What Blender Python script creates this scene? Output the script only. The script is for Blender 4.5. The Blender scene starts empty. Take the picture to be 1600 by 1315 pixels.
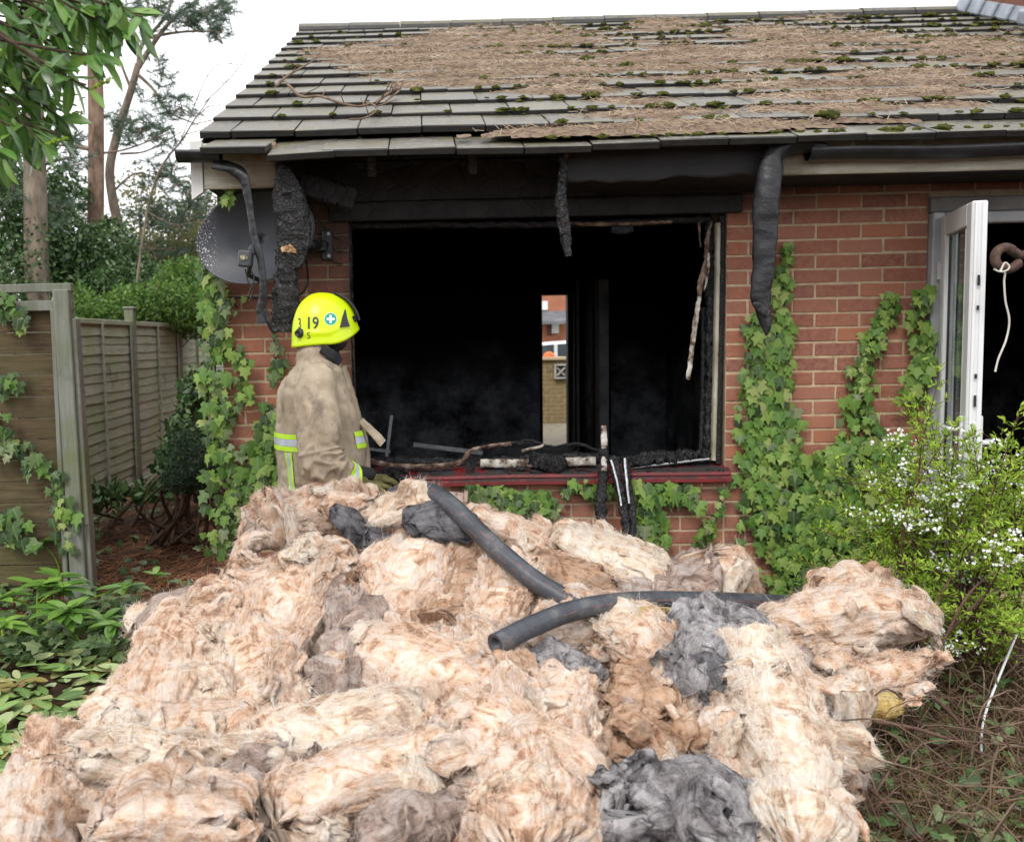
import bpy, bmesh, math, random
import numpy as np
from mathutils import Vector, Matrix, Euler
from mathutils.bvhtree import BVHTree

random.seed(7)
RNG = np.random.default_rng(11)
R = math.radians
scene = bpy.context.scene
COL = scene.collection

# ------------------------------------------------------------------ camera
F_PX, PP_X, TH, PS, RO = 1499.0, 626.3, .0855, .0242, -.0199
CAM = np.array([-1.659, -4.954, 1.515])
_fw = np.array([-math.sin(PS)*math.cos(TH), math.cos(PS)*math.cos(TH), -math.sin(TH)])
_rt = np.array([math.cos(PS), math.sin(PS), 0.])
_up = np.cross(_rt, _fw)
_r2 = math.cos(RO)*_rt + math.sin(RO)*_up
_u2 = -math.sin(RO)*_rt + math.cos(RO)*_up
cd = bpy.data.cameras.new('camera')
cam = bpy.data.objects.new('camera', cd)
COL.objects.link(cam)
m = Matrix.Identity(4)
for i in range(3):
    m[i][0], m[i][1], m[i][2], m[i][3] = _r2[i], _u2[i], -_fw[i], CAM[i]
cam.matrix_world = m
cd.sensor_width = 36
cd.lens = F_PX/1600*36
cd.shift_x = (800-PP_X)/1600
cd.clip_end = 900
cd.clip_start = .05
cd.dof.use_dof = True
cd.dof.focus_distance = 4.2
cd.dof.aperture_fstop = 4.0
scene.camera = cam

def at(px, py, Y):
    """point on the plane y = Y that the photograph shows at pixel (px, py)"""
    d = _fw + _r2*(px-PP_X)/F_PX - _u2*(py-657)/F_PX
    return CAM + d*((Y-CAM[1])/d[1])
def atz(px, py, Z=0.):
    d = _fw + _r2*(px-PP_X)/F_PX - _u2*(py-657)/F_PX
    return CAM + d*((Z-CAM[2])/d[2])

# ------------------------------------------------------------------ world, sun, exposure
SUN_EL, SUN_AZ = R(52), R(205)
world = bpy.data.worlds.new('World')
scene.world = world
world.use_nodes = True
nt = world.node_tree
for n in list(nt.nodes): nt.nodes.remove(n)
wo = nt.nodes.new('ShaderNodeOutputWorld')
bg = nt.nodes.new('ShaderNodeBackground')
sky = nt.nodes.new('ShaderNodeTexSky')
sky.sky_type = 'NISHITA'
sky.sun_disc = False
sky.sun_elevation = SUN_EL
sky.sun_rotation = SUN_AZ
sky.dust_density = 2.0
tc = nt.nodes.new('ShaderNodeTexCoord')
nz = nt.nodes.new('ShaderNodeTexNoise')
nz.inputs['Scale'].default_value = 2.2
nz.inputs['Detail'].default_value = 6
nz.inputs['Roughness'].default_value = .55
rmp = nt.nodes.new('ShaderNodeMapRange')
rmp.inputs['From Min'].default_value = .30
rmp.inputs['From Max'].default_value = .62
rmp.inputs['To Min'].default_value = .86
rmp.inputs['To Max'].default_value = 1.0
mx = nt.nodes.new('ShaderNodeMix')
mx.data_type = 'RGBA'
mx.inputs['B'].default_value = (10.2, 10.3, 10.5, 1)
nt.links.new(tc.outputs['Generated'], nz.inputs['Vector'])
nt.links.new(nz.outputs['Fac'], rmp.inputs['Value'])
nt.links.new(rmp.outputs['Result'], mx.inputs['Factor'])
nt.links.new(sky.outputs['Color'], mx.inputs['A'])
nt.links.new(mx.outputs['Result'], bg.inputs['Color'])
bg.inputs['Strength'].default_value = .1
nt.links.new(bg.outputs['Background'], wo.inputs['Surface'])

sd = bpy.data.lights.new('sun', 'SUN')
sd.energy = .95
sd.angle = R(18)
sd.color = (1, .96, .9)
sun = bpy.data.objects.new('sun', sd)
COL.objects.link(sun)
# azimuth: the sun stands behind the camera, a little to its left
_sv = Vector((-.45, -1.0, 1.15)).normalized()
sun.rotation_euler = _sv.to_track_quat('Z', 'Y').to_euler()
sky.sun_elevation = math.asin(_sv.z)
sky.sun_rotation = math.atan2(_sv.x, _sv.y)

vs = scene.view_settings
vs.view_transform = 'Standard'
vs.look = 'None'
vs.exposure = .82
vs.gamma = 1
vs.use_curve_mapping = False
scene.render.film_transparent = False
try:
    scene.cycles.max_bounces = 7
    scene.cycles.diffuse_bounces = 4
    scene.cycles.transparent_max_bounces = 8
    scene.cycles.use_adaptive_sampling = True
    scene.cycles.caustics_reflective = False
    scene.cycles.caustics_refractive = False
except Exception:
    pass

# ------------------------------------------------------------------ object helpers
def link(o, parent=None):
    COL.objects.link(o)
    if parent is not None: o.parent = parent
    return o
def tag(o, label=None, cat=None, group=None, kind=None):
    if label: o['label'] = label
    if cat: o['category'] = cat
    if group: o['group'] = group
    if kind: o['kind'] = kind
    return o
def empty(name, loc=(0, 0, 0), label=None, cat=None, group=None):
    o = bpy.data.objects.new(name, None)
    o.empty_display_size = .1
    o.location = loc
    link(o)
    return tag(o, label, cat, group)
def mesh_np(name, V, faces, mat=None, smooth=True, uv=None):
    """V (n,3); faces: list of int arrays (k,3) / (k,4)"""
    me = bpy.data.meshes.new(name)
    V = np.asarray(V, dtype=np.float32)
    if not isinstance(faces, (list, tuple)): faces = [faces]
    faces = [np.asarray(f, dtype=np.int32) for f in faces if len(f)]
    loops = np.concatenate([f.ravel() for f in faces])
    tot = np.concatenate([np.full(len(f), f.shape[1], dtype=np.int32) for f in faces])
    st = np.concatenate([[0], np.cumsum(tot)[:-1]]).astype(np.int32)
    me.vertices.add(len(V)); me.vertices.foreach_set('co', V.ravel())
    me.loops.add(len(loops)); me.loops.foreach_set('vertex_index', loops)
    me.polygons.add(len(tot))
    me.polygons.foreach_set('loop_start', st)
    me.polygons.foreach_set('loop_total', tot)
    me.polygons.foreach_set('use_smooth', np.full(len(tot), smooth))
    if uv is not None:
        l = me.uv_layers.new(name='UVMap')
        l.data.foreach_set('uv', np.asarray(uv, dtype=np.float32)[loops].ravel())
    me.update(calc_edges=True)
    if mat is not None: me.materials.append(mat)
    return me
def obj(name, me, parent=None, **kw):
    o = bpy.data.objects.new(name, me)
    link(o, parent)
    return tag(o, **kw)
def grid_faces(nu, nv, close_u=False, close_v=False, off=0):
    iu = np.arange(nu if close_u else nu-1)
    iv = np.arange(nv if close_v else nv-1)
    a, b = np.meshgrid(iu, iv, indexing='ij')
    a2, b2 = (a+1) % nu, (b+1) % nv
    return np.stack([a*nv+b, a2*nv+b, a2*nv+b2, a*nv+b2], -1).reshape(-1, 4)+off

class MB:
    """collects shapes; build() makes ONE mesh object of them"""
    def __init__(s): s.V = []; s.F = []; s.n = 0
    def add(s, V, F):
        V = np.asarray(V, float); s.V.append(V)
        for f in (F if isinstance(F, (list, tuple)) else [F]):
            s.F.append(np.asarray(f, dtype=np.int64)+s.n)
        s.n += len(V); return s
    def box(s, c, size, rot=None, taper=None):
        x, y, z = [q/2 for q in size]
        V = np.array([[-x,-y,-z],[x,-y,-z],[x,y,-z],[-x,y,-z],[-x,-y,z],[x,-y,z],[x,y,z],[-x,y,z]], float)
        if taper is not None: V[4:, :2] *= taper
        if rot is not None:
            M = np.array(Euler(rot).to_matrix()) if not isinstance(rot, np.ndarray) else rot
            V = V @ M.T
        return s.add(V+np.asarray(c, float), np.array([[0,3,2,1],[4,5,6,7],[0,1,5,4],[1,2,6,5],[2,3,7,6],[3,0,4,7]]))
    def bbox(s, x0, x1, y0, y1, z0, z1):
        return s.box(((x0+x1)/2, (y0+y1)/2, (z0+z1)/2), (abs(x1-x0), abs(y1-y0), abs(z1-z0)))
    def bevbox(s, c, size, b=.004, rot=None):
        x, y, z = [q/2 for q in size]
        V = []
        for sx in (-1, 1):
            for sy in (-1, 1):
                for sz in (-1, 1):
                    V += [(sx*(x-b), sy*(y-b), sz*z), (sx*(x-b), sy*y, sz*(z-b)), (sx*x, sy*(y-b), sz*(z-b))]
        V = np.array(V, float)
        bm = bmesh.new()
        vs_ = [bm.verts.new(v) for v in V]
        r = bmesh.ops.convex_hull(bm, input=vs_)
        bmesh.ops.dissolve_limit(bm, angle_limit=.01, verts=bm.verts, edges=bm.edges)
        bm.verts.index_update()
        V = np.array([v.co for v in bm.verts]); F = [[v.index for v in f.verts] for f in bm.faces]
        bm.free()
        if rot is not None:
            M = np.array(Euler(rot).to_matrix()) if not isinstance(rot, np.ndarray) else rot
            V = V @ M.T
        out = []
        for k in set(len(f) for f in F): out.append(np.array([f for f in F if len(f) == k]))
        return s.add(V+np.asarray(c, float), out)
    def tube(s, pts, rad, n=8, cap=True):
        P = np.asarray(pts, float)
        r = np.full(len(P), rad, float) if np.isscalar(rad) else np.asarray(rad, float)
        T = np.gradient(P, axis=0); T /= np.linalg.norm(T, axis=1)[:, None]+1e-9
        nrm = np.cross(T[0], [0, 0, 1.]);
        if np.linalg.norm(nrm) < .1: nrm = np.cross(T[0], [1., 0, 0])
        nrm /= np.linalg.norm(nrm)
        V = []
        a = np.arange(n)/n*2*np.pi
        for i in range(len(P)):
            nrm = nrm-T[i]*(nrm@T[i]); nrm /= np.linalg.norm(nrm)+1e-9
            bi = np.cross(T[i], nrm)
            V.append(P[i]+r[i]*(np.cos(a)[:, None]*nrm+np.sin(a)[:, None]*bi))
        V = np.concatenate(V)
        F = [grid_faces(len(P), n, close_v=True)]
        if cap and n >= 3:
            k = len(V)
            V = np.vstack([V, P[0], P[-1]])
            i = np.arange(n); j = (i+1) % n
            F.append(np.stack([np.full(n, k), j, i], 1)); b = (len(P)-1)*n
            F.append(np.stack([np.full(n, k+1), b+i, b+j], 1))
        return s.add(V, F)
    def mesh(s, name, mat=None, smooth=False):
        V = np.concatenate(s.V)
        by = {}
        for f in s.F: by.setdefault(f.shape[1], []).append(f)
        return mesh_np(name, V, [np.concatenate(v) for v in by.values()], mat, smooth)
    def build(s, name, mat=None, parent=None, smooth=False, **kw):
        return obj(name, s.mesh(name, mat, smooth), parent, **kw)

def crom(P, n):
    """Catmull-Rom through the rows of P, n samples"""
    P = np.asarray(P, float)
    if len(P) == 2: return P[0]+(P[1]-P[0])*np.linspace(0, 1, n)[:, None]
    Q = np.vstack([2*P[0]-P[1], P, 2*P[-1]-P[-2]])
    t = np.linspace(0, len(P)-1-1e-9, n)
    i = t.astype(int); u = (t-i)[:, None]
    a, b, c, d = Q[i], Q[i+1], Q[i+2], Q[i+3]
    return .5*(2*b+(c-a)*u+(2*a-5*b+4*c-d)*u*u+(3*b-a-3*c+d)*u**3)

# vectorised gradient noise
_perm = np.random.default_rng(3).permutation(4096)
_grad = np.random.default_rng(4).normal(size=(4096, 3)); _grad /= np.linalg.norm(_grad, axis=1)[:, None]
def pn(P, seed=0):
    P = np.asarray(P, float)+seed*17.31
    i = np.floor(P).astype(np.int64); f = P-i
    u = f*f*f*(f*(f*6-15)+10)
    out = 0
    for dx in (0, 1):
        for dy in (0, 1):
            for dz in (0, 1):
                h = _perm[(_perm[(_perm[(i[:, 0]+dx) & 4095]+i[:, 1]+dy) & 4095]+i[:, 2]+dz) & 4095]
                g = _grad[h]
                d = g[:, 0]*(f[:, 0]-dx)+g[:, 1]*(f[:, 1]-dy)+g[:, 2]*(f[:, 2]-dz)
                w = (u[:, 0] if dx else 1-u[:, 0])*(u[:, 1] if dy else 1-u[:, 1])*(u[:, 2] if dz else 1-u[:, 2])
                out = out+w*d
    return out*1.6
def fbm(P, o=4, seed=0, gain=.5):
    s, a = 0, 1.
    P = np.asarray(P, float)
    for k in range(o):
        s = s+a*pn(P*2**k, seed+k*3); a *= gain
    return s

# ------------------------------------------------------------------ materials
def ramp(nt, fac, stops, interp='LINEAR'):
    r = nt.nodes.new('ShaderNodeValToRGB')
    r.color_ramp.interpolation = interp
    e = r.color_ramp.elements
    while len(e) < len(stops): e.new(.5)
    for q, (p, c) in zip(e, stops):
        q.position = p; q.color = (*c, 1) if len(c) == 3 else c
    nt.links.new(fac, r.inputs['Fac'])
    return r.outputs['Color']
def noise(nt, vec, scale, detail=4, rough=.55, dist=0.):
    n = nt.nodes.new('ShaderNodeTexNoise')
    n.inputs['Scale'].default_value = scale
    n.inputs['Detail'].default_value = detail
    n.inputs['Roughness'].default_value = rough
    n.inputs['Distortion'].default_value = dist
    if vec is not None: nt.links.new(vec, n.inputs['Vector'])
    return n.outputs['Fac']
def mixc(nt, fac, a, b, mode='MIX'):
    n = nt.nodes.new('ShaderNodeMix'); n.data_type = 'RGBA'; n.blend_type = mode
    for s, v in (('Factor', fac), ('A', a), ('B', b)):
        if hasattr(v, 'is_output'): nt.links.new(v, n.inputs[s])
        elif isinstance(v, (int, float)): n.inputs[s].default_value = v
        else: n.inputs[s].default_value = (*v, 1)
    return n.outputs['Result']
def mapr(nt, v, a, b, c=0., d=1.):
    n = nt.nodes.new('ShaderNodeMapRange')
    nt.links.new(v, n.inputs['Value'])
    for k, x in (('From Min', a), ('From Max', b), ('To Min', c), ('To Max', d)): n.inputs[k].default_value = x
    return n.outputs['Result']
def math_(nt, op, a, b=None):
    n = nt.nodes.new('ShaderNodeMath'); n.operation = op
    for i, v in enumerate((a, b)):
        if v is None: continue
        if hasattr(v, 'is_output'): nt.links.new(v, n.inputs[i])
        else: n.inputs[i].default_value = v
    return n.outputs[0]
def newmat(name, rough=.8, spec=.3):
    mt = bpy.data.materials.new(name)
    mt.use_nodes = True
    t = mt.node_tree
    b = t.nodes['Principled BSDF']
    b.inputs['Roughness'].default_value = rough
    b.inputs['Specular IOR Level'].default_value = spec
    return mt, t, b
def bump(t, b, h, strength=.4, dist=.01):
    n = t.nodes.new('ShaderNodeBump')
    n.inputs['Strength'].default_value = strength
    n.inputs['Distance'].default_value = dist
    t.links.new(h, n.inputs['Height'])
    t.links.new(n.outputs['Normal'], b.inputs['Normal'])
def coords(t, which='Object'):
    return t.nodes.new('ShaderNodeTexCoord').outputs[which]
def position(t): return t.nodes.new('ShaderNodeNewGeometry').outputs['Position']
def rnd(t): return t.nodes.new('ShaderNodeObjectInfo').outputs['Random']
def sep(t, v):
    n = t.nodes.new('ShaderNodeSeparateXYZ'); t.links.new(v, n.inputs[0]); return n.outputs
def vscale(t, v, s):
    n = t.nodes.new('ShaderNodeMapping'); t.links.new(v, n.inputs['Vector']); n.inputs['Scale'].default_value = s
    return n.outputs['Vector']
def simple(name, stops, scale=8., rough=.8, spec=.3, bmp=.3, bscale=None, bdist=.01, vec='Position', stretch=None, detail=5, metal=0.):
    """a colour that wanders over STOPS with noise, and a matching relief"""
    mt, t, b = newmat(name, rough, spec)
    v = position(t) if vec == 'Position' else coords(t, vec)
    if stretch: v = vscale(t, v, stretch)
    n = noise(t, v, scale, detail, .6)
    t.links.new(ramp(t, n, stops), b.inputs['Base Color'])
    if bmp: bump(t, b, noise(t, v, bscale or scale*6, 4, .6), bmp, bdist)
    b.inputs['Metallic'].default_value = metal
    return mt
# ------------------------------------------------------------------ house materials
def brick_mat():
    mt, t, b = newmat('brick_clay', .86, .25)
    p = position(t)
    isl = t.nodes.new('ShaderNodeNewGeometry').outputs['Random Per Island']
    r = math_(t, 'FRACT', math_(t, 'ADD', rnd(t), isl))
    c = ramp(t, r, [(0, (.235, .090, .066)), (.2, (.37, .142, .088)), (.4, (.28, .108, .080)), (.58, (.42, .185, .125)), (.74, (.20, .082, .072)), (.88, (.46, .168, .088)), (1, (.38, .178, .135))])
    n = noise(t, p, 34, 6, .65)
    c = mixc(t, mapr(t, n, .35, .7), c, (.40, .185, .125))
    sp = noise(t, p, 190, 2, .5)
    c = mixc(t, mapr(t, sp, .62, .72, 0, .55), c, (.07, .035, .03))
    c = mixc(t, mapr(t, noise(t, p, 9, 5, .6), .60, .74, 0, .5), c, (.42, .30, .22))
    c = soot(t, p, c)
    t.links.new(c, b.inputs['Base Color'])
    bump(t, b, noise(t, p, 120, 6, .7), .55, .006)
    return mt
def soot(t, p, c, strong=1.):
    """smoke stain: round the head of the burnt window, up under the eaves and along the jambs"""
    s = sep(t, p)
    w = noise(t, p, 3.2, 4, .6)
    up_ = mapr(t, math_(t, 'ADD', s['Z'], math_(t, 'MULTIPLY', w, .34)), 2.20, 2.40)
    near = mapr(t, math_(t, 'ADD', s['X'], math_(t, 'MULTIPLY', w, .3)), .0, .7, 1, .42)
    k = math_(t, 'MULTIPLY', up_, near)
    # left pier: burnt round the dish
    lf = math_(t, 'MULTIPLY', mapr(t, math_(t, 'ADD', s['Z'], math_(t, 'MULTIPLY', w, .5)), 1.78, 2.24), mapr(t, s['X'], -2.0, -1.7, .8, 0))
    jb = math_(t, 'MULTIPLY', mapr(t, s['X'], -2.16, -2.02, 0, .75), mapr(t, s['X'], -1.98, -1.9, 1, 0))
    k = math_(t, 'MAXIMUM', math_(t, 'MAXIMUM', k, lf), jb)
    jl = mapr(t, s['Z'], .72, .95)
    k = math_(t, 'MULTIPLY', k, jl)
    return mixc(t, math_(t, 'MINIMUM', k, .93), c, (.022, .018, .017))
M = {}
M['brick'] = brick_mat()
def mortar_mat():
    mt, t, b = newmat('mortar', .95, .1)
    p = position(t)
    c = ramp(t, noise(t, p, 22, 6, .65), [(.3, (.40, .30, .19)), (.6, (.58, .46, .31)), (.8, (.64, .54, .40))])
    t.links.new(soot(t, p, c), b.inputs['Base Color'])
    bump(t, b, noise(t, p, 260, 3, .6), .5, .004)
    return mt
M['mortar'] = mortar_mat()
def char_mat(name, lo, hi, rough=.62, scale=26, spec=.35, ash=.0):
    mt, t, b = newmat(name, rough, spec)
    p = position(t)
    n = noise(t, p, scale, 6, .65)
    c = ramp(t, n, [(.3, lo), (.7, hi)])
    if ash: c = mixc(t, mapr(t, noise(t, p, 19, 5, .7), .60, .70, 0, ash), c, (.34, .31, .30))
    t.links.new(c, b.inputs['Base Color'])
    v = t.nodes.new('ShaderNodeTexVoronoi'); v.feature = 'DISTANCE_TO_EDGE'; v.inputs['Scale'].default_value = scale*1.5
    t.links.new(p, v.inputs['Vector'])
    h = math_(t, 'ADD', mapr(t, v.outputs['Distance'], 0, .12), math_(t, 'MULTIPLY', noise(t, p, scale*5, 4), .6))
    bump(t, b, h, .6, .008)
    return mt
M['char'] = char_mat('charred_wood', (.006, .006, .007), (.03, .028, .03))
M['char_ash'] = char_mat('charred_wood_ashy', (.010, .010, .011), (.028, .027, .029), .5, 30, .35, .18)
M['char_board'] = char_mat('scorched_board', (.022, .021, .022), (.045, .043, .045), .75, 7, .2)
M['soot_wall'] = simple('sooty_plaster', [(.3, (.006, .006, .007)), (.55, (.022, .022, .026)), (.72, (.065, .064, .075)), (.85, (.10, .085, .075))], 2.4, .9, .1, .2)
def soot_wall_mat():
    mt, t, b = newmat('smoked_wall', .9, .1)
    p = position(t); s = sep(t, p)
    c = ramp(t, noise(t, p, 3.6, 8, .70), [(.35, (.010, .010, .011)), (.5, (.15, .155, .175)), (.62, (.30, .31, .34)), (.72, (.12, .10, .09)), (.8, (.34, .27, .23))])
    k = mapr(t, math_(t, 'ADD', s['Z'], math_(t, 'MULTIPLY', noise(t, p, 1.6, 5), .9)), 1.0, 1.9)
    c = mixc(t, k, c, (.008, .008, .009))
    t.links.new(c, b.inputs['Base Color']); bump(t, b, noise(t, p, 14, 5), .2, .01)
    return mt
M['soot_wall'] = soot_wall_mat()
M['soot_dark'] = simple('soot_black', [(.3, (.004, .004, .004)), (.7, (.012, .011, .012))], 5, .9, .1, .2)
M['scorched_pvc'] = simple('scorched_plastic', [(.25, (.05, .045, .04)), (.42, (.28, .24, .18)), (.6, (.50, .47, .40)), (.8, (.62, .60, .56))], 7, .45, .4, .15)
M['pvc'] = simple('white_plastic', [(.3, (.70, .71, .72)), (.7, (.80, .81, .82))], 3, .35, .45, .05)
M['pvc_dirty'] = simple('sooty_white_plastic', [(.3, (.30, .31, .33)), (.7, (.46, .47, .48))], 4, .5, .4, .1)
M['gutter'] = simple('black_plastic', [(.3, (.008, .0085, .010)), (.7, (.021, .022, .026))], 14, .38, .5, .25)
def fascia_mat():
    mt, t, b = newmat('fascia_paint', .6, .3)
    p = position(t); s = sep(t, p)
    w = noise(t, p, 5, 5, .6)
    xx = math_(t, 'ADD', s['X'], math_(t, 'MULTIPLY', w, .30))
    cream = ramp(t, noise(t, vscale(t, p, (1, 1, 9)), 6, 4), [(.35, (.46, .44, .36)), (.65, (.62, .60, .52))])
    c = mixc(t, mapr(t, xx, .06, .28, 1, 0), cream, (.024, .023, .024))
    bl = math_(t, 'MULTIPLY', mapr(t, xx, .05, .2), mapr(t, xx, .25, .36, 1, 0))
    c = mixc(t, math_(t, 'MULTIPLY', bl, .7), c, (.16, .13, .075))
    left = mapr(t, xx, -2.40, -2.30, 0, 1)
    leftz = mapr(t, s['X'], -1.9, -1.7, 1, 0)
    c = mixc(t, math_(t, 'MULTIPLY', math_(t, 'MULTIPLY', left, leftz), .8), cream and c, (.13, .075, .04))
    # the left stub was never reached by the full burn
    stub = mapr(t, s['X'], -2.2, -2.1, 1, 0)
    c2 = mixc(t, mapr(t, xx, -2.48, -2.26, 0, .85), cream, (.17, .11, .065))
    c = mixc(t, stub, c, c2)
    t.links.new(c, b.inputs['Base Color'])
    bump(t, b, noise(t, vscale(t, p, (1, 1, 2.5)), 16, 5, .7), .5, .02)
    return mt
M['fascia'] = fascia_mat()
def tile_mat():
    mt, t, b = newmat('concrete_tile', .42, .5)
    p = position(t); r = rnd(t)
    c = ramp(t, r, [(0, (.062, .055, .045)), (.5, (.092, .082, .066)), (1, (.125, .112, .092))])
    n = noise(t, p, 15, 6, .7)
    c = mixc(t, mapr(t, n, .45, .72), c, (.21, .195, .165))
    c = mixc(t, mapr(t, noise(t, p, 60, 3, .6), .6, .68, 0, .7), c, (.34, .34, .32))
    c = mixc(t, mapr(t, noise(t, p, 4.5, 5, .65), .47, .60, 0, .75), c, (.13, .115, .058))
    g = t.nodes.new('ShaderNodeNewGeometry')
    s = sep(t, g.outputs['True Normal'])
    # steep faces, mainly the tile fronts, are coloured near black
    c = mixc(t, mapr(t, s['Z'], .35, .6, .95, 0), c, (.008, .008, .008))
    t.links.new(c, b.inputs['Base Color'])
    t.links.new(mapr(t, n, .3, .7, .34, .6), b.inputs['Roughness'])
    bump(t, b, noise(t, p, 120, 5, .7), .5, .006)
    return mt
M['tile'] = tile_mat()
M['lead'] = simple('lead_sheet', [(.3, (.20, .22, .26)), (.7, (.34, .37, .42))], 8, .45, .5, .2, metal=.3)
def red_mat():
    mt, t, b = newmat('red_glazed_clay', .3, .5)
    p = position(t); s = sep(t, p)
    c = ramp(t, noise(t, p, 9, 5, .6), [(.3, (.13, .010, .012)), (.7, (.26, .018, .018))])
    g = t.nodes.new('ShaderNodeNewGeometry'); gz = sep(t, g.outputs['True Normal'])['Z']
    dirt = math_(t, 'MULTIPLY', mapr(t, noise(t, p, 13, 6, .75), .38, .52), mapr(t, gz, .2, .7, .25, 1))
    c = mixc(t, dirt, c, (.030, .028, .029))
    c = mixc(t, mapr(t, noise(t, p, 90, 3, .7), .66, .72, 0, .6), c, (.30, .29, .29))
    t.links.new(c, b.inputs['Base Color'])
    t.links.new(mapr(t, dirt, 0, 1, .3, .9), b.inputs['Roughness'])
    bump(t, b, noise(t, p, 60, 5, .7), .35, .005)
    return mt
M['red'] = red_mat()
def glass_mat():
    mt, t, b = newmat('window_glass', .03, .5)
    b.inputs['Base Color'].default_value = (.9, .95, .95, 1)
    b.inputs['Transmission Weight'].default_value = 1
    b.inputs['IOR'].default_value = 1.05
    b.inputs['Coat Weight'].default_value = .6
    b.inputs['Coat Roughness'].default_value = .03
    return mt
M['glass'] = glass_mat()

# ------------------------------------------------------------------ ground
def ground_h(x, y):
    x = np.asarray(x, float); y = np.asarray(y, float)
    P = np.stack([x, y, 0*x], -1)
    h = .035*fbm(P*1.1, 3, 5)+.012*fbm(P*6, 2, 8)
    near = np.exp(-((x+1)**2+(y+2)**2)/60.)
    return h*near-.03
def ground_mat():
    mt, t, b = newmat('leaf_mould', .95, .15)
    p = position(t)
    n = noise(t, p, 5, 8, .7)
    c = ramp(t, n, [(.28, (.022, .014, .009)), (.48, (.060, .034, .020)), (.6, (.105, .058, .034)), (.75, (.075, .055, .035))])
    c = mixc(t, mapr(t, noise(t, p, 45, 4, .7), .55, .7, 0, .7), c, (.15, .085, .05))
    s = sep(t, p)
    far = mapr(t, s['Y'], 8, 11)
    c = mixc(t, far, c, ramp(t, noise(t, p, 3, 5), [(.35, (.05, .075, .022)), (.65, (.09, .11, .05))]))
    t.links.new(c, b.inputs['Base Color'])
    bump(t, b, noise(t, p, 40, 7, .75), .8, .03)
    return mt
M['ground'] = ground_mat()
def axis(lo, hi, a, b_, fine, n_out):
    o1 = a-np.geomspace(.05, a-lo, n_out)[::-1]; o2 = b_+np.geomspace(.05, hi-b_, n_out)
    return np.concatenate([o1, np.arange(a, b_, fine), o2])
gx = axis(-260, 260, -7, 4, .07, 24); gy = axis(-160, 420, -5, 8, .07, 24)
GX, GY = np.meshgrid(gx, gy, indexing='ij')
GZ = ground_h(GX.ravel(), GY.ravel())
ground = obj('ground', mesh_np('ground', np.stack([GX.ravel(), GY.ravel(), GZ], -1), grid_faces(len(gx), len(gy)), M['ground']), kind='structure')

# ------------------------------------------------------------------ the bungalow
HB, CH, BW = 2.12, .074, .225        # head of the window (a bed joint), course height, brick pitch
XL, XR = -2.70, 6.3                  # gable corner, far end of the house
WX0, WX1 = -2.025, -.1125            # window opening
DX0, DX1 = .90, 2.70                 # french door opening
WZ0 = HB-18*CH                       # underside of the sill
house = empty('brick_bungalow', (XL, 0, 0), 'red brick bungalow gutted by fire under a mossy tiled roof', 'bungalow')
house_loc = Vector((XL, 0, 0))
def part(name, me, parent=house, **kw):
    o = obj(name, me, parent, **kw)
    o.matrix_parent_inverse = Matrix.Translation(-house_loc) if parent is house else Matrix.Identity(4)
    return o
# mortar body of the front wall, 7 mm behind the brick faces
w = MB()
YF, YB = .0042, .27
for x0, x1, z0, z1 in [(XL+.006, WX0-.004, -.3, 2.44), (WX1+.004, DX0-.004, -.3, 2.44), (WX0-.004, WX1+.004, -.3, WZ0-.004),
                       (WX0-.004, WX1+.004, 2.205, 2.44), (DX0-.004, DX1+.004, 2.17, 2.44), (DX1+.004, XR, -.3, 2.44)]:
    w.bbox(x0, x1, YF, YB, z0, z1)
front_wall = part('front_wall', w.mesh('front_wall', M['mortar']))
def brick_mesh(length, seed):
    r = random.Random(seed)
    mb = MB(); mb.bevbox((0, 0, 0), (length-.0105, .05, CH-.0105), .0028)
    V = mb.V[0]
    V += np.array([[r.uniform(-.0012, .0012), r.uniform(-.001, .0015), r.uniform(-.0012, .0012)] for _ in V])
    return mb.mesh('brick', M['brick'])
FULL = [brick_mesh(BW, s) for s in range(6)]
HALF = [brick_mesh(BW/2, s+20) for s in range(4)]
rest = MB()
nb = 0
def lay(k, x0, x1, want):
    """course k between x0 and x1 in stretcher bond"""
    global nb
    off = 0 if k % 2 == 0 else .5
    z = HB-(k+.5)*CH
    j = math.floor(x0/BW-off-1e-6)+off
    while j*BW < x1-1e-4:
        a, b_ = max(j*BW, x0), min((j+1)*BW, x1)
        j += 1
        L = b_-a
        if L < .06: continue
        x = (a+b_)/2
        dy = random.uniform(-.0022, .0022); dz = random.uniform(-.0012, .0012)
        seen = want(x, k)
        if seen and abs(L-BW) < .01: me = random.choice(FULL)
        elif seen and abs(L-BW/2) < .01: me = random.choice(HALF)
        else: me = None
        if me is None:
            rest.bevbox((x, .025+dy, z+dz), (L-.0105, .05, CH-.0105), .0028); continue
        o = bpy.data.objects.new('brick', me)
        o.location = (x, .025+dy, z+dz)
        o.rotation_euler = (0, random.uniform(-.004, .004), 0)
        link(o, front_wall); nb += 1
for k in range(-3, 30):
    z = HB-(k+.5)*CH
    lay(k, XL, WX0, lambda x, k: k <= 26)
    lay(k, WX1, DX0, lambda x, k: k <= 27)
    if k >= 18: lay(k, WX0, WX1, lambda x, k: x > -1.55 and k <= 24)
    if k <= -2: lay(k, DX0, DX1, lambda x, k: False)
    if k >= -3: lay(k, DX1, XR, lambda x, k: False)
part('brick', rest.mesh('brick', M['brick']), front_wall, kind='stuff')

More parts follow.
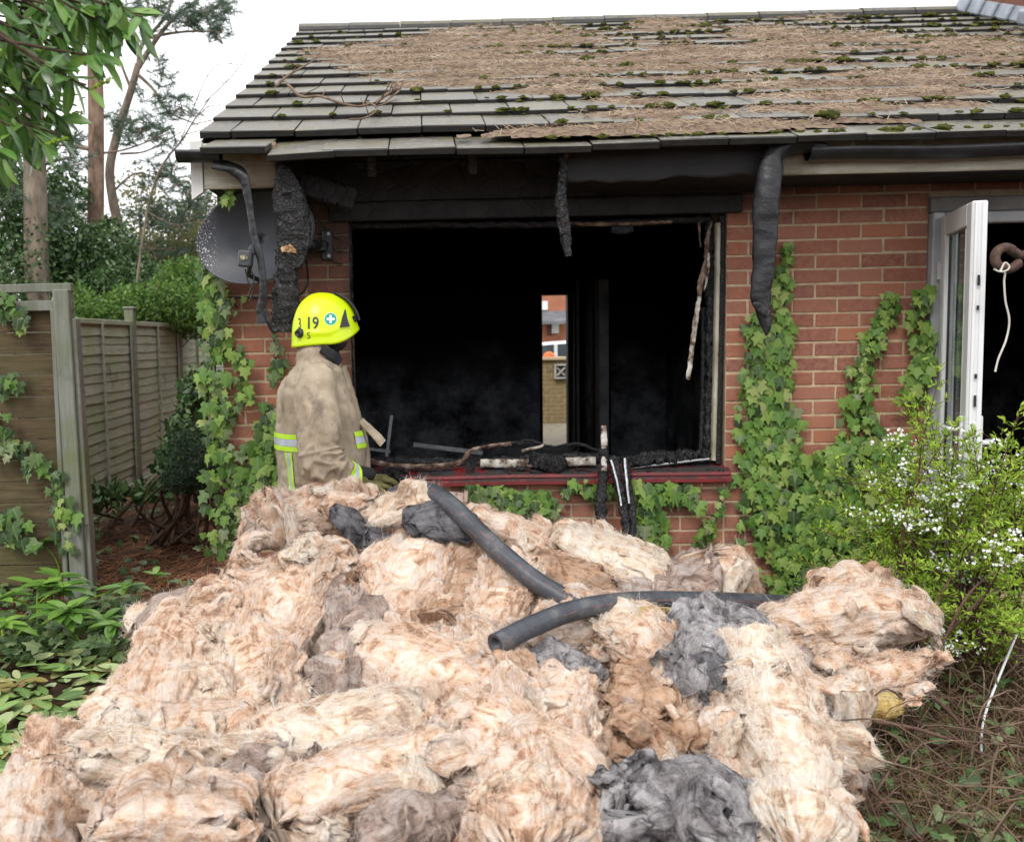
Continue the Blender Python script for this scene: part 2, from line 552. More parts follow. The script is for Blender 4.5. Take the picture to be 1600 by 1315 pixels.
# gable, back and end walls, floor slab
part('gable_wall', MB().bbox(XL+.005, XL+.27, YB+.002, 7.5, -.3, 2.44).mesh('gable_wall', M['brick']))
g = MB()
RS = math.tan(.4031)
g.add([(XL+.005, .02, 2.442), (XL+.005, 7.55, 2.442), (XL+.005, 3.79, 2.42+RS*3.79+.12), (XL+.2, .02, 2.442), (XL+.2, 7.55, 2.442), (XL+.2, 3.79, 2.42+RS*3.79+.12)],
      [np.array([[0, 2, 1], [3, 4, 5]]), np.array([[0, 3, 5, 2], [1, 2, 5, 4]])])
part('gable_peak', g.mesh('gable_peak', M['brick']))
part('end_wall', MB().bbox(XR-.27, XR-.002, YB+.002, 7.5, -.3, 2.44).mesh('end_wall', M['brick']))
bd0, bd1 = at(843, 600, 7.7)[0], at(887, 600, 7.7)[0]
bw = MB()
bw.bbox(XL, bd0-.01, 7.502, 7.77, -.3, 2.44); bw.bbox(bd1+.012, XR, 7.502, 7.77, -.3, 2.44)
bw.bbox(bd0-.01, bd1+.012, 7.502, 7.77, 2.06, 2.44)
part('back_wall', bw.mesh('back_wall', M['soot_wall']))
part('room_floor', MB().bbox(XL+.272, XR-.272, YB+.002, 7.5, -.1, .08).mesh('room_floor', M['soot_dark']))
part('room_ceiling', MB().bbox(XL+.272, XR-.272, YB+.002, 7.5, 2.36, 2.43).mesh('room_ceiling', M['soot_dark']))
# inner leaf of the front wall and the partitions, black with soot
inn = MB()
for x0, x1, z0, z1 in [(XL+.272, WX0-.03, .081, 2.358), (WX1+.03, DX0-.03, .081, 2.358), (WX0-.03, WX1+.03, .081, WZ0-.02)]:
    inn.bbox(x0, x1, YB+.003, YB+.02, z0, z1)
inn.bbox(XL+.273, XL+.29, YB+.022, 7.49, .082, 2.357)
part('inner_lining', inn.mesh('inner_lining', M['soot_dark']))
PY = 4.1                              # partition between the room and the hall
p0, p1 = at(843, 600, PY)[0], at(955, 600, PY)[0]
pw = MB()
pw.bbox(XL+.274, p0, PY, PY+.1, .081, 2.358); pw.bbox(p1, .62, PY, PY+.1, .081, 2.358)
pw.bbox(p0+.002, p1-.002, PY+.002, PY+.098, 2.03, 2.358)
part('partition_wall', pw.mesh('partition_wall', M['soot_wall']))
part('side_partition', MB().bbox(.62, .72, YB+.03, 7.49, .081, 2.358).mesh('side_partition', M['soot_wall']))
hall = MB()
h1 = at(899, 600, 7.45)[0]
hall.bbox(h1, h1+.10, PY+.11, 7.49, .081, 2.358)
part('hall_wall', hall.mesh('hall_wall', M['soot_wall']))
# door frame of the hall opening and the pale door leaf standing open in it
jm = MB()
for px0, px1 in [(843, 849)]:
    a, b_ = at(px0, 600, PY)[0], at(px1, 600, PY)[0]
x = at(895, 600, PY)[0]
jm.bbox(at(930, 600, PY-.02)[0], at(936, 600, PY-.02)[0], PY-.03, PY+.12, .082, 2.028)
jm.bbox(at(901, 600, PY)[0], at(905, 600, PY)[0], PY-.01, PY+.11, .082, 2.02)
part('hall_door_frame', jm.mesh('hall_door_frame', simple('sooty_gloss_paint', [(.3, (.06, .052, .05)), (.7, (.16, .14, .135))], 6, .5)))
lf = MB()
lf.bbox(at(936.5, 600, PY-.05)[0], at(951, 600, PY-.05)[0], PY-.06, PY-.01, .082, 2.02)
part('pale_post', lf.mesh('pale_post', simple('smoked_door_paint', [(.35, (.16, .17, .18)), (.6, (.42, .44, .46))], 2.5, .6)))
fx0, fx1 = at(880, 600, 7.45)[0], at(894, 600, 7.45)[0]
fd = MB(); fd.box((fx1+.0, 7.2, 1.06), (.05, .5, 1.94), (0, 0, R(-9)))
fdo = part('hall_door', fd.mesh('hall_door', simple('grey_door_paint', [(.3, (.55, .56, .54)), (.7, (.66, .67, .65))], 2, .6)))
fr = MB()
fr.bbox(bd0-.008, bd0+.012, 7.46, 7.6, .1, 2.05)
fr.bbox(bd1-.035, bd1+.010, 7.44, 7.6, .1, 2.05)
fr.bbox(bd0+.013, bd1-.036, 7.46, 7.6, 2.03, 2.055)
part('hall_door_jamb', fr.mesh('hall_door_jamb', simple('smoked_frame', [(.3, (.02, .018, .016)), (.7, (.055, .05, .045))], 4, .6)))

# boards over the window: wall plate, scorched face board, lintel board, rafters
SY = -.47                             # face of the fascia
bdm = MB()
bdm.bevbox(((WX0+WX1)/2-.01, -.012, 2.157), (WX1-WX0+.16, .05, .088), .006)
part('lintel_board', bdm.mesh('lintel_board', M['char_board']))
fb = MB(); fb.bevbox((-1.03, -.004, 2.31), (2.36, .03, .20), .004)
part('face_board', fb.mesh('face_board', M['char_board']))
pl = MB(); pl.bevbox((-1.0, .03, 2.44), (2.5, .10, .05), .006)
part('wall_plate', pl.mesh('wall_plate', M['char']))
RZ0 = 2.50                            # roof plane: z = RZ0 + (y+.353)*RS is the top of the second course's edge
def roofz(y): return RZ0+(y+.353)*RS
for px in (585, 735, 880, 1010, 1150, 430, 1300, 1450):
    X = at(px, 265, -.2)[0]
    rf = MB()
    ya, yb = -.44, 1.6
    c = np.array([X, (ya+yb)/2, roofz((ya+yb)/2)-.155])
    rf.bevbox(c, (.042, (yb-ya)/math.cos(.4031), .095), .005, (.4031, 0, 0))
    part('rafter', rf.mesh('rafter', M['char']))
# underlay: black roofing felt under the tiles closes the loft from above
fl = MB(); ya, yb = -.40, 3.79
for s_ in (1,):
    fl.add([(XL+.02, ya, roofz(ya)-.10), (XR, ya, roofz(ya)-.10), (XR, yb, roofz(yb)-.10), (XL+.02, yb, roofz(yb)-.10),
            (XL+.02, ya, roofz(ya)-.094), (XR, ya, roofz(ya)-.094), (XR, yb, roofz(yb)-.094), (XL+.02, yb, roofz(yb)-.094)],
           np.array([[0, 3, 2, 1], [4, 5, 6, 7], [0, 1, 5, 4], [1, 2, 6, 5], [2, 3, 7, 6], [3, 0, 4, 7]]))
part('roofing_felt', fl.mesh('roofing_felt', M['soot_dark']))
# fascia with soffit on the right; a warped charred end over the window
def board(x0, x1, z0, z1, y0, y1, nx, amp, seed, mat, name, fray=None):
    """a plank as a fine box whose face buckles; fray(x) lifts its lower edge"""
    xs = np.linspace(x0, x1, nx); nz_ = 12
    zs = np.linspace(0, 1, nz_)
    V = []
    for yy, sg in ((y0, -1), (y1, 1)):
        X, T = np.meshgrid(xs, zs, indexing='ij')
        X, T = X.ravel(), T.ravel()
        lo = z0+(fray(X) if fray else 0)
        Z = lo+(z1-lo)*T
        d = fbm(np.stack([X*6, Z*9, 0*X], -1), 4, seed)
        A = amp(X) if callable(amp) else amp
        V.append(np.stack([X, yy+A*d, Z+A*.35*pn(np.stack([X*9, T*3, 0*X], -1), seed+4)], -1))
    N = nx*nz_
    V = np.concatenate(V)
    F = [grid_faces(nx, nz_)[:, ::-1], grid_faces(nx, nz_)+N]
    i = np.arange(nx-1)
    F.append(np.stack([i*nz_, (i+1)*nz_, (i+1)*nz_+N, i*nz_+N], 1))
    e = nz_-1
    F.append(np.stack([i*nz_+e, i*nz_+e+N, (i+1)*nz_+e+N, (i+1)*nz_+e], 1))
    j = np.arange(nz_-1)
    F.append(np.stack([j, j+N, j+1+N, j+1], 1))
    b_ = (nx-1)*nz_
    F.append(np.stack([b_+j, b_+j+1, b_+j+1+N, b_+j+N], 1))
    return mesh_np(name, V, F, mat, smooth=True)
fz0, fz1 = at(1300, 271, SY)[2], at(1300, 218, SY)[2]
fx = at(876, 260, SY)[0]
burn = lambda X: .012*np.clip((.2-X)/.8, 0, 1)
part('fascia_board', board(fx, XR, fz0, fz1+.03, SY, SY+.022, 420, burn, 3, M['fascia'], 'fascia_board',
     lambda X: .02*np.clip((.1-X)/.7, 0, 1)*pn(np.stack([X*9, 0*X, 0*X], -1), 2)-.012*np.clip((-.5-X)/.1, 0, 1)))
sx0, sx1 = at(318, 275, SY)[0], at(432, 275, SY)[0]
lz0, lz1 = at(370, 294, SY)[2], at(370, 240, SY)[2]
part('fascia_board', board(sx0+.002, sx1, lz0, lz1+.05, SY, SY+.022, 50, .002, 9, M['fascia'], 'fascia_board'))
sf = MB(); sf.bbox(fx+.05, XR, SY+.023, -.003, fz0+.012, fz0+.02); sf.bbox(sx0+.004, sx1-.01, SY+.023, -.003, lz0+.01, lz0+.018)
part('soffit', sf.mesh('soffit', M['char_board']))
bg_ = MB()
bx0, bx1 = at(299, 280, SY)[0], at(317, 280, SY)[0]
bzl = at(308, 312, SY)[2]
bg_.add([(bx0, SY-.006, bzl), (bx1, SY-.006, bzl+.035), (bx1, SY-.006, lz1+.06), (bx0, SY-.006, lz1+.06),
         (bx0, SY+.03, bzl), (bx1, SY+.03, bzl+.035), (bx1, SY+.03, lz1+.06), (bx0, SY+.03, lz1+.06)],
        np.array([[0, 1, 2, 3], [4, 7, 6, 5], [0, 4, 5, 1], [1, 5, 6, 2], [2, 6, 7, 3], [3, 7, 4, 0]]))
L = 4.27/math.cos(.4031)
bg_.box((bx0+.011, SY+.035+4.2/2, roofz(SY+.035+2.1)-.13), (.022, 4.2/math.cos(.4031), .16), (.4031, 0, 0))
part('bargeboard', bg_.mesh('bargeboard', simple('barge_paint', [(.3, (.60, .60, .57)), (.7, (.74, .74, .72))], 6, .6)))

# ------------------------------------------------------------------ roof: courses of single tiles
roof = part('roof', MB().bbox(XL+.15, XR-.05, 3.60, 3.80, roofz(3.70)-.25, roofz(3.70)-.08).mesh('roof', M['char']))
GA, TW = .3454, .30
cP, sP = math.cos(.4031), math.sin(.4031)
def tile_mesh(seed, wd=TW):
    r = random.Random(seed)
    L_, th = GA+.06, .033
    mb = MB(); mb.bevbox((0, L_/2, 0), (wd-.005, L_, th), .004)
    V = mb.V[0]
    V[:, 2] += np.array([r.uniform(-.0015, .0015) for _ in V])
    V[:, 1] += np.where(V[:, 1] < .1, r.uniform(-.004, .004), 0)
    V[:, 2] += np.where(V[:, 1] > .2, -.024, 0)      # tail tucked under the course above
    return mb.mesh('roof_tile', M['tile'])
TM = [tile_mesh(s) for s in range(6)]
TH_ = [tile_mesh(s+9, TW/2) for s in range(2)]
tail = {}
restt = MB()
XV = -2.695
nt_ = 0
for i in range(-1, 13):
    y0 = -.353+GA*i*cP; z0 = RZ0+GA*i*sP-.013
    if i == -1: y0 += .055; z0 += .0
    half = (i % 2 == 0)
    x = XV
    n = 0
    while x < XR+.1:
        wd = TW/2 if (half and n == 0) else TW
        xc = x+wd/2
        n += 1
        x += wd
        sag = 0.
        if i == -1: sag = -.016*math.exp(-((xc+1.6)/.7)**2)-.012*math.exp(-((xc+.9)/.4)**2)
        loc = [xc, y0+random.uniform(-.006, .006), z0+random.uniform(-.002, .003)+sag]
        rot = [.4031+random.uniform(-.006, .006), random.uniform(-.008, .008), random.uniform(-.006, .006)]
        if i == -1 and n == 1:               # slipped corner tile
            loc = [xc+.055, y0+.0, z0+.012]; rot = [.36, .02, -.03]; wd = TW
        if i == -1 and n == 2:
            loc[0] += .06; rot[1] += -.035; loc[2] -= .02; loc[1] -= .025
        lim = 1.45+.20*(i+1)
        if xc < lim:
            o = bpy.data.objects.new('roof_tile', random.choice(TM if wd == TW else TH_))
            o.location = loc; o.rotation_euler = rot
            link(o, roof); nt_ += 1
        else:
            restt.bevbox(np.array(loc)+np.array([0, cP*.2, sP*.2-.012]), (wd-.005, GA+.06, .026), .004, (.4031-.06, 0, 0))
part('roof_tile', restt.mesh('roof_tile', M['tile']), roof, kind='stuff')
RIDGE_Y, RIDGE_Z = -.353+GA*13*cP+.02, RZ0+GA*13*sP-.02
def ridge_mesh():
    a = np.linspace(R(-15), R(195), 12)
    V = []
    for x, rr in ((0, .118), (.44, .112)):
        for q in (rr, rr-.014):
            V.append(np.stack([np.full(12, x), q*np.cos(a)*1.05, q*np.sin(a)*.78], -1))
    V = np.concatenate(V)
    F = [grid_faces(1, 1)] if 0 else []
    i = np.arange(11)
    def q(a_, b_): return np.stack([a_*12+i, a_*12+i+1, b_*12+i+1, b_*12+i], 1)
    F = [q(0, 2), q(3, 1), q(1, 0), q(2, 3)]
    return mesh_np('ridge_tile', V, F, M['tile'], smooth=False)
RMSH = ridge_mesh()
x = XV
while x < XR:
    o = bpy.data.objects.new('ridge_tile', RMSH)
    o.location = (x, RIDGE_Y, RIDGE_Z-.03+random.uniform(-.004, .004))
    link(o, roof); x += .445
# back slope, so the roof is whole
bs = MB()
bs.add([(XV, RIDGE_Y+.06, RIDGE_Z), (XR, RIDGE_Y+.06, RIDGE_Z), (XR, 8.1, RIDGE_Z-(8.1-RIDGE_Y-.06)*RS), (XV, 8.1, RIDGE_Z-(8.1-RIDGE_Y-.06)*RS),
        (XV, RIDGE_Y+.06, RIDGE_Z-.05), (XR, RIDGE_Y+.06, RIDGE_Z-.05), (XR, 8.1, RIDGE_Z-.05-(8.1-RIDGE_Y-.06)*RS), (XV, 8.1, RIDGE_Z-.05-(8.1-RIDGE_Y-.06)*RS)],
       np.array([[0, 1, 2, 3], [4, 7, 6, 5], [0, 4, 5, 1], [2, 6, 7, 3], [0, 3, 7, 4], [1, 5, 6, 2]]))
part('back_slope', bs.mesh('back_slope', M['tile']))
# abutment with lead flashing at the right end of the picture
ly = 2.9
lx = at(1592, 50, ly)[0]
ch = MB(); ch.bevbox((lx+.42, 3.2, roofz(3.2)+.2), (.75, .9, 1.3), .01)
chim = part('chimney_stack', ch.mesh('chimney_stack', M['brick']))
fl = MB()
for yy in np.arange(1.95, 3.7, .2):
    fl.bevbox((lx+.0, yy+.1, roofz(yy+.1)+.05), (.10, .22, .12), .012, (.4031, R(18), 0))
fl.bevbox((lx+.35, 2.62, roofz(2.62)+.06), (.95, .25, .12), .02, (.4031, 0, 0))
part('lead_flashing', fl.mesh('lead_flashing', M['lead']), chim)
# ------------------------------------------------------------------ strips, sticks and melted plastic
def strip_mesh(name, pts, wid, thk, mat, face=(0, -1, 0), twist=0., n=60, m=14, amp=.004, freq=30., seed=0, ends=True, cup=0., ridge=False, sq=3.):
    """a solid strip along PTS: WID across, THK through, facing FACE, surface roughened by noise; CUP bends the section to a gutter"""
    P = crom(pts, n)
    t = np.linspace(0, 1, n)
    f = lambda q: np.interp(t, np.linspace(0, 1, len(q)), q) if not np.isscalar(q) else np.full(n, q)
    W, H, TW_ = f(wid), f(thk), f(twist)
    T = np.gradient(P, axis=0); T /= np.linalg.norm(T, axis=1)[:, None]+1e-9
    Nf = np.tile(np.asarray(face, float), (n, 1))
    Nf -= T*np.sum(T*Nf, 1)[:, None]; Nf /= np.linalg.norm(Nf, axis=1)[:, None]+1e-9
    B = np.cross(T, Nf)
    N2 = Nf*np.cos(TW_)[:, None]+B*np.sin(TW_)[:, None]
    B2 = np.cross(T, N2)
    a = np.arange(m)/m*2*np.pi
    ca, sa = np.cos(a), np.sin(a)
    u = np.sign(ca)*np.abs(ca)**(2/sq)*.5; v = np.sign(sa)*np.abs(sa)**(2/sq)*.5
    V = P[:, None, :]+B2[:, None, :]*(W[:, None]*u)[..., None]+N2[:, None, :]*(H[:, None]*v)[..., None]
    if np.ndim(cup) or cup:
        V = V-N2[:, None, :]*((f(cup))[:, None]*W[:, None]*(4*u*u))[..., None]
    V = V.reshape(-1, 3)
    if amp:
        D = np.stack([fbm(V*freq, 3, seed+k*7) for k in range(3)], -1)
        if ridge:
            q = np.abs(fbm(V*freq*np.array([1.15, 1, .5]), 3, seed+31))
            out = (V.reshape(n, m, 3)-P[:, None, :]).reshape(-1, 3)
            out /= np.linalg.norm(out, axis=1)[:, None]+1e-9
            V = V+out*((.5-np.minimum(q*1.8, 1))*amp*2.2)[:, None]
            D *= .4
        V = V+D*amp
    F = [grid_faces(n, m, close_v=True)]
    k = len(V)
    V = np.vstack([V, P[0], P[-1]])
    i = np.arange(m); j = (i+1) % m; b = (n-1)*m
    F += [np.stack([np.full(m, k), j, i], 1), np.stack([np.full(m, k+1), b+i, b+j], 1)]
    return mesh_np(name, V, F, mat, smooth=True)
def pxs(lst, Y):
    """pixels -> points; Y one depth or one per point"""
    Ys = [Y]*len(lst) if np.isscalar(Y) else Y
    return np.array([at(p[0], p[1], y) for p, y in zip(lst, Ys)])
PXM = 1499/4.95                        # pixels per metre on the wall

M['silver'] = simple('bare_aluminium', [(.3, (.28, .29, .31)), (.7, (.5, .51, .53))], 20, .4, .5, .2, metal=.5)
def burnt_pvc():
    mt, t, b = newmat('burnt_white_plastic', .6, .3)
    p = position(t)
    n = noise(t, p, 16, 6, .7)
    c = ramp(t, n, [(.34, (.012, .011, .011)), (.44, (.10, .06, .04)), (.52, (.38, .34, .29)), (.66, (.66, .65, .63))])
    t.links.new(c, b.inputs['Base Color']); bump(t, b, noise(t, p, 70, 5, .7), .5, .006)
    return mt
M['burnt_pvc'] = burnt_pvc()
M['peeled'] = simple('browned_plastic', [(.32, (.018, .015, .014)), (.46, (.10, .06, .042)), (.6, (.25, .17, .13)), (.75, (.42, .37, .33))], 22, .6, .3, .5)

# window frame, what is left of it
wf = part('window_frame', strip_mesh('window_frame', pxs([(541, 346), (542, 420), (543, 520), (546, 600), (554, 760)], .05), [.05, .055, .05, .045, .05], .06, M['char_ash'], n=110, amp=.009, freq=26, seed=2, ridge=True))
def fpart(name, me, **kw): return part(name, me, wf, **kw)
fpart('right_jamb', strip_mesh('right_jamb', pxs([(1127, 338), (1126, 450), (1123, 600), (1120, 722)], .03), .032, .05, M['char'], n=90, amp=.004, seed=5))
fpart('jamb_profile', strip_mesh('jamb_profile', pxs([(1121, 348), (1120, 450), (1117, 600), (1114, 718)], .02), .024, .045,
      simple('smoked_cream_plastic', [(.3, (.20, .17, .12)), (.5, (.40, .36, .27)), (.7, (.62, .60, .54))], 3, .5), n=60, amp=.0015, seed=6))
fpart('jamb_inner', strip_mesh('jamb_inner', pxs([(1108, 345), (1109, 430), (1108, 560), (1105, 712)], .06), [.035, .04, .03, .035], .05, M['char_ash'], n=110, amp=.010, freq=30, seed=7, ridge=True))
fpart('jamb_inner_post', strip_mesh('jamb_inner_post', pxs([(1100, 480), (1099, 600), (1096, 706)], .10), .026, .04, M['char_board'], n=40, amp=.002, seed=8))
fpart('head_batten', strip_mesh('head_batten', pxs([(548, 352), (700, 351), (900, 350), (1110, 343)], .08), .034, .06, M['char'], n=150, amp=.008, freq=22, seed=9))
fpart('head_remnant', strip_mesh('head_remnant', pxs([(890, 349), (960, 350), (1050, 346)], .03), [.016, .022, .014], .03, M['peeled'], n=60, amp=.006, seed=11))
fpart('head_block', strip_mesh('head_block', pxs([(955, 357), (972, 359), (988, 357)], .02), .042, .03, M['char_ash'], n=16, amp=.004, seed=12))
fpart('peeled_strip', strip_mesh('peeled_strip', pxs([(1112, 346), (1105, 372), (1103, 410), (1095, 440), (1092, 470)], [.0, -.03, -.04, -.05, -.06]), [.012, .02, .028, .03, .02], .008, M['peeled'], n=70, amp=.006, freq=40, seed=13, twist=[0, .6, -.3, .5, .2]))
fpart('peeled_strip', strip_mesh('peeled_strip', pxs([(1093, 462), (1087, 500), (1081, 545), (1075, 592)], [-.06, -.06, -.05, -.05]), [.018, .026, .024, .022], .012, M['burnt_pvc'], n=60, amp=.003, freq=40, seed=14, twist=.3))
fpart('peeled_strip', strip_mesh('peeled_strip', pxs([(1100, 343), (1093, 347), (1093, 365), (1095, 386)], -.02), [.01, .012, .012, .006], .005, M['peeled'], n=40, amp=.002, seed=15, twist=[1.2, .5, .2, .4]))
fpart('peeled_strip', strip_mesh('peeled_strip', pxs([(1107, 395), (1106, 425), (1100, 455)], -.05), [.01, .016, .008], .005, M['burnt_pvc'], n=40, amp=.003, seed=16, twist=[.2, .9, .5]))
fpart('bottom_rail', strip_mesh('bottom_rail', pxs([(556, 722), (640, 722), (760, 722), (900, 714), (1000, 722), (1110, 716)], .09), .05, .07, M['char'], n=200, amp=.012, freq=18, seed=17, ridge=True))
fpart('bottom_profile', strip_mesh('bottom_profile', pxs([(566, 716), (620, 727), (690, 727), (722, 720), (735, 704), (760, 697), (803, 692)], [.0, -.01, -.01, .0, .0, .02, .03]), [.03, .026, .03, .024, .026, .024, .02], .014, M['peeled'], n=120, amp=.004, freq=35, seed=18, twist=[0, .3, .2, .5, .9, .7, .3]))
fpart('bottom_profile', strip_mesh('bottom_profile', pxs([(750, 723), (840, 723), (930, 719)], -.0), .046, .03, M['burnt_pvc'], n=70, amp=.003, seed=25))
fpart('bottom_fragment', strip_mesh('bottom_fragment', pxs([(800, 692), (830, 690), (862, 697), (905, 693), (935, 704)], [.02, .03, .04, .05, .06]), [.02, .03, .016, .02, .012], .012, M['char_ash'], n=80, amp=.006, seed=19, twist=[.4, .2, .9, .3, .1]))
fpart('bottom_fragment', strip_mesh('bottom_fragment', pxs([(815, 704), (835, 699), (850, 695)], .0), .016, .014, M['burnt_pvc'], n=30, amp=.003, seed=20))
fpart('melted_lump', strip_mesh('melted_lump', pxs([(828, 714), (850, 722), (866, 724), (884, 716)], -.03), [.05, .085, .09, .045], .04, M['char'], n=40, m=24, amp=.012, freq=28, seed=21, ridge=True))
fpart('ash_heap', strip_mesh('ash_heap', pxs([(975, 722), (1010, 716), (1050, 714), (1106, 712)], [.0, -.0, .02, .04]), [.04, .05, .06, .05], .06, M['char_ash'], n=110, m=24, amp=.016, freq=20, seed=22, ridge=True))
fpart('ash_heap', strip_mesh('ash_heap', pxs([(590, 748), (612, 744), (632, 752)], -.06), [.05, .08, .04], .05, M['char_ash'], n=50, m=24, amp=.014, freq=24, seed=26, ridge=True))
fpart('bottom_profile', strip_mesh('bottom_profile', pxs([(985, 731), (1040, 724), (1108, 716)], -.01), [.008, .012, .012], .012, M['silver'], n=40, amp=.002, seed=23))
for q in range(26):                    # flakes of char and glass along the sill
    px = random.uniform(575, 1125); 
    a = at(px, random.uniform(733, 741), -.03)
    fpart('char_flake', strip_mesh('char_flake', [a, a+np.array([random.uniform(-.05, .05), random.uniform(-.02, .02), random.uniform(-.004, .012)]), a+np.array([random.uniform(.02, .07), random.uniform(-.03, .03), 0])],
          [.01, random.uniform(.012, .03), .008], .008, random.choice([M['char_ash'], M['char'], M['burnt_pvc']]) if q % 6 == 0 else M['char'], n=12, m=8, amp=.003, freq=40, seed=60+q))

# the sill: red glazed clay with a rounded nose
xs0, xs1 = WX0-.02, at(1143, 745, -.06)[0]
prof = [(.12, .852), (.10, .856), (-.030, .812), (-.050, .806), (-.054, .792), (-.050, .786), (-.062, .782), (-.068, .774), (-.068, .757), (-.060, .752), (.0, .750), (.12, .75)]
nx = 40
xx = np.linspace(xs0, xs1, nx)
V = np.array([[x, y, z+.0015*math.sin(x*9)] for x in xx for y, z in prof])
k = len(prof)
F = [grid_faces(nx, k, close_v=True)[:, ::-1], np.array([list(range(k))]), np.array([[(nx-1)*k+q for q in range(k)][::-1]])]
part('window_sill', mesh_np('window_sill', V, F, M['red'], smooth=False))

# ------------------------------------------------------------------ what hangs from the eaves
GY = SY-.075
mg = empty('melted_gutter', tuple(at(330, 250, GY)), 'black gutter end melted into a twisted strip that hangs over the satellite dish', 'gutter', 'gutters melted along the eaves')
def child(o, root):
    o.parent = root
    o.matrix_parent_inverse = Matrix.Translation(root.location).inverted()
    return o
def kid(name, me, root, **kw): return child(obj(name, me, None, **kw), root)
def gutter_mesh(x0, x1, y, z, r=.056, zd=0., capl=False, n=30):
    a = np.linspace(R(180), R(360), 14)
    V = []
    xs_ = np.linspace(x0, x1, n)
    for x in xs_:
        zz = z+zd*(x-x0)/(x1-x0)+.004*math.sin(x*7)
        o_ = np.stack([np.full(14, x), y+r*np.cos(a), zz+r*np.sin(a)], -1)
        i_ = np.stack([np.full(14, x), y+(r-.006)*np.cos(a), zz+(r-.006)*np.sin(a)], -1)
        V.append(np.vstack([o_, i_[::-1]]))
    V = np.concatenate(V)
    F = [grid_faces(n, 28, close_v=True)]
    e = np.arange(13)
    def cap(b): return np.stack([b+e, b+e+1, b+27-e-1, b+27-e], 1)
    F += [cap(0)[:, ::-1], cap((n-1)*28)]
    if capl:
        c = len(V); V = np.vstack([V, [[x0, y, z]]])
        F.append(np.stack([np.full(13, c), e+1, e], 1))
    return mesh_np('gutter_channel', V, F, M['gutter'])
gl0, gl1 = at(277, 240, GY), at(345, 243, GY)
kid('gutter_channel', gutter_mesh(gl0[0], gl1[0], GY, gl0[2]+.012, .05, -.012, True), mg)
kid('melted_strip', strip_mesh('melted_strip', pxs([(335, 250), (362, 258), (379, 280), (386, 320), (394, 365), (406, 410), (411, 450), (408, 480), (409, 506)], [GY, GY, GY-.01, GY-.01, GY-.02, GY-.03, GY-.03, GY-.02, GY-.02]),
    [.075, .07, .055, .05, .042, .038, .036, .045, .07], .010, M['gutter'], n=150, m=16, amp=.003, freq=26, seed=31, twist=[-.9, -.7, .5, .9, .7, .5, .3, .2, .5], cup=[.3, .25, .2, .3, .3, .3, .2, .1, .2]), mg)
kid('melted_strip', strip_mesh('melted_strip', pxs([(412, 480), (419, 500), (428, 517), (434, 512)], GY-.03), [.02, .024, .022, .008], .014, M['gutter'], n=50, amp=.003, seed=32, twist=.5), mg)

mg2 = empty('melted_gutter', tuple(at(1400, 240, GY)), 'long black gutter under the cream fascia with its end drooping down the bricks', 'gutter', 'gutters melted along the eaves')
g0 = at(1262, 236, GY)
kid('gutter_channel', gutter_mesh(g0[0], XR-.02, GY, g0[2]+.006, .052, -.0, n=60), mg2)
kid('melted_strip', strip_mesh('melted_strip', pxs([(1285, 240), (1250, 232), (1222, 238), (1207, 258), (1199, 300), (1197, 350), (1194, 410), (1189, 462), (1196, 500), (1196, 524)], [GY, GY, GY-.01, GY-.02, GY-.02, GY-.01, GY, GY+.01, GY+.01, GY+.02]),
    [.08, .09, .10, .105, .115, .11, .10, .085, .06, .012], .012, M['gutter'], n=170, m=18, amp=.005, freq=14, seed=33, twist=[-1.1, -.9, -.4, .2, .25, .2, .3, .2, .4, .4], cup=[.35, .3, .25, .2, .22, .2, .2, .15, .3, .2]), mg2)
kid('melted_strip', strip_mesh('melted_strip', pxs([(1176, 474), (1185, 478), (1200, 490)], GY+.0), [.006, .04, .04], .012, M['gutter'], n=30, amp=.004, seed=34), mg2)

def charboard(name, lst, wpx, Y, seed, mat=None, thk=.035, n=220, amp=.008, freq=26):
    return strip_mesh(name, pxs(lst, Y), [q/1499*(4.954+Y) for q in wpx], thk, mat or M['char'], n=n, m=40, amp=amp, freq=freq, seed=seed, ridge=True, sq=5)
hb = obj('charred_board', charboard('charred_board', [(437, 252), (447, 290), (455, 330), (458, 370), (452, 402), (447, 425), (446, 470), (446, 519)], [8, 38, 52, 50, 42, 30, 40, 36], SY-.05, 41, M['char_ash'], n=260, amp=.010, freq=22),
         label='deeply cracked black board hanging from the eaves across the satellite dish', cat='board')
kidb = child(obj('bare_splinter', strip_mesh('bare_splinter', pxs([(440, 390), (452, 388), (463, 394)], SY-.075), [.02, .035, .012], .012, simple('raw_pine', [(.35, (.10, .05, .025)), (.5, (.40, .24, .11)), (.65, (.62, .50, .36))], 40, .8), n=30, amp=.006, freq=60, seed=42)), hb)
sb = obj('charred_board', charboard('charred_board', [(470, 284), (505, 296), (556, 312)], [30, 34, 30], -.25, 43, M['char_board'], n=90, amp=.006),
         label='short charred plank slanting from the dish to the window head', cat='board')
fh = obj('charred_splinter', charboard('charred_splinter', [(880, 246), (879, 280), (877, 318), (881, 352), (888, 400)], [10, 12, 16, 17, 8], SY-.03, 44, M['char_ash'], n=130, amp=.006),
         label='thin charred strip dangling from the eaves in front of the window', cat='splinter')
child(obj('bare_splinter', strip_mesh('bare_splinter', pxs([(886, 240), (877, 258), (878, 282), (882, 300)], SY-.03), [.02, .012, .014, .008], .012, simple('scorched_pine', [(.4, (.03, .02, .015)), (.55, (.26, .15, .08)), (.7, (.5, .36, .22))], 30, .8), n=40, amp=.004, freq=50, seed=45)), fh)

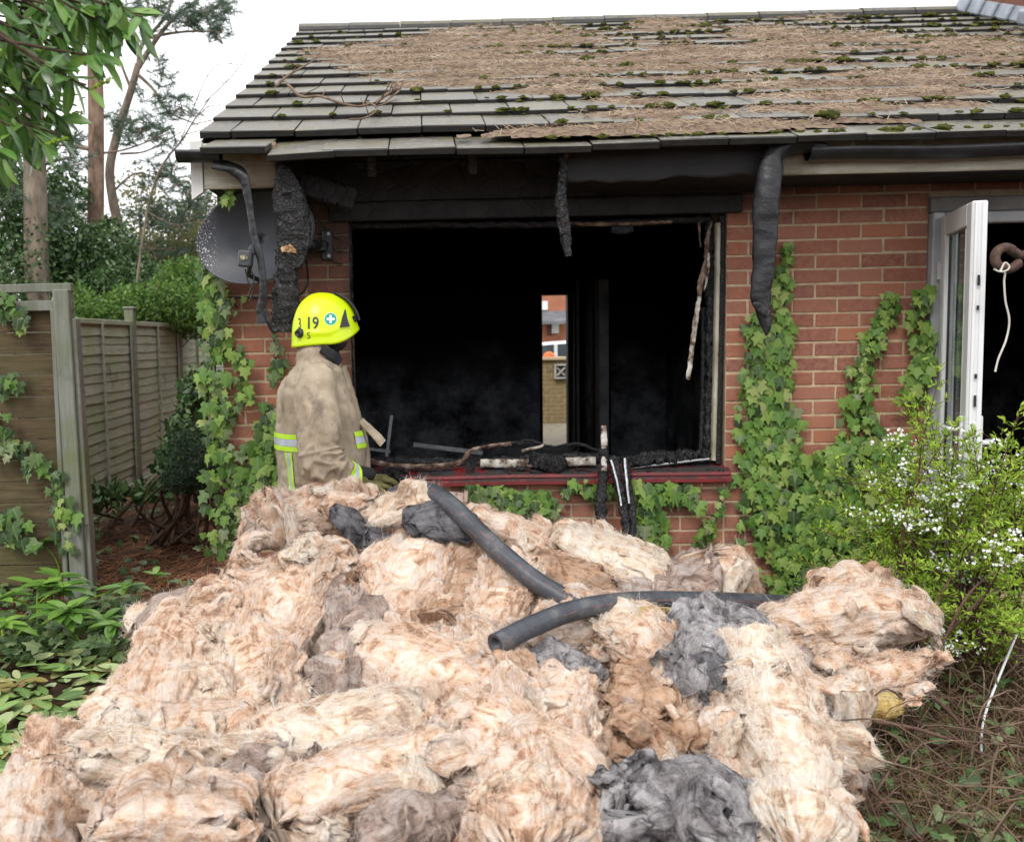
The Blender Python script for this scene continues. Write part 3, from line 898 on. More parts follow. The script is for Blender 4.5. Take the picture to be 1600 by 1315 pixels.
# burnt pieces of window frame leaning on the sill
for nm, lab, A, parts_ in [
    ('burnt_frame_bar', 'tall burnt window bar with a silver tip leaning on the red sill', None,
     [('bar', [(942, 700), (942, 745), (939, 790), (940, 850), (941, 960)], [13, 13, 17, 16, 14], [-.09, -.11, -.16, -.24, -.40], 'char'),
      ('silver_tip', [(943, 664), (944, 690), (944, 735)], [9, 10, 9], [-.06, -.08, -.12], 'burnt_pvc')]),
    ('burnt_frame_bar', 'burnt window bar with pale streaks slanting down from the sill', None,
     [('bar', [(957, 712), (966, 752), (975, 800), (984, 860), (998, 960)], [12, 13, 12, 12, 11], [-.09, -.13, -.18, -.26, -.42], 'char_ash'),
      ('metal_edge', [(955, 718), (964, 752), (971, 790)], [3.5, 3.5, 3], [-.12, -.165, -.21], 'silver')]),
    ('burnt_frame_bar', 'narrow blackened bar with a bright metal edge, rightmost of the leaning bars', None,
     [('bar', [(977, 712), (982, 760), (988, 800), (989, 850), (996, 960)], [9, 10, 10, 9, 9], [-.09, -.14, -.19, -.27, -.42], 'char'),
      ('metal_edge', [(976, 715), (979, 750), (983, 786)], [4, 4, 3], [-.12, -.17, -.21], 'silver')])]:
    root = empty(nm, tuple(at(*parts_[0][1][-1], parts_[0][3][-1])), lab, 'burnt bar', 'burnt bars leaning on the sill')
    for pn_, lst, wp, Ys, mt_ in parts_:
        kid(pn_, strip_mesh(pn_, pxs(lst, Ys), [q/1499*4.8 for q in wp], .03 if pn_ == 'bar' else .008, M[mt_], n=120, m=16, amp=.006 if pn_ == 'bar' else .002, freq=24, seed=len(lab)+len(pn_), ridge=(pn_ == 'bar')), root)

# ------------------------------------------------------------------ satellite dish
dish = empty('satellite_dish', tuple(at(396, 367, -.0)), 'large dark oval satellite dish on the brick pier beside the window', 'satellite dish')
DC = at(397, 368, -.30)
nrm = Vector((-.30, -1, .10)).normalized()
xa = Vector((0, 0, 1)).cross(nrm); xa.normalize(); xa = -xa if xa.x < 0 else xa
za = nrm.cross(xa); za = -za if za.z < 0 else za
rl = R(9)
xa2 = xa*math.cos(rl)+za*math.sin(rl); za2 = za*math.cos(rl)-xa*math.sin(rl)
da, db = .315, .228
V, rr = [], [0.02, .15, .3, .45, .6, .75, .88, .97, 1.0, 1.0, .985, .9, .6, .3, .02]
dd = [.075*(1-q*q) for q in rr[:8]]+[0, -.006]; dd = dd[:9]+[.008, .016, .03, .065, .085, .092]
NA = 64
for q, (r_, d_) in enumerate(zip(rr, dd)):
    for k in range(NA):
        a = 2*math.pi*k/NA
        V.append(Vector(DC)+xa2*(r_*da*math.cos(a))+za2*(r_*db*math.sin(a))-nrm*d_)
F = grid_faces(len(rr), NA, close_v=True)
def dish_mat():
    mt, t, b = newmat('dish_paint', .45, .45)
    p = position(t); s = sep(t, p)
    c = ramp(t, noise(t, p, 5, 5, .6), [(.3, (.028, .031, .041)), (.7, (.060, .064, .080))])
    fl_ = math_(t, 'MULTIPLY', mapr(t, noise(t, p, 150, 2, .5), .60, .64), mapr(t, math_(t, 'ADD', s['X'], math_(t, 'MULTIPLY', noise(t, p, 10), .1)), -2.60, -2.66))
    c = mixc(t, fl_, c, (.55, .55, .55))
    t.links.new(c, b.inputs['Base Color'])
    return mt
M['dish'] = dish_mat()
kid('reflector', mesh_np('reflector', V, [F, np.array([[k for k in range(NA)][::-1]]), np.array([[14*NA+k for k in range(NA)]])], M['dish']), dish)
lnb = at(384, 404, -.56)
am = MB(); am.tube([Vector(DC)-za2*.22-nrm*.01, Vector(DC)-za2*.21+nrm*.12, Vector(lnb)+Vector((.01, .06, -.02)), Vector(lnb)+Vector((0, .03, 0))], .011, 10)
kid('feed_arm', am.mesh('feed_arm', M['gutter'], True), dish)
lb = MB(); lb.bevbox(lnb, (.062, .05, .075), .008, (0, R(6), R(-12))); lb.tube([Vector(lnb)+Vector((.025, .0, .03)), Vector(lnb)+Vector((.03, .05, .045)), Vector(lnb)+Vector((.02, .10, .05))], [.016, .024, .026], 14)
lo = kid('receiver', lb.mesh('receiver', simple('receiver_plastic', [(.3, (.05, .055, .06)), (.7, (.09, .095, .10))], 12, .5)), dish)
lbl = MB(); lbl.box(Vector(lnb)+Vector((-.003, -.0285, .004)), (.034, .002, .022), (0, R(6), R(-12)))
o = obj('sticker', lbl.mesh('sticker', simple('yellowed_label', [(.45, (.10, .09, .06)), (.5, (.38, .36, .25))], 90, .6, bmp=0))); o.parent = lo
br = MB()
wx = at(512, 383, 0)[0]; wz = at(512, 383, 0)[2]
br.bevbox((wx, -.014, wz), (.055, .02, .15), .004)
br.tube([(wx-.01, -.02, wz), (wx-.06, -.12, wz-.005), Vector(DC)-nrm*.10], .022, 12)
br.bevbox((wx-.05, -.05, wz-.01), (.10, .05, .05), .006)
bro = kid('wall_bracket', br.mesh('wall_bracket', M['gutter']), dish)
for dz in (-.055, .055):
    s_ = MB(); s_.tube([(wx+.008, -.022, wz+dz), (wx+.008, -.032, wz+dz)], .008, 8)
    o = obj('bolt', s_.mesh('bolt', M['silver'])); o.parent = bro
def cable(name, lst, Y, r, mat, parent=None, n=40, **kw):
    mb = MB(); mb.tube(crom(pxs(lst, Y), n), r, 8)
    me = mb.mesh(name, mat, True)
    return kid(name, me, parent) if parent is not None else obj(name, me, **kw)
cable('coaxial_cable', [(383, 420), (388, 440), (396, 452), (390, 470)], -.54, .0035, M['gutter'], dish)
cable('coaxial_cable', [(390, 418), (397, 435), (388, 462)], -.54, .0035, M['gutter'], dish)
cable('coaxial_cable', [(478, 405), (481, 430), (480, 445), (468, 460), (440, 464), (350, 464)], [-.1, -.02, -.012, -.012, -.012, -.012], .005, M['gutter'], dish)
cable('loose_wire', [(484, 310), (500, 345), (530, 374)], -.012, .003, M['gutter'], label='upper thin burnt wire slanting from the dish to the window jamb', cat='wire', group='burnt wires beside the window')
cable('loose_wire', [(503, 371), (512, 386), (535, 392)], -.016, .003, M['gutter'], label='short burnt wire curling from the dish bracket to the jamb', cat='wire', group='burnt wires beside the window')
cable('loose_wire', [(500, 392), (515, 405), (536, 413)], -.012, .003, M['gutter'], label='lowest burnt wire, below the dish bracket beside the window', cat='wire', group='burnt wires beside the window')
cable('loose_wire', [(513, 310), (528, 325), (534, 330), (546, 318)], -.04, .003, M['gutter'], label='thin wire looping at the corner of the lintel board', cat='wire', group='burnt wires beside the window')

# ------------------------------------------------------------------ french door, standing open
df = MB()
z0d = .08
df.bevbox((DX0+.032, -.0, (z0d+2.09)/2), (.06, .075, 2.09-z0d), .006)
df.bevbox((DX1-.032, -.0, (z0d+2.09)/2), (.06, .075, 2.09-z0d), .006)
df.bevbox(((DX0+DX1)/2, -.0, 2.062), (DX1-DX0-.13, .075, .055), .006)
dfo = part('door_frame', df.mesh('door_frame', M['pvc_dirty']))
hd = MB(); hd.bevbox(((DX0+DX1)/2, -.01, 2.128), (DX1-DX0+.02, .05, .072), .005)
part('door_head_board', hd.mesh('door_head_board', simple('weathered_head', [(.3, (.12, .115, .11)), (.7, (.24, .235, .225))], 5, .7)))
part('door_step', MB().bbox(DX0, DX1, -.06, .3, -.1, .075).mesh('door_step', M['mortar']))
hx, hy = DX0+.035, -.045
fxy = at(1519, 320, -.64)
dvec = np.array([fxy[0]-hx, -.64-hy]); LW = np.linalg.norm(dvec); dvec /= LW
ang = math.atan2(dvec[1], dvec[0])
RM = np.array(Matrix.Rotation(ang, 3, 'Z'))
zb, zt = .10, 2.065
def lp(u, v, z): return np.array([hx+dvec[0]*u+RM[0, 1]*v, hy+dvec[1]*u+RM[1, 1]*v, z])
TH2 = .062
SW = .095
dl = MB()
dl.bevbox(lp(SW/2, TH2/2, (zb+zt)/2), (SW, TH2, zt-zb), .006, RM)
dl.bevbox(lp(LW-SW/2, TH2/2, (zb+zt)/2), (SW, TH2, zt-zb), .006, RM)
dl.bevbox(lp(LW/2, TH2/2, zt-.05), (LW-2*SW, TH2, .10), .005, RM)
dl.bevbox(lp(LW/2, TH2/2, zb+.09), (LW-2*SW, TH2, .18), .005, RM)
for dz0, dz1 in ((zb, zt),):
    dl.bevbox(lp(LW+.006, TH2*.26, (zb+zt)/2), (.012, .012, zt-zb-.01), .002, RM)
    dl.bevbox(lp(LW+.004, TH2*.80, (zb+zt)/2), (.008, .02, zt-zb-.01), .002, RM)
door = part('french_door', dl.mesh('french_door', M['pvc']))
def dsub(name, mb, mat): return part(name, mb.mesh(name, mat), door)
gl = MB()
gl.box(lp(LW/2, TH2/2-.008, (zb+.18+zt-.10)/2), (LW-2*SW-.002, .004, zt-zb-.285), RM)
gl.box(lp(LW/2, TH2/2+.010, (zb+.18+zt-.10)/2), (LW-2*SW-.002, .004, zt-zb-.285), RM)
dsub('glass_pane', gl, M['glass'])
bd = MB()
for u, w_ in ((SW+.009, .018), (LW-SW-.009, .018)): bd.bevbox(lp(u, TH2+.0-.05, (zb+.19+zt-.11)/2), (w_, .024, zt-zb-.30), .003, RM)
dsub('glazing_bead', bd, M['pvc'])
gk = MB()
for u in (SW+.004,): gk.box(lp(u+.018, TH2/2, (zb+.19+zt-.11)/2), (.008, .03, zt-zb-.29), RM)
dsub('gasket', gk, M['gutter'])
for zz, hh in ((1.72, .045), (1.60, .02), (1.30, .02), (1.19, .05), (1.05, .02), (.92, .05), (.55, .05)):
    lk = MB(); lk.box(lp(LW+.0135, TH2*.5, zz), (.003, .010, hh), RM); dsub('lock_plate', lk, M['gutter'])
hn = MB()
hn.bevbox(lp(LW-.045, -.008, 1.02), (.03, .012, .20), .004, RM)
hn.tube([lp(LW-.045, -.01, 1.06), lp(LW-.045, -.055, 1.06), lp(LW-.10, -.06, 1.06), lp(LW-.16, -.058, 1.06)], .010, 10)
hn.bevbox(lp(LW-.045, TH2+.008, 1.02), (.03, .012, .20), .004, RM)
hn.tube([lp(LW-.045, TH2+.01, 1.0), lp(LW-.045, TH2+.055, 1.0), lp(LW-.10, TH2+.06, 1.0), lp(LW-.15, TH2+.058, .995)], .011, 10)
dsub('handle', hn, M['pvc'])
for zz in (.4, 1.05, 1.80):
    hg = MB()
    hg.tube([(DX0+.028, -.052, zz-.045), (DX0+.028, -.052, zz+.045)], .012, 10)
    dsub('hinge', hg, M['pvc_dirty'])

# rusty curled bracket with a string
M['rust'] = simple('rusty_iron', [(.3, (.035, .022, .018)), (.55, (.085, .050, .040)), (.75, (.16, .085, .055))], 40, .75, .3, .4)
BY = -.85
cc = at(1573, 403, BY)
sc_ = (4.954+BY)/1499
pts = []
for k in range(26):
    a = R(-75-k*15.)
    pts.append(cc+np.array([math.cos(a)*18*sc_, -.0006*k, math.sin(a)*17*sc_]))
e = pts[-1]
pts = [pts[0]+np.array([14*sc_, .01, 6*sc_]), ]+pts
pts = pts[::-1]
tail_ = [at(1600, 398, BY+.03), at(1640, 378, BY+.1), np.array([1.6, -.4, 1.93]), np.array([2.3, -.1, 1.95]), np.array([2.9, -.01, 1.95])]
curl = [cc+np.array([math.cos(R(a))*17*sc_, .018*(a+20)/330, math.sin(R(a))*16*sc_]) for a in np.arange(330, -20, -15)]
curl = curl[::-1]
path = [at(1594, 411, BY-.012)]+[cc+np.array([math.cos(R(a))*17*sc_, -.012+.03*(k/20), math.sin(R(a))*16.5*sc_]) for k, a in enumerate(np.arange(-35, -330, -15))]+tail_
mb = MB(); mb.tube(crom(path, 120), 7.2*sc_, 12)
hook = mb.build('curled_bracket', M['rust'], smooth=True, label='rusty iron bracket curled into a ring before the dark doorway', cat='bracket')
mb = MB()
sp_ = pxs([(1566, 418), (1563, 423), (1570, 426), (1569, 440), (1571, 470), (1577, 500), (1572, 530), (1560, 560), (1555, 580)], BY-.03)
mb.tube(crom(sp_, 60), 1.5*sc_, 6)
mb.tube(crom(pxs([(1553, 420), (1562, 424), (1573, 422), (1577, 416), (1570, 410), (1563, 424)], BY-.045), 30), 1.4*sc_, 6)
mb.build('white_string', simple('pale_string', [(.3, (.5, .48, .42)), (.7, (.68, .66, .6))], 30, .8), smooth=True, label='pale string tied to the rusty curled bracket and hanging loose', cat='string')
# debris in the burnt room
for q, (px, py, Y, dx, dz, lab) in enumerate([(607, 690, 1.2, .02, .35, 'thin grey stick upright in the burnt room beside the firefighter'), (575, 700, 1.4, .3, .01, 'pale strip lying in the burnt room low at the left'), (700, 700, 1.9, .5, -.03, 'long pale strip lying across the dark room floor')]):
    a = at(px, py, Y)
    mb = MB(); mb.box(a, (max(dx, .02), .03, max(abs(dz), .02)), (0, R(8), 0))
    mb.build('debris_stick', M['silver'] if q else M['pvc_dirty'], label=lab, cat='debris')
mb = MB(); a = at(590, 710, .9)
hs = strip_mesh('rubble_heap', [(-1.95, .9, .10), (-1.6, 1.1, .25), (-1.1, 1.0, .3), (-.6, .9, .3), (-.2, .8, .2)], [.5, .7, .8, .7, .5], .5, M['char_ash'], face=(0, 0, 1), n=90, m=30, amp=.06, freq=6, seed=77)
obj('rubble_heap', hs, label='low black rubble inside the burnt room below the window', cat='rubble')
# ------------------------------------------------------------------ the heap of torn loft insulation
def wool_mat(name, pale, mid, dark, dirt=(.10, .07, .055), grey=.35, white=.5):
    mt, t, b = newmat(name, .95, .08)
    uv = coords(t, 'UV'); p = position(t)
    st = noise(t, vscale(t, uv, (7, 34, 1)), 1.0, 8, .70, 1.3)
    sw = noise(t, p, 8.5, 7, .60, 2.4)
    pt = noise(t, p, 3.2, 4, .6, .6)
    f = math_(t, 'ADD', math_(t, 'ADD', math_(t, 'MULTIPLY', sw, .56), math_(t, 'MULTIPLY', st, .26)), math_(t, 'MULTIPLY', pt, .18))
    wht = tuple(min(.93, q*(1-white*.75)+.92*white*.75) for q in pale)
    c = ramp(t, f, [(.415, dark), (.455, mid), (.495, pale), (.525, tuple((a+b)/2 for a, b in zip(pale, wht))), (.56, wht)])
    g_ = mapr(t, noise(t, p, 2.6, 6, .68), .56, .68, 0, grey)
    c = mixc(t, g_, c, (.34, .27, .235))
    b2 = mapr(t, noise(t, vscale(t, uv, (3, 9, 1)), 1.3, 7, .74, 1.2), .53, .67, 0, .65)
    c = mixc(t, b2, c, (.46, .275, .19))
    fs = noise(t, vscale(t, uv, (16, 150, 1)), 1.0, 5, .7, .8)
    c = mixc(t, mapr(t, fs, .50, .66, 0, .40), c, tuple(min(.95, q*1.12+.04) for q in pale))
    c = mixc(t, mapr(t, fs, .50, .34, 0, .35), c, tuple(q*.82 for q in dark))
    sp = mapr(t, noise(t, p, 85, 2, .5), .725, .75, 0, .85)
    c = mixc(t, sp, c, dirt)
    t.links.new(c, b.inputs['Base Color'])
    h = math_(t, 'ADD', noise(t, vscale(t, uv, (16, 120, 1)), 1.0, 6, .7, .5), math_(t, 'MULTIPLY', noise(t, p, 55, 5, .7), .8))
    bump(t, b, h, 1.0, .016)
    b.inputs['Subsurface Weight'].default_value = .12
    b.inputs['Subsurface Radius'].default_value = (1., .65, .45)
    b.inputs['Subsurface Scale'].default_value = .012
    return mt
PE = wool_mat('peach_wool', (.77, .575, .435), (.665, .42, .28), (.37, .215, .14), grey=.6, white=.52)
PW = wool_mat('pale_wool', (.79, .655, .515), (.70, .50, .36), (.43, .28, .19), grey=.55, white=.45)
BRW = wool_mat('brown_wool', (.56, .36, .235), (.44, .26, .165), (.24, .135, .085), grey=.5, white=.2)
DRT = wool_mat('dirty_wool', (.44, .33, .275), (.33, .24, .20), (.17, .125, .11), grey=.6, white=.35)
GRY = wool_mat('grey_wool', (.36, .335, .34), (.24, .225, .232), (.095, .09, .097), dirt=(.03, .03, .03), grey=.2, white=.35)
YEL = wool_mat('yellow_wool', (.74, .56, .24), (.62, .42, .14), (.38, .23, .07), grey=.2, white=.25)
FLT = wool_mat('dark_felt', (.145, .140, .150), (.085, .083, .09), (.032, .032, .036), dirt=(.02, .02, .02), grey=.25, white=.12)
for m_ in (GRY, FLT):
    for n_ in m_.node_tree.nodes:                 # no warm stains on the grey wool
        if n_.type == 'MIX' and tuple(round(v, 3) for v in n_.inputs['B'].default_value[:3]) == (.46, .275, .19):
            n_.inputs['B'].default_value = (.12, .11, .115, 1)
        if n_.type == 'MIX' and tuple(round(v, 2) for v in n_.inputs['B'].default_value[:3]) == (.90, .87, .82):
            n_.inputs['B'].default_value = (.5, .48, .48, 1)

def fibre_mat(name, stops):
    mt, t, b = newmat(name, .9, .1)
    c = ramp(t, t.nodes.new('ShaderNodeNewGeometry').outputs['Random Per Island'], stops)
    p = position(t)
    c = mixc(t, mapr(t, noise(t, p, 2.6, 6, .68), .56, .68, 0, .4), c, (.36, .29, .25))
    t.links.new(c, b.inputs['Base Color'])
    return mt
FIB = {'peach_wool': fibre_mat('peach_fibre', [(0, (.36, .20, .125)), (.25, (.62, .40, .28)), (.55, (.79, .60, .47)), (.8, (.86, .76, .66)), (1, (.90, .87, .82))]),
       'pale_wool': fibre_mat('pale_fibre', [(0, (.55, .38, .28)), (.25, (.78, .60, .47)), (.5, (.88, .78, .68)), (1, (.93, .91, .88))]),
       'brown_wool': fibre_mat('brown_fibre', [(0, (.22, .12, .075)), (.5, (.48, .29, .19)), (1, (.72, .52, .39))]),
       'dirty_wool': fibre_mat('dirty_fibre', [(0, (.16, .12, .10)), (.5, (.38, .29, .24)), (1, (.62, .53, .46))]),
       'grey_wool': fibre_mat('grey_fibre', [(0, (.06, .055, .06)), (.5, (.20, .185, .19)), (1, (.46, .44, .44))])}
def YD(py): return float(np.interp(py, [740, 770, 900, 1000, 1100, 1200, 1315, 1400], [-.85, -.95, -1.4, -1.75, -2.1, -2.45, -2.8, -3.0]))
UPV = np.array([0, -.72, .69])
fib_total = 0
def fibres(o, root, nn, tt, uv, mat, r):
    global fib_total
    cnt = len(root)
    sd = np.cross(nn, tt); sd /= np.linalg.norm(sd, axis=1)[:, None]+1e-9
    th = r.normal(0, .75, cnt)+(r.random(cnt) < .5)*np.pi
    dr = tt*np.cos(th)[:, None]+sd*np.sin(th)[:, None]
    lift = np.abs(r.normal(0, .16, cnt))+.04
    ln = r.uniform(.012, .034, cnt)*np.where(r.random(cnt) < .07, 2.0, 1)
    bend = r.normal(0, .55, (cnt, 3))
    w_ = r.uniform(.0002, .00056, cnt)
    rows = []
    side = np.cross(dr, nn); side /= np.linalg.norm(side, axis=1)[:, None]+1e-9
    for f_ in (0, .4, .75, 1.):
        c_ = root-nn*.003+dr*(ln*f_)[:, None]+nn*(ln*lift*(f_*1.5-f_*f_*.8))[:, None]+bend*(ln*f_*f_*.45)[:, None]
        ww = (w_*(1-.75*f_))[:, None]*side
        rows += [c_-ww, c_+ww]
    FV = np.stack(rows, 1).reshape(-1, 3)
    base = np.arange(cnt)[:, None]*8
    FF = np.concatenate([base+np.array([[0, 1, 3, 2]]), base+np.array([[2, 3, 5, 4]]), base+np.array([[4, 5, 7, 6]])])
    fuv = np.repeat(uv+r.normal(0, .02, (cnt, 2)), 8, 0)
    obj('loose_fibres', mesh_np('loose_fibres', FV, [FF], FIB.get(mat.name, mat), True, fuv), o, kind='stuff')
    fib_total += cnt
def flap(o, p, nn, d_, L_, Wd, mat, seed):
    """a ragged sheet of wool, attached at P and curling away from the batt"""
    n, m = 26, 26
    r = np.random.default_rng(seed)
    d_ = d_-nn*(d_@nn); d_ /= np.linalg.norm(d_)+1e-9
    sd = np.cross(d_, nn)
    t = np.linspace(0, 1, n)
    cu = r.uniform(-.2, .55)
    P = p+d_*(L_*(t-.35))[:, None]+nn*(-.012+L_*cu*np.clip(t-.25, 0, 1)**2*1.1)[:, None]+np.array([0, 0, -1.])*(.30*L_*t*t)[:, None]
    tw = r.normal(0, .9)*(t-.3)
    a = np.arange(m)/m*2*np.pi
    prof = np.clip(np.sin(np.pi*np.clip(t*.93+.05, 0, 1)), 0, 1)**.45
    wob = 1+.45*pn(np.stack([t*3.1, 0*t+seed, 0*t], -1), seed)
    u = np.cos(a)*.5; v = np.sign(np.sin(a))*np.abs(np.sin(a))**.8*.5
    B = sd*np.cos(tw)[:, None]+nn*np.sin(tw)[:, None]; N = nn*np.cos(tw)[:, None]-sd*np.sin(tw)[:, None]
    V = P[:, None, :]+B[:, None, :]*(Wd*prof*wob)[:, None, None]*u[None, :, None]+N[:, None, :]*(.026*prof)[:, None, None]*v[None, :, None]
    uu = np.tile(u, n); tt = np.repeat(t, m)
    Vf = V.reshape(-1, 3)
    w1 = fbm(np.stack([tt*L_*11, uu*Wd*11, 0*tt+seed*.37], -1), 3, seed)
    Vf = Vf+np.repeat(N, m, 0)*(.040*w1)[:, None]
    q = np.stack([fbm(np.stack([uu*Wd*26, np.round(tt*2)*.0+tt*5, 0*tt+k], -1), 3, seed+k) for k in range(3)], -1)
    Vf = Vf+(d_*(q[:, :1]*.030*np.repeat(np.clip(t*2-.4, 0, 1), m)[:, None])+sd*(q[:, 1:2]*.014)+nn*(q[:, 2:]*.006))
    F = [grid_faces(n, m, close_v=True)]
    uv = np.stack([tt*L_+seed*.13, uu*Wd+seed*.29], -1)
    fo = obj('torn_flap', mesh_np('torn_flap', Vf, F, mat, True, uv), o)
    G = Vf.reshape(n, m, 3)
    Q = np.cross(np.roll(G, -1, 1)-np.roll(G, 1, 1), np.gradient(G, axis=0)).reshape(-1, 3); Q /= np.linalg.norm(Q, axis=1)[:, None]+1e-9
    Q *= np.sign(np.sum(Q*(Vf-np.repeat(P, m, 0)), 1).mean())
    idx = r.integers(0, n*m, int(16000*L_*Wd*2.2))
    idx = idx[((Vf[idx]-CAM)*Q[idx]).sum(1) < .1]
    if len(idx) > 10: fibres(fo, Vf[idx], Q[idx], np.repeat(np.gradient(P, axis=0)/L_*n, m, 0)[idx], uv[idx], mat, r)
    return fo
FLM = {'peach_wool': (PE, PE, PW, BRW), 'pale_wool': (PW, PW, PE, PW), 'brown_wool': (BRW, PE, BRW, DRT), 'dirty_wool': (DRT, DRT, PE, BRW), 'grey_wool': (GRY, GRY, FLT, GRY), 'yellow_wool': (YEL,)*4, 'dark_felt': (FLT, FLT, GRY, FLT)}
def batt(label, pts, wid, thk, mat, face=None, seed=0, fold=.022, lump=.03, fine=.005, fib=1.0, tw=0., sq=3.4, name='insulation_batt', cat='insulation', Y=None, curl=0., end=.10, flaps=True, grp='torn insulation in the heap', res=.0085):
    """one torn batt: a thick slab bent along its spine, folded and frayed"""
    global fib_total
    P0 = np.array([at(a[0], a[1], (Y if Y is not None else YD(a[1]))+(a[2] if len(a) > 2 else 0)) for a in pts])
    sc = np.array([(P_[1]-CAM[1])/1499 for P_ in P0])
    W0 = np.interp(np.linspace(0, 1, len(pts)), np.linspace(0, 1, len(wid)), wid)*sc
    Ltot = np.linalg.norm(np.diff(P0, axis=0), axis=1).sum()
    n = int(np.clip(Ltot/res, 26, 130)); m = int(np.clip(2*(W0.mean()+thk)/res, 36, 120))
    P = crom(P0, n)
    t = np.linspace(0, 1, n)
    # push the ends out so that the slab reaches past its last spine points
    T = np.gradient(P, axis=0); T /= np.linalg.norm(T, axis=1)[:, None]+1e-9
    s = np.concatenate([[0], np.cumsum(np.linalg.norm(np.diff(P, axis=0), axis=1))])
    W = np.interp(t, np.linspace(0, 1, len(W0)), W0)
    H = np.full(n, thk)
    fc = UPV if face is None else np.asarray(face, float)
    N = np.tile(fc, (n, 1)); N -= T*np.sum(N*T, 1)[:, None]; N /= np.linalg.norm(N, axis=1)[:, None]+1e-9
    B = np.cross(T, N)
    ang = tw*(t-.5)
    P = P+N*(.05 if thk == .05 else 0)
    N, B = N*np.cos(ang)[:, None]+B*np.sin(ang)[:, None], B*np.cos(ang)[:, None]-N*np.sin(ang)[:, None]
    a = np.arange(m)/m*2*np.pi
    u = np.sign(np.cos(a))*np.abs(np.cos(a))**(2/sq)*.5
    v = np.sign(np.sin(a))*np.abs(np.sin(a))**(2/sq)*.5
    e = np.minimum(t, 1-t)/max(end, 1e-3)
    prof = np.clip(1-(1-np.clip(e, 0, 1))**3.2, 0, 1)**(1/2.4)
    prof = np.maximum(prof, .03)
    wob = 1+.16*pn(np.stack([s*6, 0*s+seed, 0*s], -1), seed)
    uu = W[:, None]*wob[:, None]*prof[:, None]*u; vv = H[:, None]*prof[:, None]*v
    if curl: vv = vv-curl*(uu/(W.max()/2))**2*W.max()*.5
    V = P[:, None, :]+B[:, None, :]*uu[..., None]+(N-0*T)[:, None, :]*vv[..., None]
    # ends rounded off unevenly
    V = V+T[:, None, :]*(.05*fbm(np.stack([np.tile(u*5, n), np.tile(v*3, n), np.repeat((t > .5)*9.+seed, m)], -1), 3, seed+5).reshape(n, m)*np.repeat(1-np.clip(e*.5, 0, 1), m).reshape(n, m))[..., None]
    V = V.reshape(-1, 3)
    per = 2*(W.mean()+thk)
    kk = min(1., min(thk, W.mean()*.7)/.13)
    lump *= kk; fold *= kk*.62
    sm = np.repeat(s, m); am = np.tile(np.arange(m)/m*per, n)
    def normals(V):
        G = V.reshape(n, m, 3)
        du = np.gradient(G, axis=0); dv = np.roll(G, -1, 1)-np.roll(G, 1, 1)
        Q = np.cross(dv, du).reshape(-1, 3)
        Q /= np.linalg.norm(Q, axis=1)[:, None]+1e-12
        C_ = np.repeat(P, m, 0)
        sg = np.sign(np.sum(Q*(V-C_), 1)); return Q*np.where(sg == 0, 1, sg)[:, None] if 0 else Q*np.sign(np.mean(sg)+1e-9)
    Nn = normals(V)
    big = fbm(V*4.2, 3, seed)
    V = V+Nn*(1.35*lump*big)[:, None]
    Nn = normals(V)
    wv = fbm(V*4, 2, seed+40)*.35
    ca, sa2 = np.cos(am/per*2*np.pi)*per/6.28, np.sin(am/per*2*np.pi)*per/6.28
    fl1 = pn(np.stack([sm*3.2+wv, ca*13+wv*3, sa2*13], -1), seed+11)
    fl2 = pn(np.stack([sm*8+wv*2, ca*30, sa2*30+wv*4], -1), seed+13)
    fl3 = .55*fbm(np.stack([sm*7+wv, ca*17, sa2*17], -1), 3, seed+17)+.45*fbm(V*13, 2, seed+18)
    rid = (1-np.minimum(np.abs(fl1)*2.6, 1))**2
    rid2 = (1-np.minimum(np.abs(fl2)*2.4, 1))**2
    d = -fold*rid*1.1-fold*.45*rid2+fold*.75*fl3
    # a few torn tongues that stand off the surface
    tg = np.clip(pn(np.stack([sm*5+wv*2, ca*12, sa2*12], -1), seed+23)-.30, 0, 1)
    d = d+.045*kk*tg
    fi = fbm(np.stack([sm*15+wv*4, ca*75, sa2*75], -1), 3, seed+29)
    d = d+fine*fi
    V = V+Nn*d[:, None]
    Nn = normals(V)
    F = [grid_faces(n, m, close_v=True)]
    k = len(V)
    V2 = np.vstack([V, V[:m].mean(0), V[-m:].mean(0)])
    i = np.arange(m); j = (i+1) % m; b_ = (n-1)*m
    F += [np.stack([np.full(m, k), j, i], 1), np.stack([np.full(m, k+1), b_+i, b_+j], 1)]
    uv = np.vstack([np.stack([sm, am], -1), [[s[0], 0], [s[-1], 0]]])
    o = obj(name, mesh_np(name, V2, F, mat, True, uv), None, label=label, cat=cat, group=grp)
    cnt = int(fib*15000*(Ltot*per)/.45)
    if cnt > 20:
        r = np.random.default_rng(seed+500)
        idx = r.integers(0, n*m, cnt)
        vis = ((V[idx]-CAM)*Nn[idx]).sum(1) < .12*np.linalg.norm(V[idx]-CAM, axis=1)   # those on the open side of the heap
        idx = idx[vis]
        fibres(o, V[idx], Nn[idx], np.repeat(T, m, 0)[idx], uv[idx], mat, r)
    # torn sheets that peel off the batt
    if flaps and thk > .08:
        r = np.random.default_rng(seed+900)
        for q in range(int(np.clip(Ltot*per*12, 2, 8))):
            for tries in range(30):
                k_ = r.integers(m*2, n*m-m*2)
                vd = (CAM-V[k_])/np.linalg.norm(CAM-V[k_])
                if Nn[k_]@vd > .25 and Nn[k_][2] > -.3: break
            d_ = np.array([r.normal(0, .9), -.35, r.normal(-.35, .7)])+.5*T[k_//m]*r.choice([-1, 1])
            flap(o, V[k_], Nn[k_], d_, r.uniform(.08, .26), r.uniform(.07, .22), FLM[mat.name][r.integers(0, 4)], seed*11+q)
    return o

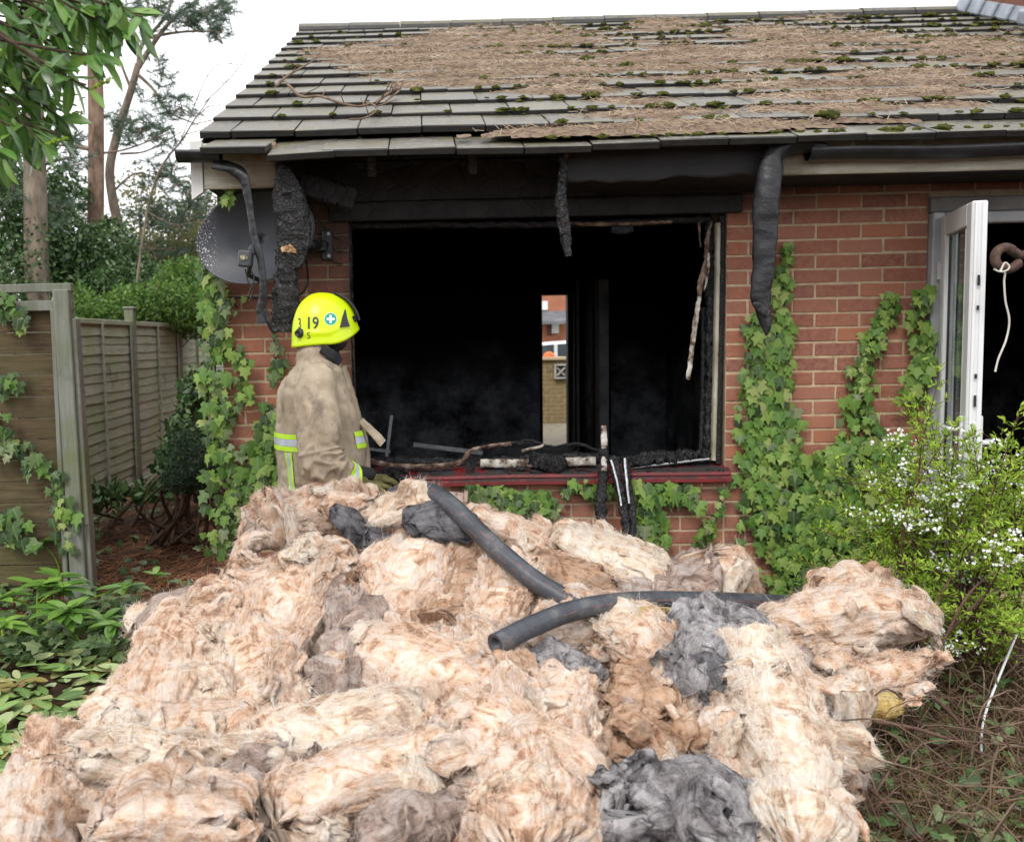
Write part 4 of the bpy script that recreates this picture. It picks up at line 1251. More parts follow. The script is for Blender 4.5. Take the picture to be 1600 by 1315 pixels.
# the mound the batts lie on
def mound():
    ys = np.linspace(-3.5, -.45, 150)
    zt_ = lambda y: np.interp(y, [-3.5, -3.2, -2.8, -2.45, -2.1, -1.75, -1.4, -1.1, -.9, -.7, -.5, -.45], [.0, .16, .26, .27, .31, .38, .50, .66, .70, .55, .15, -.05])
    pyofY = lambda y: np.interp(y, [-3.0, -2.8, -2.45, -2.1, -1.75, -1.4, -.95, -.85], [1400, 1315, 1200, 1100, 1000, 900, 770, 740])
    lpx = lambda py: np.interp(py, [760, 860, 960, 1090, 1200, 1315], [430, 330, 240, 180, 70, -60])
    rpx = lambda py: np.interp(py, [760, 870, 950, 1040, 1110, 1315], [1180, 1200, 1370, 1360, 1240, 1220])
    V = []; nu = 200
    for y in ys:
        py = float(pyofY(np.clip(y, -2.9, -.86)))
        xl, xr = at(lpx(py), py, float(np.clip(y, -2.9, -.86)))[0], at(rpx(py), py, float(np.clip(y, -2.9, -.86)))[0]
        q = np.linspace(0, 1, nu)
        x = xl+(xr-xl)*q
        pr = np.clip(np.minimum(q, 1-q)/.09, 0, 1)**.6
        V.append(np.stack([x, np.full(nu, y), zt_(y)*pr-.10], -1))
    V = np.concatenate(V)
    V[:, 2] += .07*fbm(V*4.5, 4, 2)*np.clip(V[:, 2]*5, 0, 1)-.03*(1-np.minimum(np.abs(pn(V*11, 5))*2.4, 1))**2
    V[:, 0] += .03*fbm(V*8, 3, 7)
    uv = V[:, :2].copy()
    o = obj('insulation_mound', mesh_np('insulation_mound', V, [grid_faces(150, nu)[:, ::-1]], DRT, True, uv), kind='stuff',
            label='matted dirty insulation at the core of the heap', cat='insulation')
    r = np.random.default_rng(5)
    G = V.reshape(150, nu, 3); du, dv = np.gradient(G, axis=0), np.gradient(G, axis=1)
    Nn = np.cross(dv, du).reshape(-1, 3); Nn /= np.linalg.norm(Nn, axis=1)[:, None]+1e-9; Nn *= np.sign(Nn[:, 2:3]+1e-9)
    idx = r.integers(0, len(V), 26000)
    fibres(o, V[idx], Nn[idx], r.normal(0, 1, (len(idx), 3)), uv[idx], DRT, r)
    return o
mound()
B_ = [
 ('ragged peach clump at the top of the heap under the firefighter', [(400, 812), (450, 806), (520, 800), (578, 790)], [75, 95, 90, 55], .20, PE, dict(Y=-1.0, lump=.05, fold=.035, end=.16)),
 ('upright torn tuft at the top left corner of the heap', [(415, 770), (420, 800), (430, 850)], [34, 60, 70], .12, PE, dict(Y=-1.08, lump=.04, fold=.03)),
 ('thin torn strip looping down the left shoulder of the heap', [(412, 838), (388, 842), (375, 872), (385, 915), (410, 960)], [16, 24, 26, 32, 40], .035, PE, dict(Y=-1.28, lump=.012, fold=.010)),
 ('thin torn strip hanging below the ragged top clump', [(452, 800), (458, 840), (470, 880), (490, 915)], [16, 20, 24, 30], .03, PW, dict(Y=-1.22, lump=.012, fold=.010)),
 ('long peach batt leaning down the left of the heap', [(485, 872), (446, 945), (415, 1050), (440, 1180)], [90, 165, 150, 115], .15, PE, dict(lump=.028, fold=.028)),
 ('brown-topped lump draped over the left of the long batt', [(360, 895), (400, 905), (470, 905), (545, 880)], [60, 85, 80, 50], .13, PE, dict(lump=.05, fold=.04)),
 ('big rounded batt bulging at the left of the heap', [(360, 950), (295, 1000), (250, 1075), (240, 1160)], [80, 140, 180, 160], .20, PE, dict(lump=.04, fold=.028, sq=2.6)),
 ('pale side of a bent batt beside the rounded one', [(330, 1000), (325, 1080), (325, 1165)], [60, 95, 90], .16, PW, dict(lump=.03)),
 ('dirty brown flap folded over the rounded left batt', [(218, 995), (260, 955), (320, 950), (385, 1000)], [40, 70, 80, 40], .06, DRT, dict(lump=.03, fold=.03)),
 ('small pale tuft on the left edge of the heap', [(205, 985), (214, 962), (230, 950)], [30, 40, 24], .07, PW, dict(lump=.03)),
 ('flat pale batt lying low at the left front', [(110, 1195), (210, 1185), (320, 1195), (430, 1190)], [85, 120, 130, 90], .15, PW, dict(lump=.03)),
 ('rolled end of a batt at the far left of the front', [(95, 1160), (75, 1215), (50, 1290), (30, 1370)], [80, 130, 150, 150], .20, PE, dict(lump=.04, sq=2.3)),
 ('front batt lying at the bottom left edge of the picture', [(150, 1300), (270, 1275), (400, 1290)], [110, 140, 130], .16, PE, dict(lump=.04, fold=.03)),
 ('central peach batt running down from the felt scraps', [(668, 835), (632, 905), (600, 985), (640, 1065), (662, 1130)], [90, 165, 130, 110, 140], .14, PE, dict(lump=.03, fold=.03)),
 ('brown creased fold on the side of the central batt', [(740, 850), (715, 930), (680, 985), (665, 1030)], [50, 75, 60, 50], .10, BRW, dict(lump=.04, fold=.04)),
 ('broad pale batt in the middle of the heap', [(715, 975), (742, 1050), (785, 1115), (800, 1190)], [90, 170, 190, 150], .14, PE, dict(lump=.02, fold=.02)),
 ('dark matted wool deep in the gap left of the central batt', [(540, 930), (535, 1000), (525, 1080), (500, 1120)], [60, 80, 85, 60], .12, DRT, dict(lump=.05, fold=.04)),
 ('grey-streaked batt sloping down to the lower left', [(590, 1125), (500, 1170), (410, 1225), (330, 1290)], [70, 110, 120, 110], .13, DRT, dict(lump=.03, fold=.03)),
 ('thick batt lying crosswise at the front with a square cut edge', [(720, 1175), (620, 1205), (520, 1245), (430, 1290)], [110, 140, 140, 120], .17, PE, dict(lump=.02, fold=.022, sq=5, face=(.1, -.5, .85))),
 ('dark wool in the hollow below the crosswise batt', [(560, 1330), (640, 1300), (720, 1260)], [70, 90, 80], .12, DRT, dict(lump=.05)),
 ('broad batt bending over at the front centre', [(715, 1120), (770, 1165), (800, 1240), (815, 1350)], [120, 180, 200, 200], .20, PE, dict(lump=.03, fold=.03)),
 ('grey-brown fold on top of the front centre batt', [(665, 1120), (720, 1125), (790, 1150), (860, 1190)], [40, 60, 60, 36], .07, DRT, dict(lump=.03, fold=.03)),
 ('fluffy pale chunk on the very top beside the black pipe', [(575, 822), (610, 803), (655, 792), (692, 788)], [34, 58, 62, 46], .10, PW, dict(Y=-1.16, lump=.025)),
 ('peach batt tucked under the sloping black pipe', [(800, 880), (785, 935), (760, 990), (745, 1040)], [85, 115, 110, 80], .15, PE, dict(lump=.035, fold=.032)),
 ('crumpled batt at the back below the ivy', [(730, 805), (790, 832), (840, 852), (885, 848)], [50, 66, 60, 46], .14, PE, dict(Y=-.95, lump=.04, fold=.03)),
 ('brownish wool between the back batts and the pipes', [(820, 880), (880, 900), (950, 925)], [60, 75, 60], .14, BRW, dict(Y=-1.15, lump=.05, fold=.035)),
 ('clean pale batt below the leaning burnt bars', [(872, 848), (920, 868), (975, 892), (1035, 918)], [64, 100, 106, 84], .15, PW, dict(Y=-1.0, lump=.018, fold=.018, sq=4.5, face=(.1, -.75, .6))),
 ('squarish batt with a sooty top against the brick wall', [(1110, 868), (1116, 900), (1122, 955)], [86, 125, 150], .20, PE, dict(Y=-.95, lump=.02, fold=.016, sq=4.5, fine=.007)),
 ('curled batt arching over its own brown core', [(830, 1000), (900, 975), (975, 985), (1035, 1050), (1065, 1130)], [70, 120, 130, 110, 70], .13, PE, dict(lump=.03, fold=.03)),
 ('brown torn core of the curled batt', [(950, 1080), (1000, 1095), (1050, 1120)], [90, 125, 90], .12, BRW, dict(lump=.05, fold=.04)),
 ('pale rim of the curled batt', [(1040, 1010), (1066, 1070), (1078, 1125), (1045, 1165)], [26, 30, 30, 22], .06, PW, dict(lump=.02)),
 ('long batt hanging left of the curled one', [(880, 1065), (865, 1130), (870, 1220), (860, 1330)], [100, 140, 150, 140], .16, PE, dict(lump=.035, fold=.03)),
 ('small grey and white tuft below the cut pipe end', [(835, 1045), (880, 1040), (940, 1062)], [50, 66, 40], .10, GRY, dict(lump=.035)),
 ('grey wool wedge under the long black pipe', [(1085, 955), (1100, 1000), (1088, 1050), (1062, 1098)], [70, 120, 110, 60], .18, GRY, dict(lump=.04, fold=.03)),
 ('grey wool sheet spilling right from the wedge', [(1130, 950), (1170, 972), (1215, 1000)], [34, 50, 36], .048, GRY, dict(lump=.025)),
 ('dark grey wool at the bottom centre of the picture', [(955, 1290), (1030, 1255), (1100, 1265), (1170, 1310)], [110, 160, 170, 130], .20, GRY, dict(lump=.05, fold=.035)),
 ('second grey clump at the bottom beside the upright batt', [(1110, 1200), (1130, 1260), (1150, 1330)], [36, 50, 60], .10, GRY, dict(lump=.04)),
 ('tall thick batt standing at the right front', [(1165, 1005), (1200, 1090), (1220, 1190), (1245, 1340)], [110, 150, 165, 165], .20, PW, dict(lump=.025, fold=.022, sq=4)),
 ('narrow peach side of the tall right batt', [(1120, 1090), (1130, 1180), (1150, 1280)], [40, 60, 60], .12, PE, dict(lump=.03)),
 ('long batt lying along the right shoulder of the heap', [(1190, 985), (1270, 970), (1350, 960), (1430, 975)], [70, 100, 105, 70], .17, PE, dict(Y=-1.35, lump=.03, fold=.03)),
 ('domed clump at the top right of the heap', [(1270, 925), (1330, 918), (1395, 935)], [50, 76, 60], .14, PE, dict(Y=-1.2, lump=.03)),
 ('ragged batt pointing right towards the brambles', [(1270, 1050), (1340, 1055), (1410, 1045), (1470, 1028)], [80, 100, 80, 30], .12, PE, dict(Y=-1.6, lump=.035, fold=.03)),
 ('ochre scrap under the ragged right batt', [(1340, 1105), (1375, 1100), (1400, 1100)], [36, 46, 30], .06, YEL, dict(Y=-1.7, lump=.03)),
 ('hooked pale tuft right of the tall batt', [(1300, 1060), (1325, 1095), (1322, 1140), (1295, 1165)], [44, 50, 44, 30], .09, PW, dict(Y=-1.85, lump=.03)),
 ('small ragged tuft low on the right edge', [(1290, 1190), (1318, 1200), (1330, 1240)], [50, 56, 30], .08, PE, dict(Y=-2.3, lump=.03)),
 ('wide torn sheet draped over the left shoulder of the heap', [(345, 925), (345, 985), (380, 1055), (400, 1120)], [70, 140, 150, 90], .05, PE, dict(lump=.05, fold=.05, tw=.6, Y=None)),
 ('torn sheet bridging the two middle batts', [(560, 1015), (630, 1050), (715, 1072), (770, 1060)], [80, 140, 130, 70], .05, PE, dict(lump=.05, fold=.05, tw=-.7)),
 ('sagging sheet across the hollow at the lower left', [(400, 1165), (500, 1160), (600, 1140), (660, 1120)], [70, 120, 120, 70], .05, PW, dict(lump=.05, fold=.05, tw=.8)),
 ('loose sheet folding down onto the low left batt', [(165, 1115), (240, 1150), (330, 1150), (400, 1135)], [60, 100, 110, 60], .05, PE, dict(lump=.05, fold=.05, tw=.5)),
 ('thin sheet hanging over the front of the broad batt', [(760, 1215), (830, 1190), (900, 1215), (930, 1260)], [70, 130, 120, 60], .05, PE, dict(lump=.05, fold=.05, tw=-.6)),
 ('yellow edge of fresh insulation under the long pipe', [(935, 968), (985, 961), (1045, 960)], [22, 26, 20], .048, YEL, dict(Y=-1.68, lump=.012)),
 ('yellow scrap beside the cut pipe end', [(770, 1068), (805, 1058), (835, 1045)], [40, 44, 30], .07, YEL, dict(lump=.02)),
 ('brownish batt in the hollow right of the middle', [(950, 1190), (1020, 1170), (1090, 1165)], [80, 100, 70], .14, BRW, dict(lump=.05, fold=.04)),
 ('white tongue of wool pointing down over the grey clump', [(1010, 1160), (1035, 1200), (1062, 1262)], [60, 62, 26], .08, PW, dict(lump=.025)),
]
for q, (lb_, pts_, wd_, th_, mt_, kw_) in enumerate(B_):
    batt(lb_, pts_, wd_, th_, mt_, seed=100+q*3, **kw_)
# felt scraps
Fs = [
 ('dark felt scrap hanging left under the pale top chunk', [(528, 802), (548, 815), (565, 838), (590, 846)], [36, 44, 40, 34], .025, FLT, dict(Y=-1.2, lump=.03, fold=.03)),
 ('strip of dark felt below the pale top chunk', [(575, 838), (610, 850), (640, 846)], [40, 34, 20], .02, FLT, dict(Y=-1.25, lump=.03, fold=.03)),
 ('grey felt scrap crumpled against the sloping pipe', [(640, 828), (690, 826), (735, 835)], [50, 70, 50], .05, FLT, dict(Y=-1.25, lump=.06, fold=.045)),
 ('grey felt tail hanging beside the sloping pipe', [(668, 850), (690, 880), (725, 884), (765, 890)], [60, 46, 40, 22], .03, GRY, dict(Y=-1.32, lump=.04, fold=.035)),
]
for q, (lb_, pts_, wd_, th_, mt_, kw_) in enumerate(Fs):
    batt(lb_, pts_, wd_, th_, mt_, seed=700+q*3, name='felt_scrap', cat='felt', grp='dark felt scraps on the heap', fib=.6, **kw_)

# black water pipes
M['pipe'] = simple('black_polythene', [(.35, (.034, .038, .046)), (.55, (.062, .068, .080)), (.72, (.16, .15, .14))], 9, .42, .45, .12)
M['pipe_stripe'] = simple('pipe_stripe_pink', [(.46, (.055, .052, .058)), (.58, (.30, .11, .10))], 30, .5, bmp=0)
def pipe(label, pts, r, hollow, sang):
    P = crom(np.array([at(a, b, y) for a, b, y in pts]), 70)
    root = empty('black_pipe', tuple(P[0]), label, 'pipe', 'black pipes on the heap')
    mb = MB()
    mb.tube(P, r, 28, cap=False)
    T0 = P[0]-P[1]; T0 /= np.linalg.norm(T0)
    mb.tube(np.array([P[0], P[0]-T0*.002, P[0]-T0*.25]), [r*.999, r*.62, r*.60], 28, cap=False)
    TT = P[-1]-P[-2]; TT /= np.linalg.norm(TT)
    mb.tube(np.array([P[-1], P[-1]-TT*.002, P[-1]-TT*.25]), [r*.999, r*.62, r*.60], 28, cap=False)
    o = kid('pipe_body', mb.mesh('pipe_body', M['pipe'], True), root)
    T = np.gradient(P, axis=0); T /= np.linalg.norm(T, axis=1)[:, None]
    up = np.tile(np.array([0, 0, 1.]), (len(P), 1)); up -= T*np.sum(up*T, 1)[:, None]; up /= np.linalg.norm(up, axis=1)[:, None]
    sd_ = np.cross(T, up)
    for q, a in enumerate(sang):
        V = []
        for da_ in (-.035, .035):
            V.append(P+(r+.0006)*(np.cos(a+da_)*up+np.sin(a+da_)*sd_))
        V = np.stack(V, 1).reshape(-1, 3)
        kid('stripe', mesh_np('stripe', V, [grid_faces(len(P), 2)], M['pipe_stripe']), root)
pipe('black plastic pipe sloping down from the sill into the heap', [(588, 792, -.98), (630, 768, -1.06), (672, 768, -1.16), (706, 790, -1.28), (760, 842, -1.42), (830, 902, -1.56), (905, 948, -1.66)], .037, False, (.75, 1.45))
pipe('long black plastic pipe lying across the heap with its cut end forward', [(774, 1006, -1.98), (830, 978, -1.88), (900, 952, -1.76), (985, 939, -1.6), (1100, 938, -1.38), (1200, 941, -1.18), (1290, 946, -1.0)], .0355, True, (1.3,))
# broken board by the sill
bb = MB()
c = at(712, 785, -.5)
bb.bevbox(c, (.075, .02, .10), .003, (R(-12), R(4), 0)); bb.bevbox(c+np.array([.045, -.004, .0]), (.018, .03, .12), .003, (R(-12), R(4), 0))
bb.build('broken_board', simple('pinkish_board', [(.35, (.10, .06, .05)), (.5, (.42, .31, .26)), (.7, (.55, .46, .40))], 18, .8), label='broken bit of pinkish board standing behind the top of the pipe', cat='board')

print('FIBRES', fib_total)
# ------------------------------------------------------------------ the firefighter
PYY = -.60
pb = at(503, 700, PYY)
PB = Vector((pb[0], PYY, 0.008))
YAW = R(13)                               # turned a little towards the window
PR = np.array(Matrix.Rotation(YAW, 3, 'Z'))
def W(p): return np.asarray(p, float)*.995 @ PR.T + np.array(PB)
def interp(z, zs, vs): return np.interp(z, zs, vs)
TZ = [.55, .62, .85, 1.03, 1.18, 1.28, 1.355, 1.40, 1.43]
TA = [.185, .198, .20, .202, .185, .165, .135, .105, .085]
TB = [.21, .218, .215, .212, .212, .212, .195, .150, .105]
TC = [.005, .0, .0, -.005, -.02, -.03, -.03, -.015, .0]
def torso_pt(z, a, extra=0.):
    A = np.interp(z, TZ, TA)+extra; B_ = np.interp(z, TZ, TB)+extra; c = np.interp(z, TZ, TC)
    ca, sa = np.cos(a), np.sin(a)
    k = 2/2.5
    return np.stack([c+A*np.sign(ca)*np.abs(ca)**k, B_*np.sign(sa)*np.abs(sa)**k, z+0*a], -1)
def loft_mb(mb, rows):
    n = len(rows); m_ = len(rows[0])
    V = np.concatenate(rows)
    F = [grid_faces(n, m_, close_v=True)]
    k = len(V); V = np.vstack([V, rows[0].mean(0), rows[-1].mean(0)])
    i = np.arange(m_); j = (i+1) % m_; b_ = (n-1)*m_
    F += [np.stack([np.full(m_, k), j, i], 1), np.stack([np.full(m_, k+1), b_+i, b_+j], 1)]
    mb.add(V, F)
def limb(mb, pts, rad, n=36, m_=24):
    P = crom(pts, n); r = np.interp(np.linspace(0, 1, n), np.linspace(0, 1, len(rad)), rad)
    mb.tube(P, r, m_)
def ball(mb, c, r, n=20):
    a = np.linspace(0.02, np.pi-.02, n); p = np.arange(n*2)/(n*2)*2*np.pi
    rows = [np.stack([c[0]+r[0]*np.sin(q)*np.cos(p), c[1]+r[1]*np.sin(q)*np.sin(p), c[2]-r[2]*np.cos(q)+0*p], -1) for q in a]
    loft_mb(mb, rows)
def remesh(mb, voxel, smooth=4):
    me = mb.mesh('tmp', None, True)
    o = bpy.data.objects.new('tmp', me); COL.objects.link(o)
    q = o.modifiers.new('r', 'REMESH'); q.mode = 'VOXEL'; q.voxel_size = voxel
    s_ = o.modifiers.new('s', 'SMOOTH'); s_.iterations = smooth; s_.factor = .6
    dg = bpy.context.evaluated_depsgraph_get()
    ev = o.evaluated_get(dg); m2 = ev.to_mesh()
    V = np.empty(len(m2.vertices)*3, np.float32); m2.vertices.foreach_get('co', V); V = V.reshape(-1, 3)
    N = np.empty(len(m2.vertices)*3, np.float32); m2.vertices.foreach_get('normal', N); N = N.reshape(-1, 3)
    F4 = np.array([list(p.vertices) for p in m2.polygons if len(p.vertices) == 4]); F3 = np.array([list(p.vertices) for p in m2.polygons if len(p.vertices) == 3])
    ev.to_mesh_clear(); bpy.data.objects.remove(o); bpy.data.meshes.remove(me)
    return V.astype(float), N.astype(float), [f for f in (F4, F3) if len(f)]
# body: one continuous surface (boots, trousers, trunk, neck, head, arms)
bm_ = MB()
aa = np.arange(32)/32*2*np.pi
for s_ in (-1, 1):
    limb(bm_, [(0.0, .10*s_, .90), (.02, .11*s_, .50), (-.01, .12*s_, .10)], [.115, .085, .062])
    limb(bm_, [(-.05, .12*s_, .06), (.03, .125*s_, .055), (.13, .135*s_, .045), (.19, .14*s_, .04)], [.055, .06, .055, .035])
    limb(bm_, [(-.01, .12*s_, .30), (-.01, .12*s_, .05)], [.075, .07])
loft_mb(bm_, [torso_pt(z, aa, -.035) for z in np.linspace(.80, 1.42, 20)])
limb(bm_, [(0, 0, 1.36), (.005, 0, 1.56)], [.065, .058])
HC = np.array([.03, 0, 1.585])            # head centre
ball(bm_, HC, (.098, .077, .118))
ball(bm_, HC+np.array([.045, 0, -.07]), (.058, .055, .055))      # jaw
limb(bm_, [HC+np.array([.085, 0, .015]), HC+np.array([.118, 0, -.025]), HC+np.array([.098, 0, -.035])], [.010, .016, .012], 10, 10)   # nose
for s_ in (-1, 1): ball(bm_, HC+np.array([-.008, .078*s_, -.01]), (.022, .012, .034), 10)   # ears
ball(bm_, HC+np.array([.095, 0, -.062]), (.012, .028, .009), 8)  # mouth
SH = {-1: [(-.03, -.20, 1.33), (-.02, -.275, 1.18), (-.005, -.285, 1.035), (.10, -.255, .945), (.20, -.20, .915)],
      1: [(-.02, .20, 1.33), (.06, .26, 1.16), (.12, .26, 1.0), (.20, .20, .88), (.26, .15, .83)]}
for s_ in (-1, 1): limb(bm_, SH[s_], [.06, .052, .045, .038, .03])
V, N, F = remesh(bm_, .011, 3)
Vw = W(V)
def body_mat():
    mt, t, b = newmat('body_and_trousers', .75, .25)
    p = position(t); s = sep(t, p)
    cloth = ramp(t, noise(t, p, 16, 5), [(.3, (.012, .012, .015)), (.7, (.035, .033, .034))])
    skin = ramp(t, noise(t, p, 30, 4), [(.3, (.20, .105, .07)), (.7, (.30, .165, .115))])
    c = mixc(t, mapr(t, s['Z'], 1.50, 1.52), cloth, skin)
    t.links.new(c, b.inputs['Base Color']); bump(t, b, noise(t, p, 60, 4), .2, .005)
    return mt
person = obj('person', mesh_np('person', Vw, F, body_mat(), True), label='firefighter in a yellow helmet and tan coat looking into the burnt window', cat='person')
def pk(name, me, **kw): return obj(name, me, person, **kw)
# coat
jm_ = MB()
loft_mb(jm_, [torso_pt(z, np.arange(64)/64*2*np.pi) for z in np.linspace(.56, 1.43, 50)])
limb(jm_, [(-.012, 0, 1.36), (-.012, 0, 1.43), (-.018, 0, 1.512)], [.125, .104, .088], 20, 40)
V, N, F = remesh(jm_, .0085, 3)
# folds: sleeve creases ring the arm, back folds run down, the elbow bunches
fz = pn(np.stack([V[:, 0]*15, V[:, 1]*9, V[:, 2]*4.5], -1), 6)
crease = (1-np.minimum(np.abs(pn(np.stack([V[:, 0]*6, V[:, 1]*6, V[:, 2]*8], -1), 21))*4, 1))
col = np.exp(-((V[:, 2]-1.43)/.05)**2)
V2 = V+N*(.011*fz-.008*crease+.0025*fbm(V*28, 3, 8)+.006*col*pn(np.stack([V[:, 0]*8, V[:, 1]*8, V[:, 2]*40], -1), 14))[:, None]
def coat_mat():
    mt, t, b = newmat('tan_fire_cloth', .88, .15)
    p = position(t)
    n = noise(t, p, 7, 6, .65)
    c = ramp(t, n, [(.30, (.28, .222, .16)), (.5, (.40, .325, .24)), (.7, (.50, .415, .32))])
    dk = mapr(t, noise(t, vscale(t, p, (1, 1, .6)), 6.5, 6, .72, .5), .52, .68, 0, .62)
    c = mixc(t, dk, c, (.085, .070, .058))
    c = mixc(t, mapr(t, noise(t, p, 40, 4, .7), .6, .72, 0, .5), c, (.085, .065, .05))
    t.links.new(c, b.inputs['Base Color'])
    h = math_(t, 'ADD', noise(t, p, 380, 2), math_(t, 'MULTIPLY', noise(t, p, 26, 5, .6), 1.6))
    bump(t, b, h, .35, .006)
    return mt
M['coat'] = coat_mat()
coat = pk('jacket', mesh_np('jacket', W(V2), F, M['coat'], True))
bvh = BVHTree.FromPolygons([tuple(v) for v in W(V2)], [tuple(int(q) for q in f) for ff in F for f in ff])
M['hivis'] = simple('fluorescent_band', [(.3, (.42, .70, .03)), (.7, (.58, .86, .06))], 10, .6, .3, .1)
M['reflex'] = simple('reflective_band', [(.3, (.40, .44, .50)), (.7, (.58, .62, .68))], 14, .35, .5, .1)
def band_ring(ptfun, prm, rows, name):
    """strips wrapped on the coat: rows of (s0, s1, material)"""
    for s0, s1, mt_, nm in rows:
        G = np.array([[ptfun(a, s0), ptfun(a, (s0+s1)/2), ptfun(a, s1)] for a in prm])
        V_ = G.reshape(-1, 3)
        o = obj(nm, mesh_np(nm, V_, [grid_faces(len(prm), 3)], mt_, True), coat)
def tor(a, z):
    """walk outwards from the trunk's axis to the cloth"""
    c = np.array([np.interp(z, TZ, TC), 0, z])
    p_ = torso_pt(z, np.array([a]))[0]
    o_ = W(p_+(p_-c)*.6); dr = W(c)-o_; dr /= np.linalg.norm(dr)
    h = bvh.ray_cast(Vector(o_), Vector(dr))
    q = np.array(h[0]) if h[0] is not None else W(p_)
    pw = W(p_)
    if np.linalg.norm(q-pw) > .03: q = pw
    return q-dr*.006
rows_ = [(1.030, 1.052, M['hivis'], 'yellow_band'), (1.053, 1.083, M['reflex'], 'silver_band'), (1.084, 1.106, M['hivis'], 'yellow_band')]
band_ring(tor, np.concatenate([np.linspace(R(80), R(282), 90)]), rows_, 'band')
band_ring(tor, np.linspace(R(-52), R(60), 50), rows_, 'band')
def vert_band(a0, cols):
    for w0, w1, mt_, nm in cols:
        zs = np.linspace(.60, 1.026, 50)
        G = np.array([[tor(a0+w0, z), tor(a0+(w0+w1)/2, z), tor(a0+w1, z)] for z in zs])
        obj(nm, mesh_np(nm, G.reshape(-1, 3), [grid_faces(50, 3)[:, ::-1]], mt_, True), coat)
vert_band(R(222), [(R(-7.5), R(-3.6), M['hivis'], 'yellow_band'), (R(-3.5), R(3.5), M['reflex'], 'silver_band'), (R(3.6), R(7.5), M['hivis'], 'yellow_band')])
# sleeves, with the folds that ring the elbow
def sleeve(pts, rad, seed, side):
    n, m_ = 110, 72
    P = crom(pts, n); t = np.linspace(0, 1, n)
    r = np.interp(t, np.linspace(0, 1, len(rad)), rad)
    T = np.gradient(P, axis=0); T /= np.linalg.norm(T, axis=1)[:, None]
    ref = np.array([0, -1., 0])*side
    N0 = ref-T*(T@ref)[:, None]; N0 /= np.linalg.norm(N0, axis=1)[:, None]; B0 = np.cross(T, N0)
    a = np.arange(m_)/m_*2*np.pi
    A, S = np.meshgrid(a, t)
    ca, sa = np.cos(A).ravel(), np.sin(A).ravel(); s_ = S.ravel()
    bend = np.exp(-((s_-.66)/.13)**2)
    q = np.stack([ca*1.3, sa*1.3, s_*13+ca*1.6], -1)
    f1 = 1-np.minimum(np.abs(pn(q, seed))*2.3, 1)
    f2 = pn(np.stack([ca*1.1, sa*1.1, s_*6+sa*1.2], -1), seed+3)
    f3 = fbm(np.stack([ca*2.6, sa*2.6, s_*22], -1), 3, seed+5)
    pit = np.exp(-(s_/.16)**2)
    d = .020*(f1-.35)*(bend+.25)+.012*f2+.0045*f3-.010*pit*f1
    d += .008*np.exp(-((s_-.53)/.010)**2)-.006*np.exp(-((s_-.545)/.006)**2)      # the seam above the elbow
    cuffm = np.clip((s_-.86)/.04, 0, 1)
    d = d*(1-.8*cuffm)
    V = np.repeat(P, m_, 0)+((np.repeat(r, m_)+d)*ca)[:, None]*np.repeat(N0, m_, 0)+((np.repeat(r, m_)+d)*sa)[:, None]*np.repeat(B0, m_, 0)
    nrm_ = (ca[:, None]*np.repeat(N0, m_, 0)+sa[:, None]*np.repeat(B0, m_, 0))
    k = len(V); V2_ = np.vstack([V, P[0], P[-1]-T[-1]*.02])
    i = np.arange(m_); j = (i+1) % m_; b_ = (n-1)*m_
    o = obj('sleeve', mesh_np('sleeve', W(V2_), [grid_faces(n, m_, close_v=True), np.stack([np.full(m_, k), j, i], 1), np.stack([np.full(m_, k+1), b_+i, b_+j], 1)], M['coat'], True), person)
    G = V.reshape(n, m_, 3); GN = nrm_.reshape(n, m_, 3)
    for s0, s1, mt_, nm in [(.835, .875, M['hivis'], 'yellow_band'), (.878, .938, M['reflex'], 'silver_band'), (.941, .975, M['hivis'], 'yellow_band')]:
        i0, i1 = int(s0*n), int(s1*n)
        H = (G[i0:i1+1]+GN[i0:i1+1]*.004).reshape(-1, 3)
        obj(nm, mesh_np(nm, W(H), [grid_faces(i1+1-i0, m_, close_v=True)], mt_, True), o)
sleeve([(-.03, -.165, 1.365), (-.045, -.24, 1.295), (-.05, -.315, 1.17), (-.055, -.345, 1.06), (-.03, -.352, .985), (.03, -.335, .935), (.088, -.308, .905)], [.075, .095, .096, .088, .094, .086, .074], 4, 1)
sleeve([(-.02, .165, 1.365), (.03, .235, 1.28), (.09, .27, 1.14), (.12, .26, 1.02), (.16, .23, .92), (.20, .20, .86)], [.075, .092, .09, .085, .085, .07], 9, -1)
# collar strap
pk('collar_strap', strip_mesh('collar_strap', [W((-.005, -.112, 1.478)), W((.040, -.106, 1.452)), W((.080, -.080, 1.412))], [.038, .05, .046], .018, simple('black_strap', [(.3, (.014, .014, .016)), (.7, (.035, .035, .04))], 40, .7), face=W((0, -1, .1))-W((0, 0, 0)), n=30, amp=.002, seed=3))
# zip edge down the front and a dangling tab
pk('storm_flap', strip_mesh('storm_flap', [tor(R(-12), z) for z in (1.40, 1.30, 1.18, 1.0, .8, .62)], .05, .016, M['coat'], face=W((1, -.5, 0))-W((0, 0, 0)), n=60, amp=.003, seed=5))
pk('fabric_tab', strip_mesh('fabric_tab', [W((.165, -.10, 1.15)), W((.215, -.12, 1.10)), W((.262, -.125, 1.045))], [.035, .04, .045], .012, M['coat'], face=W((.2, -1, .3))-W((0, 0, 0)), n=24, amp=.003, seed=8))
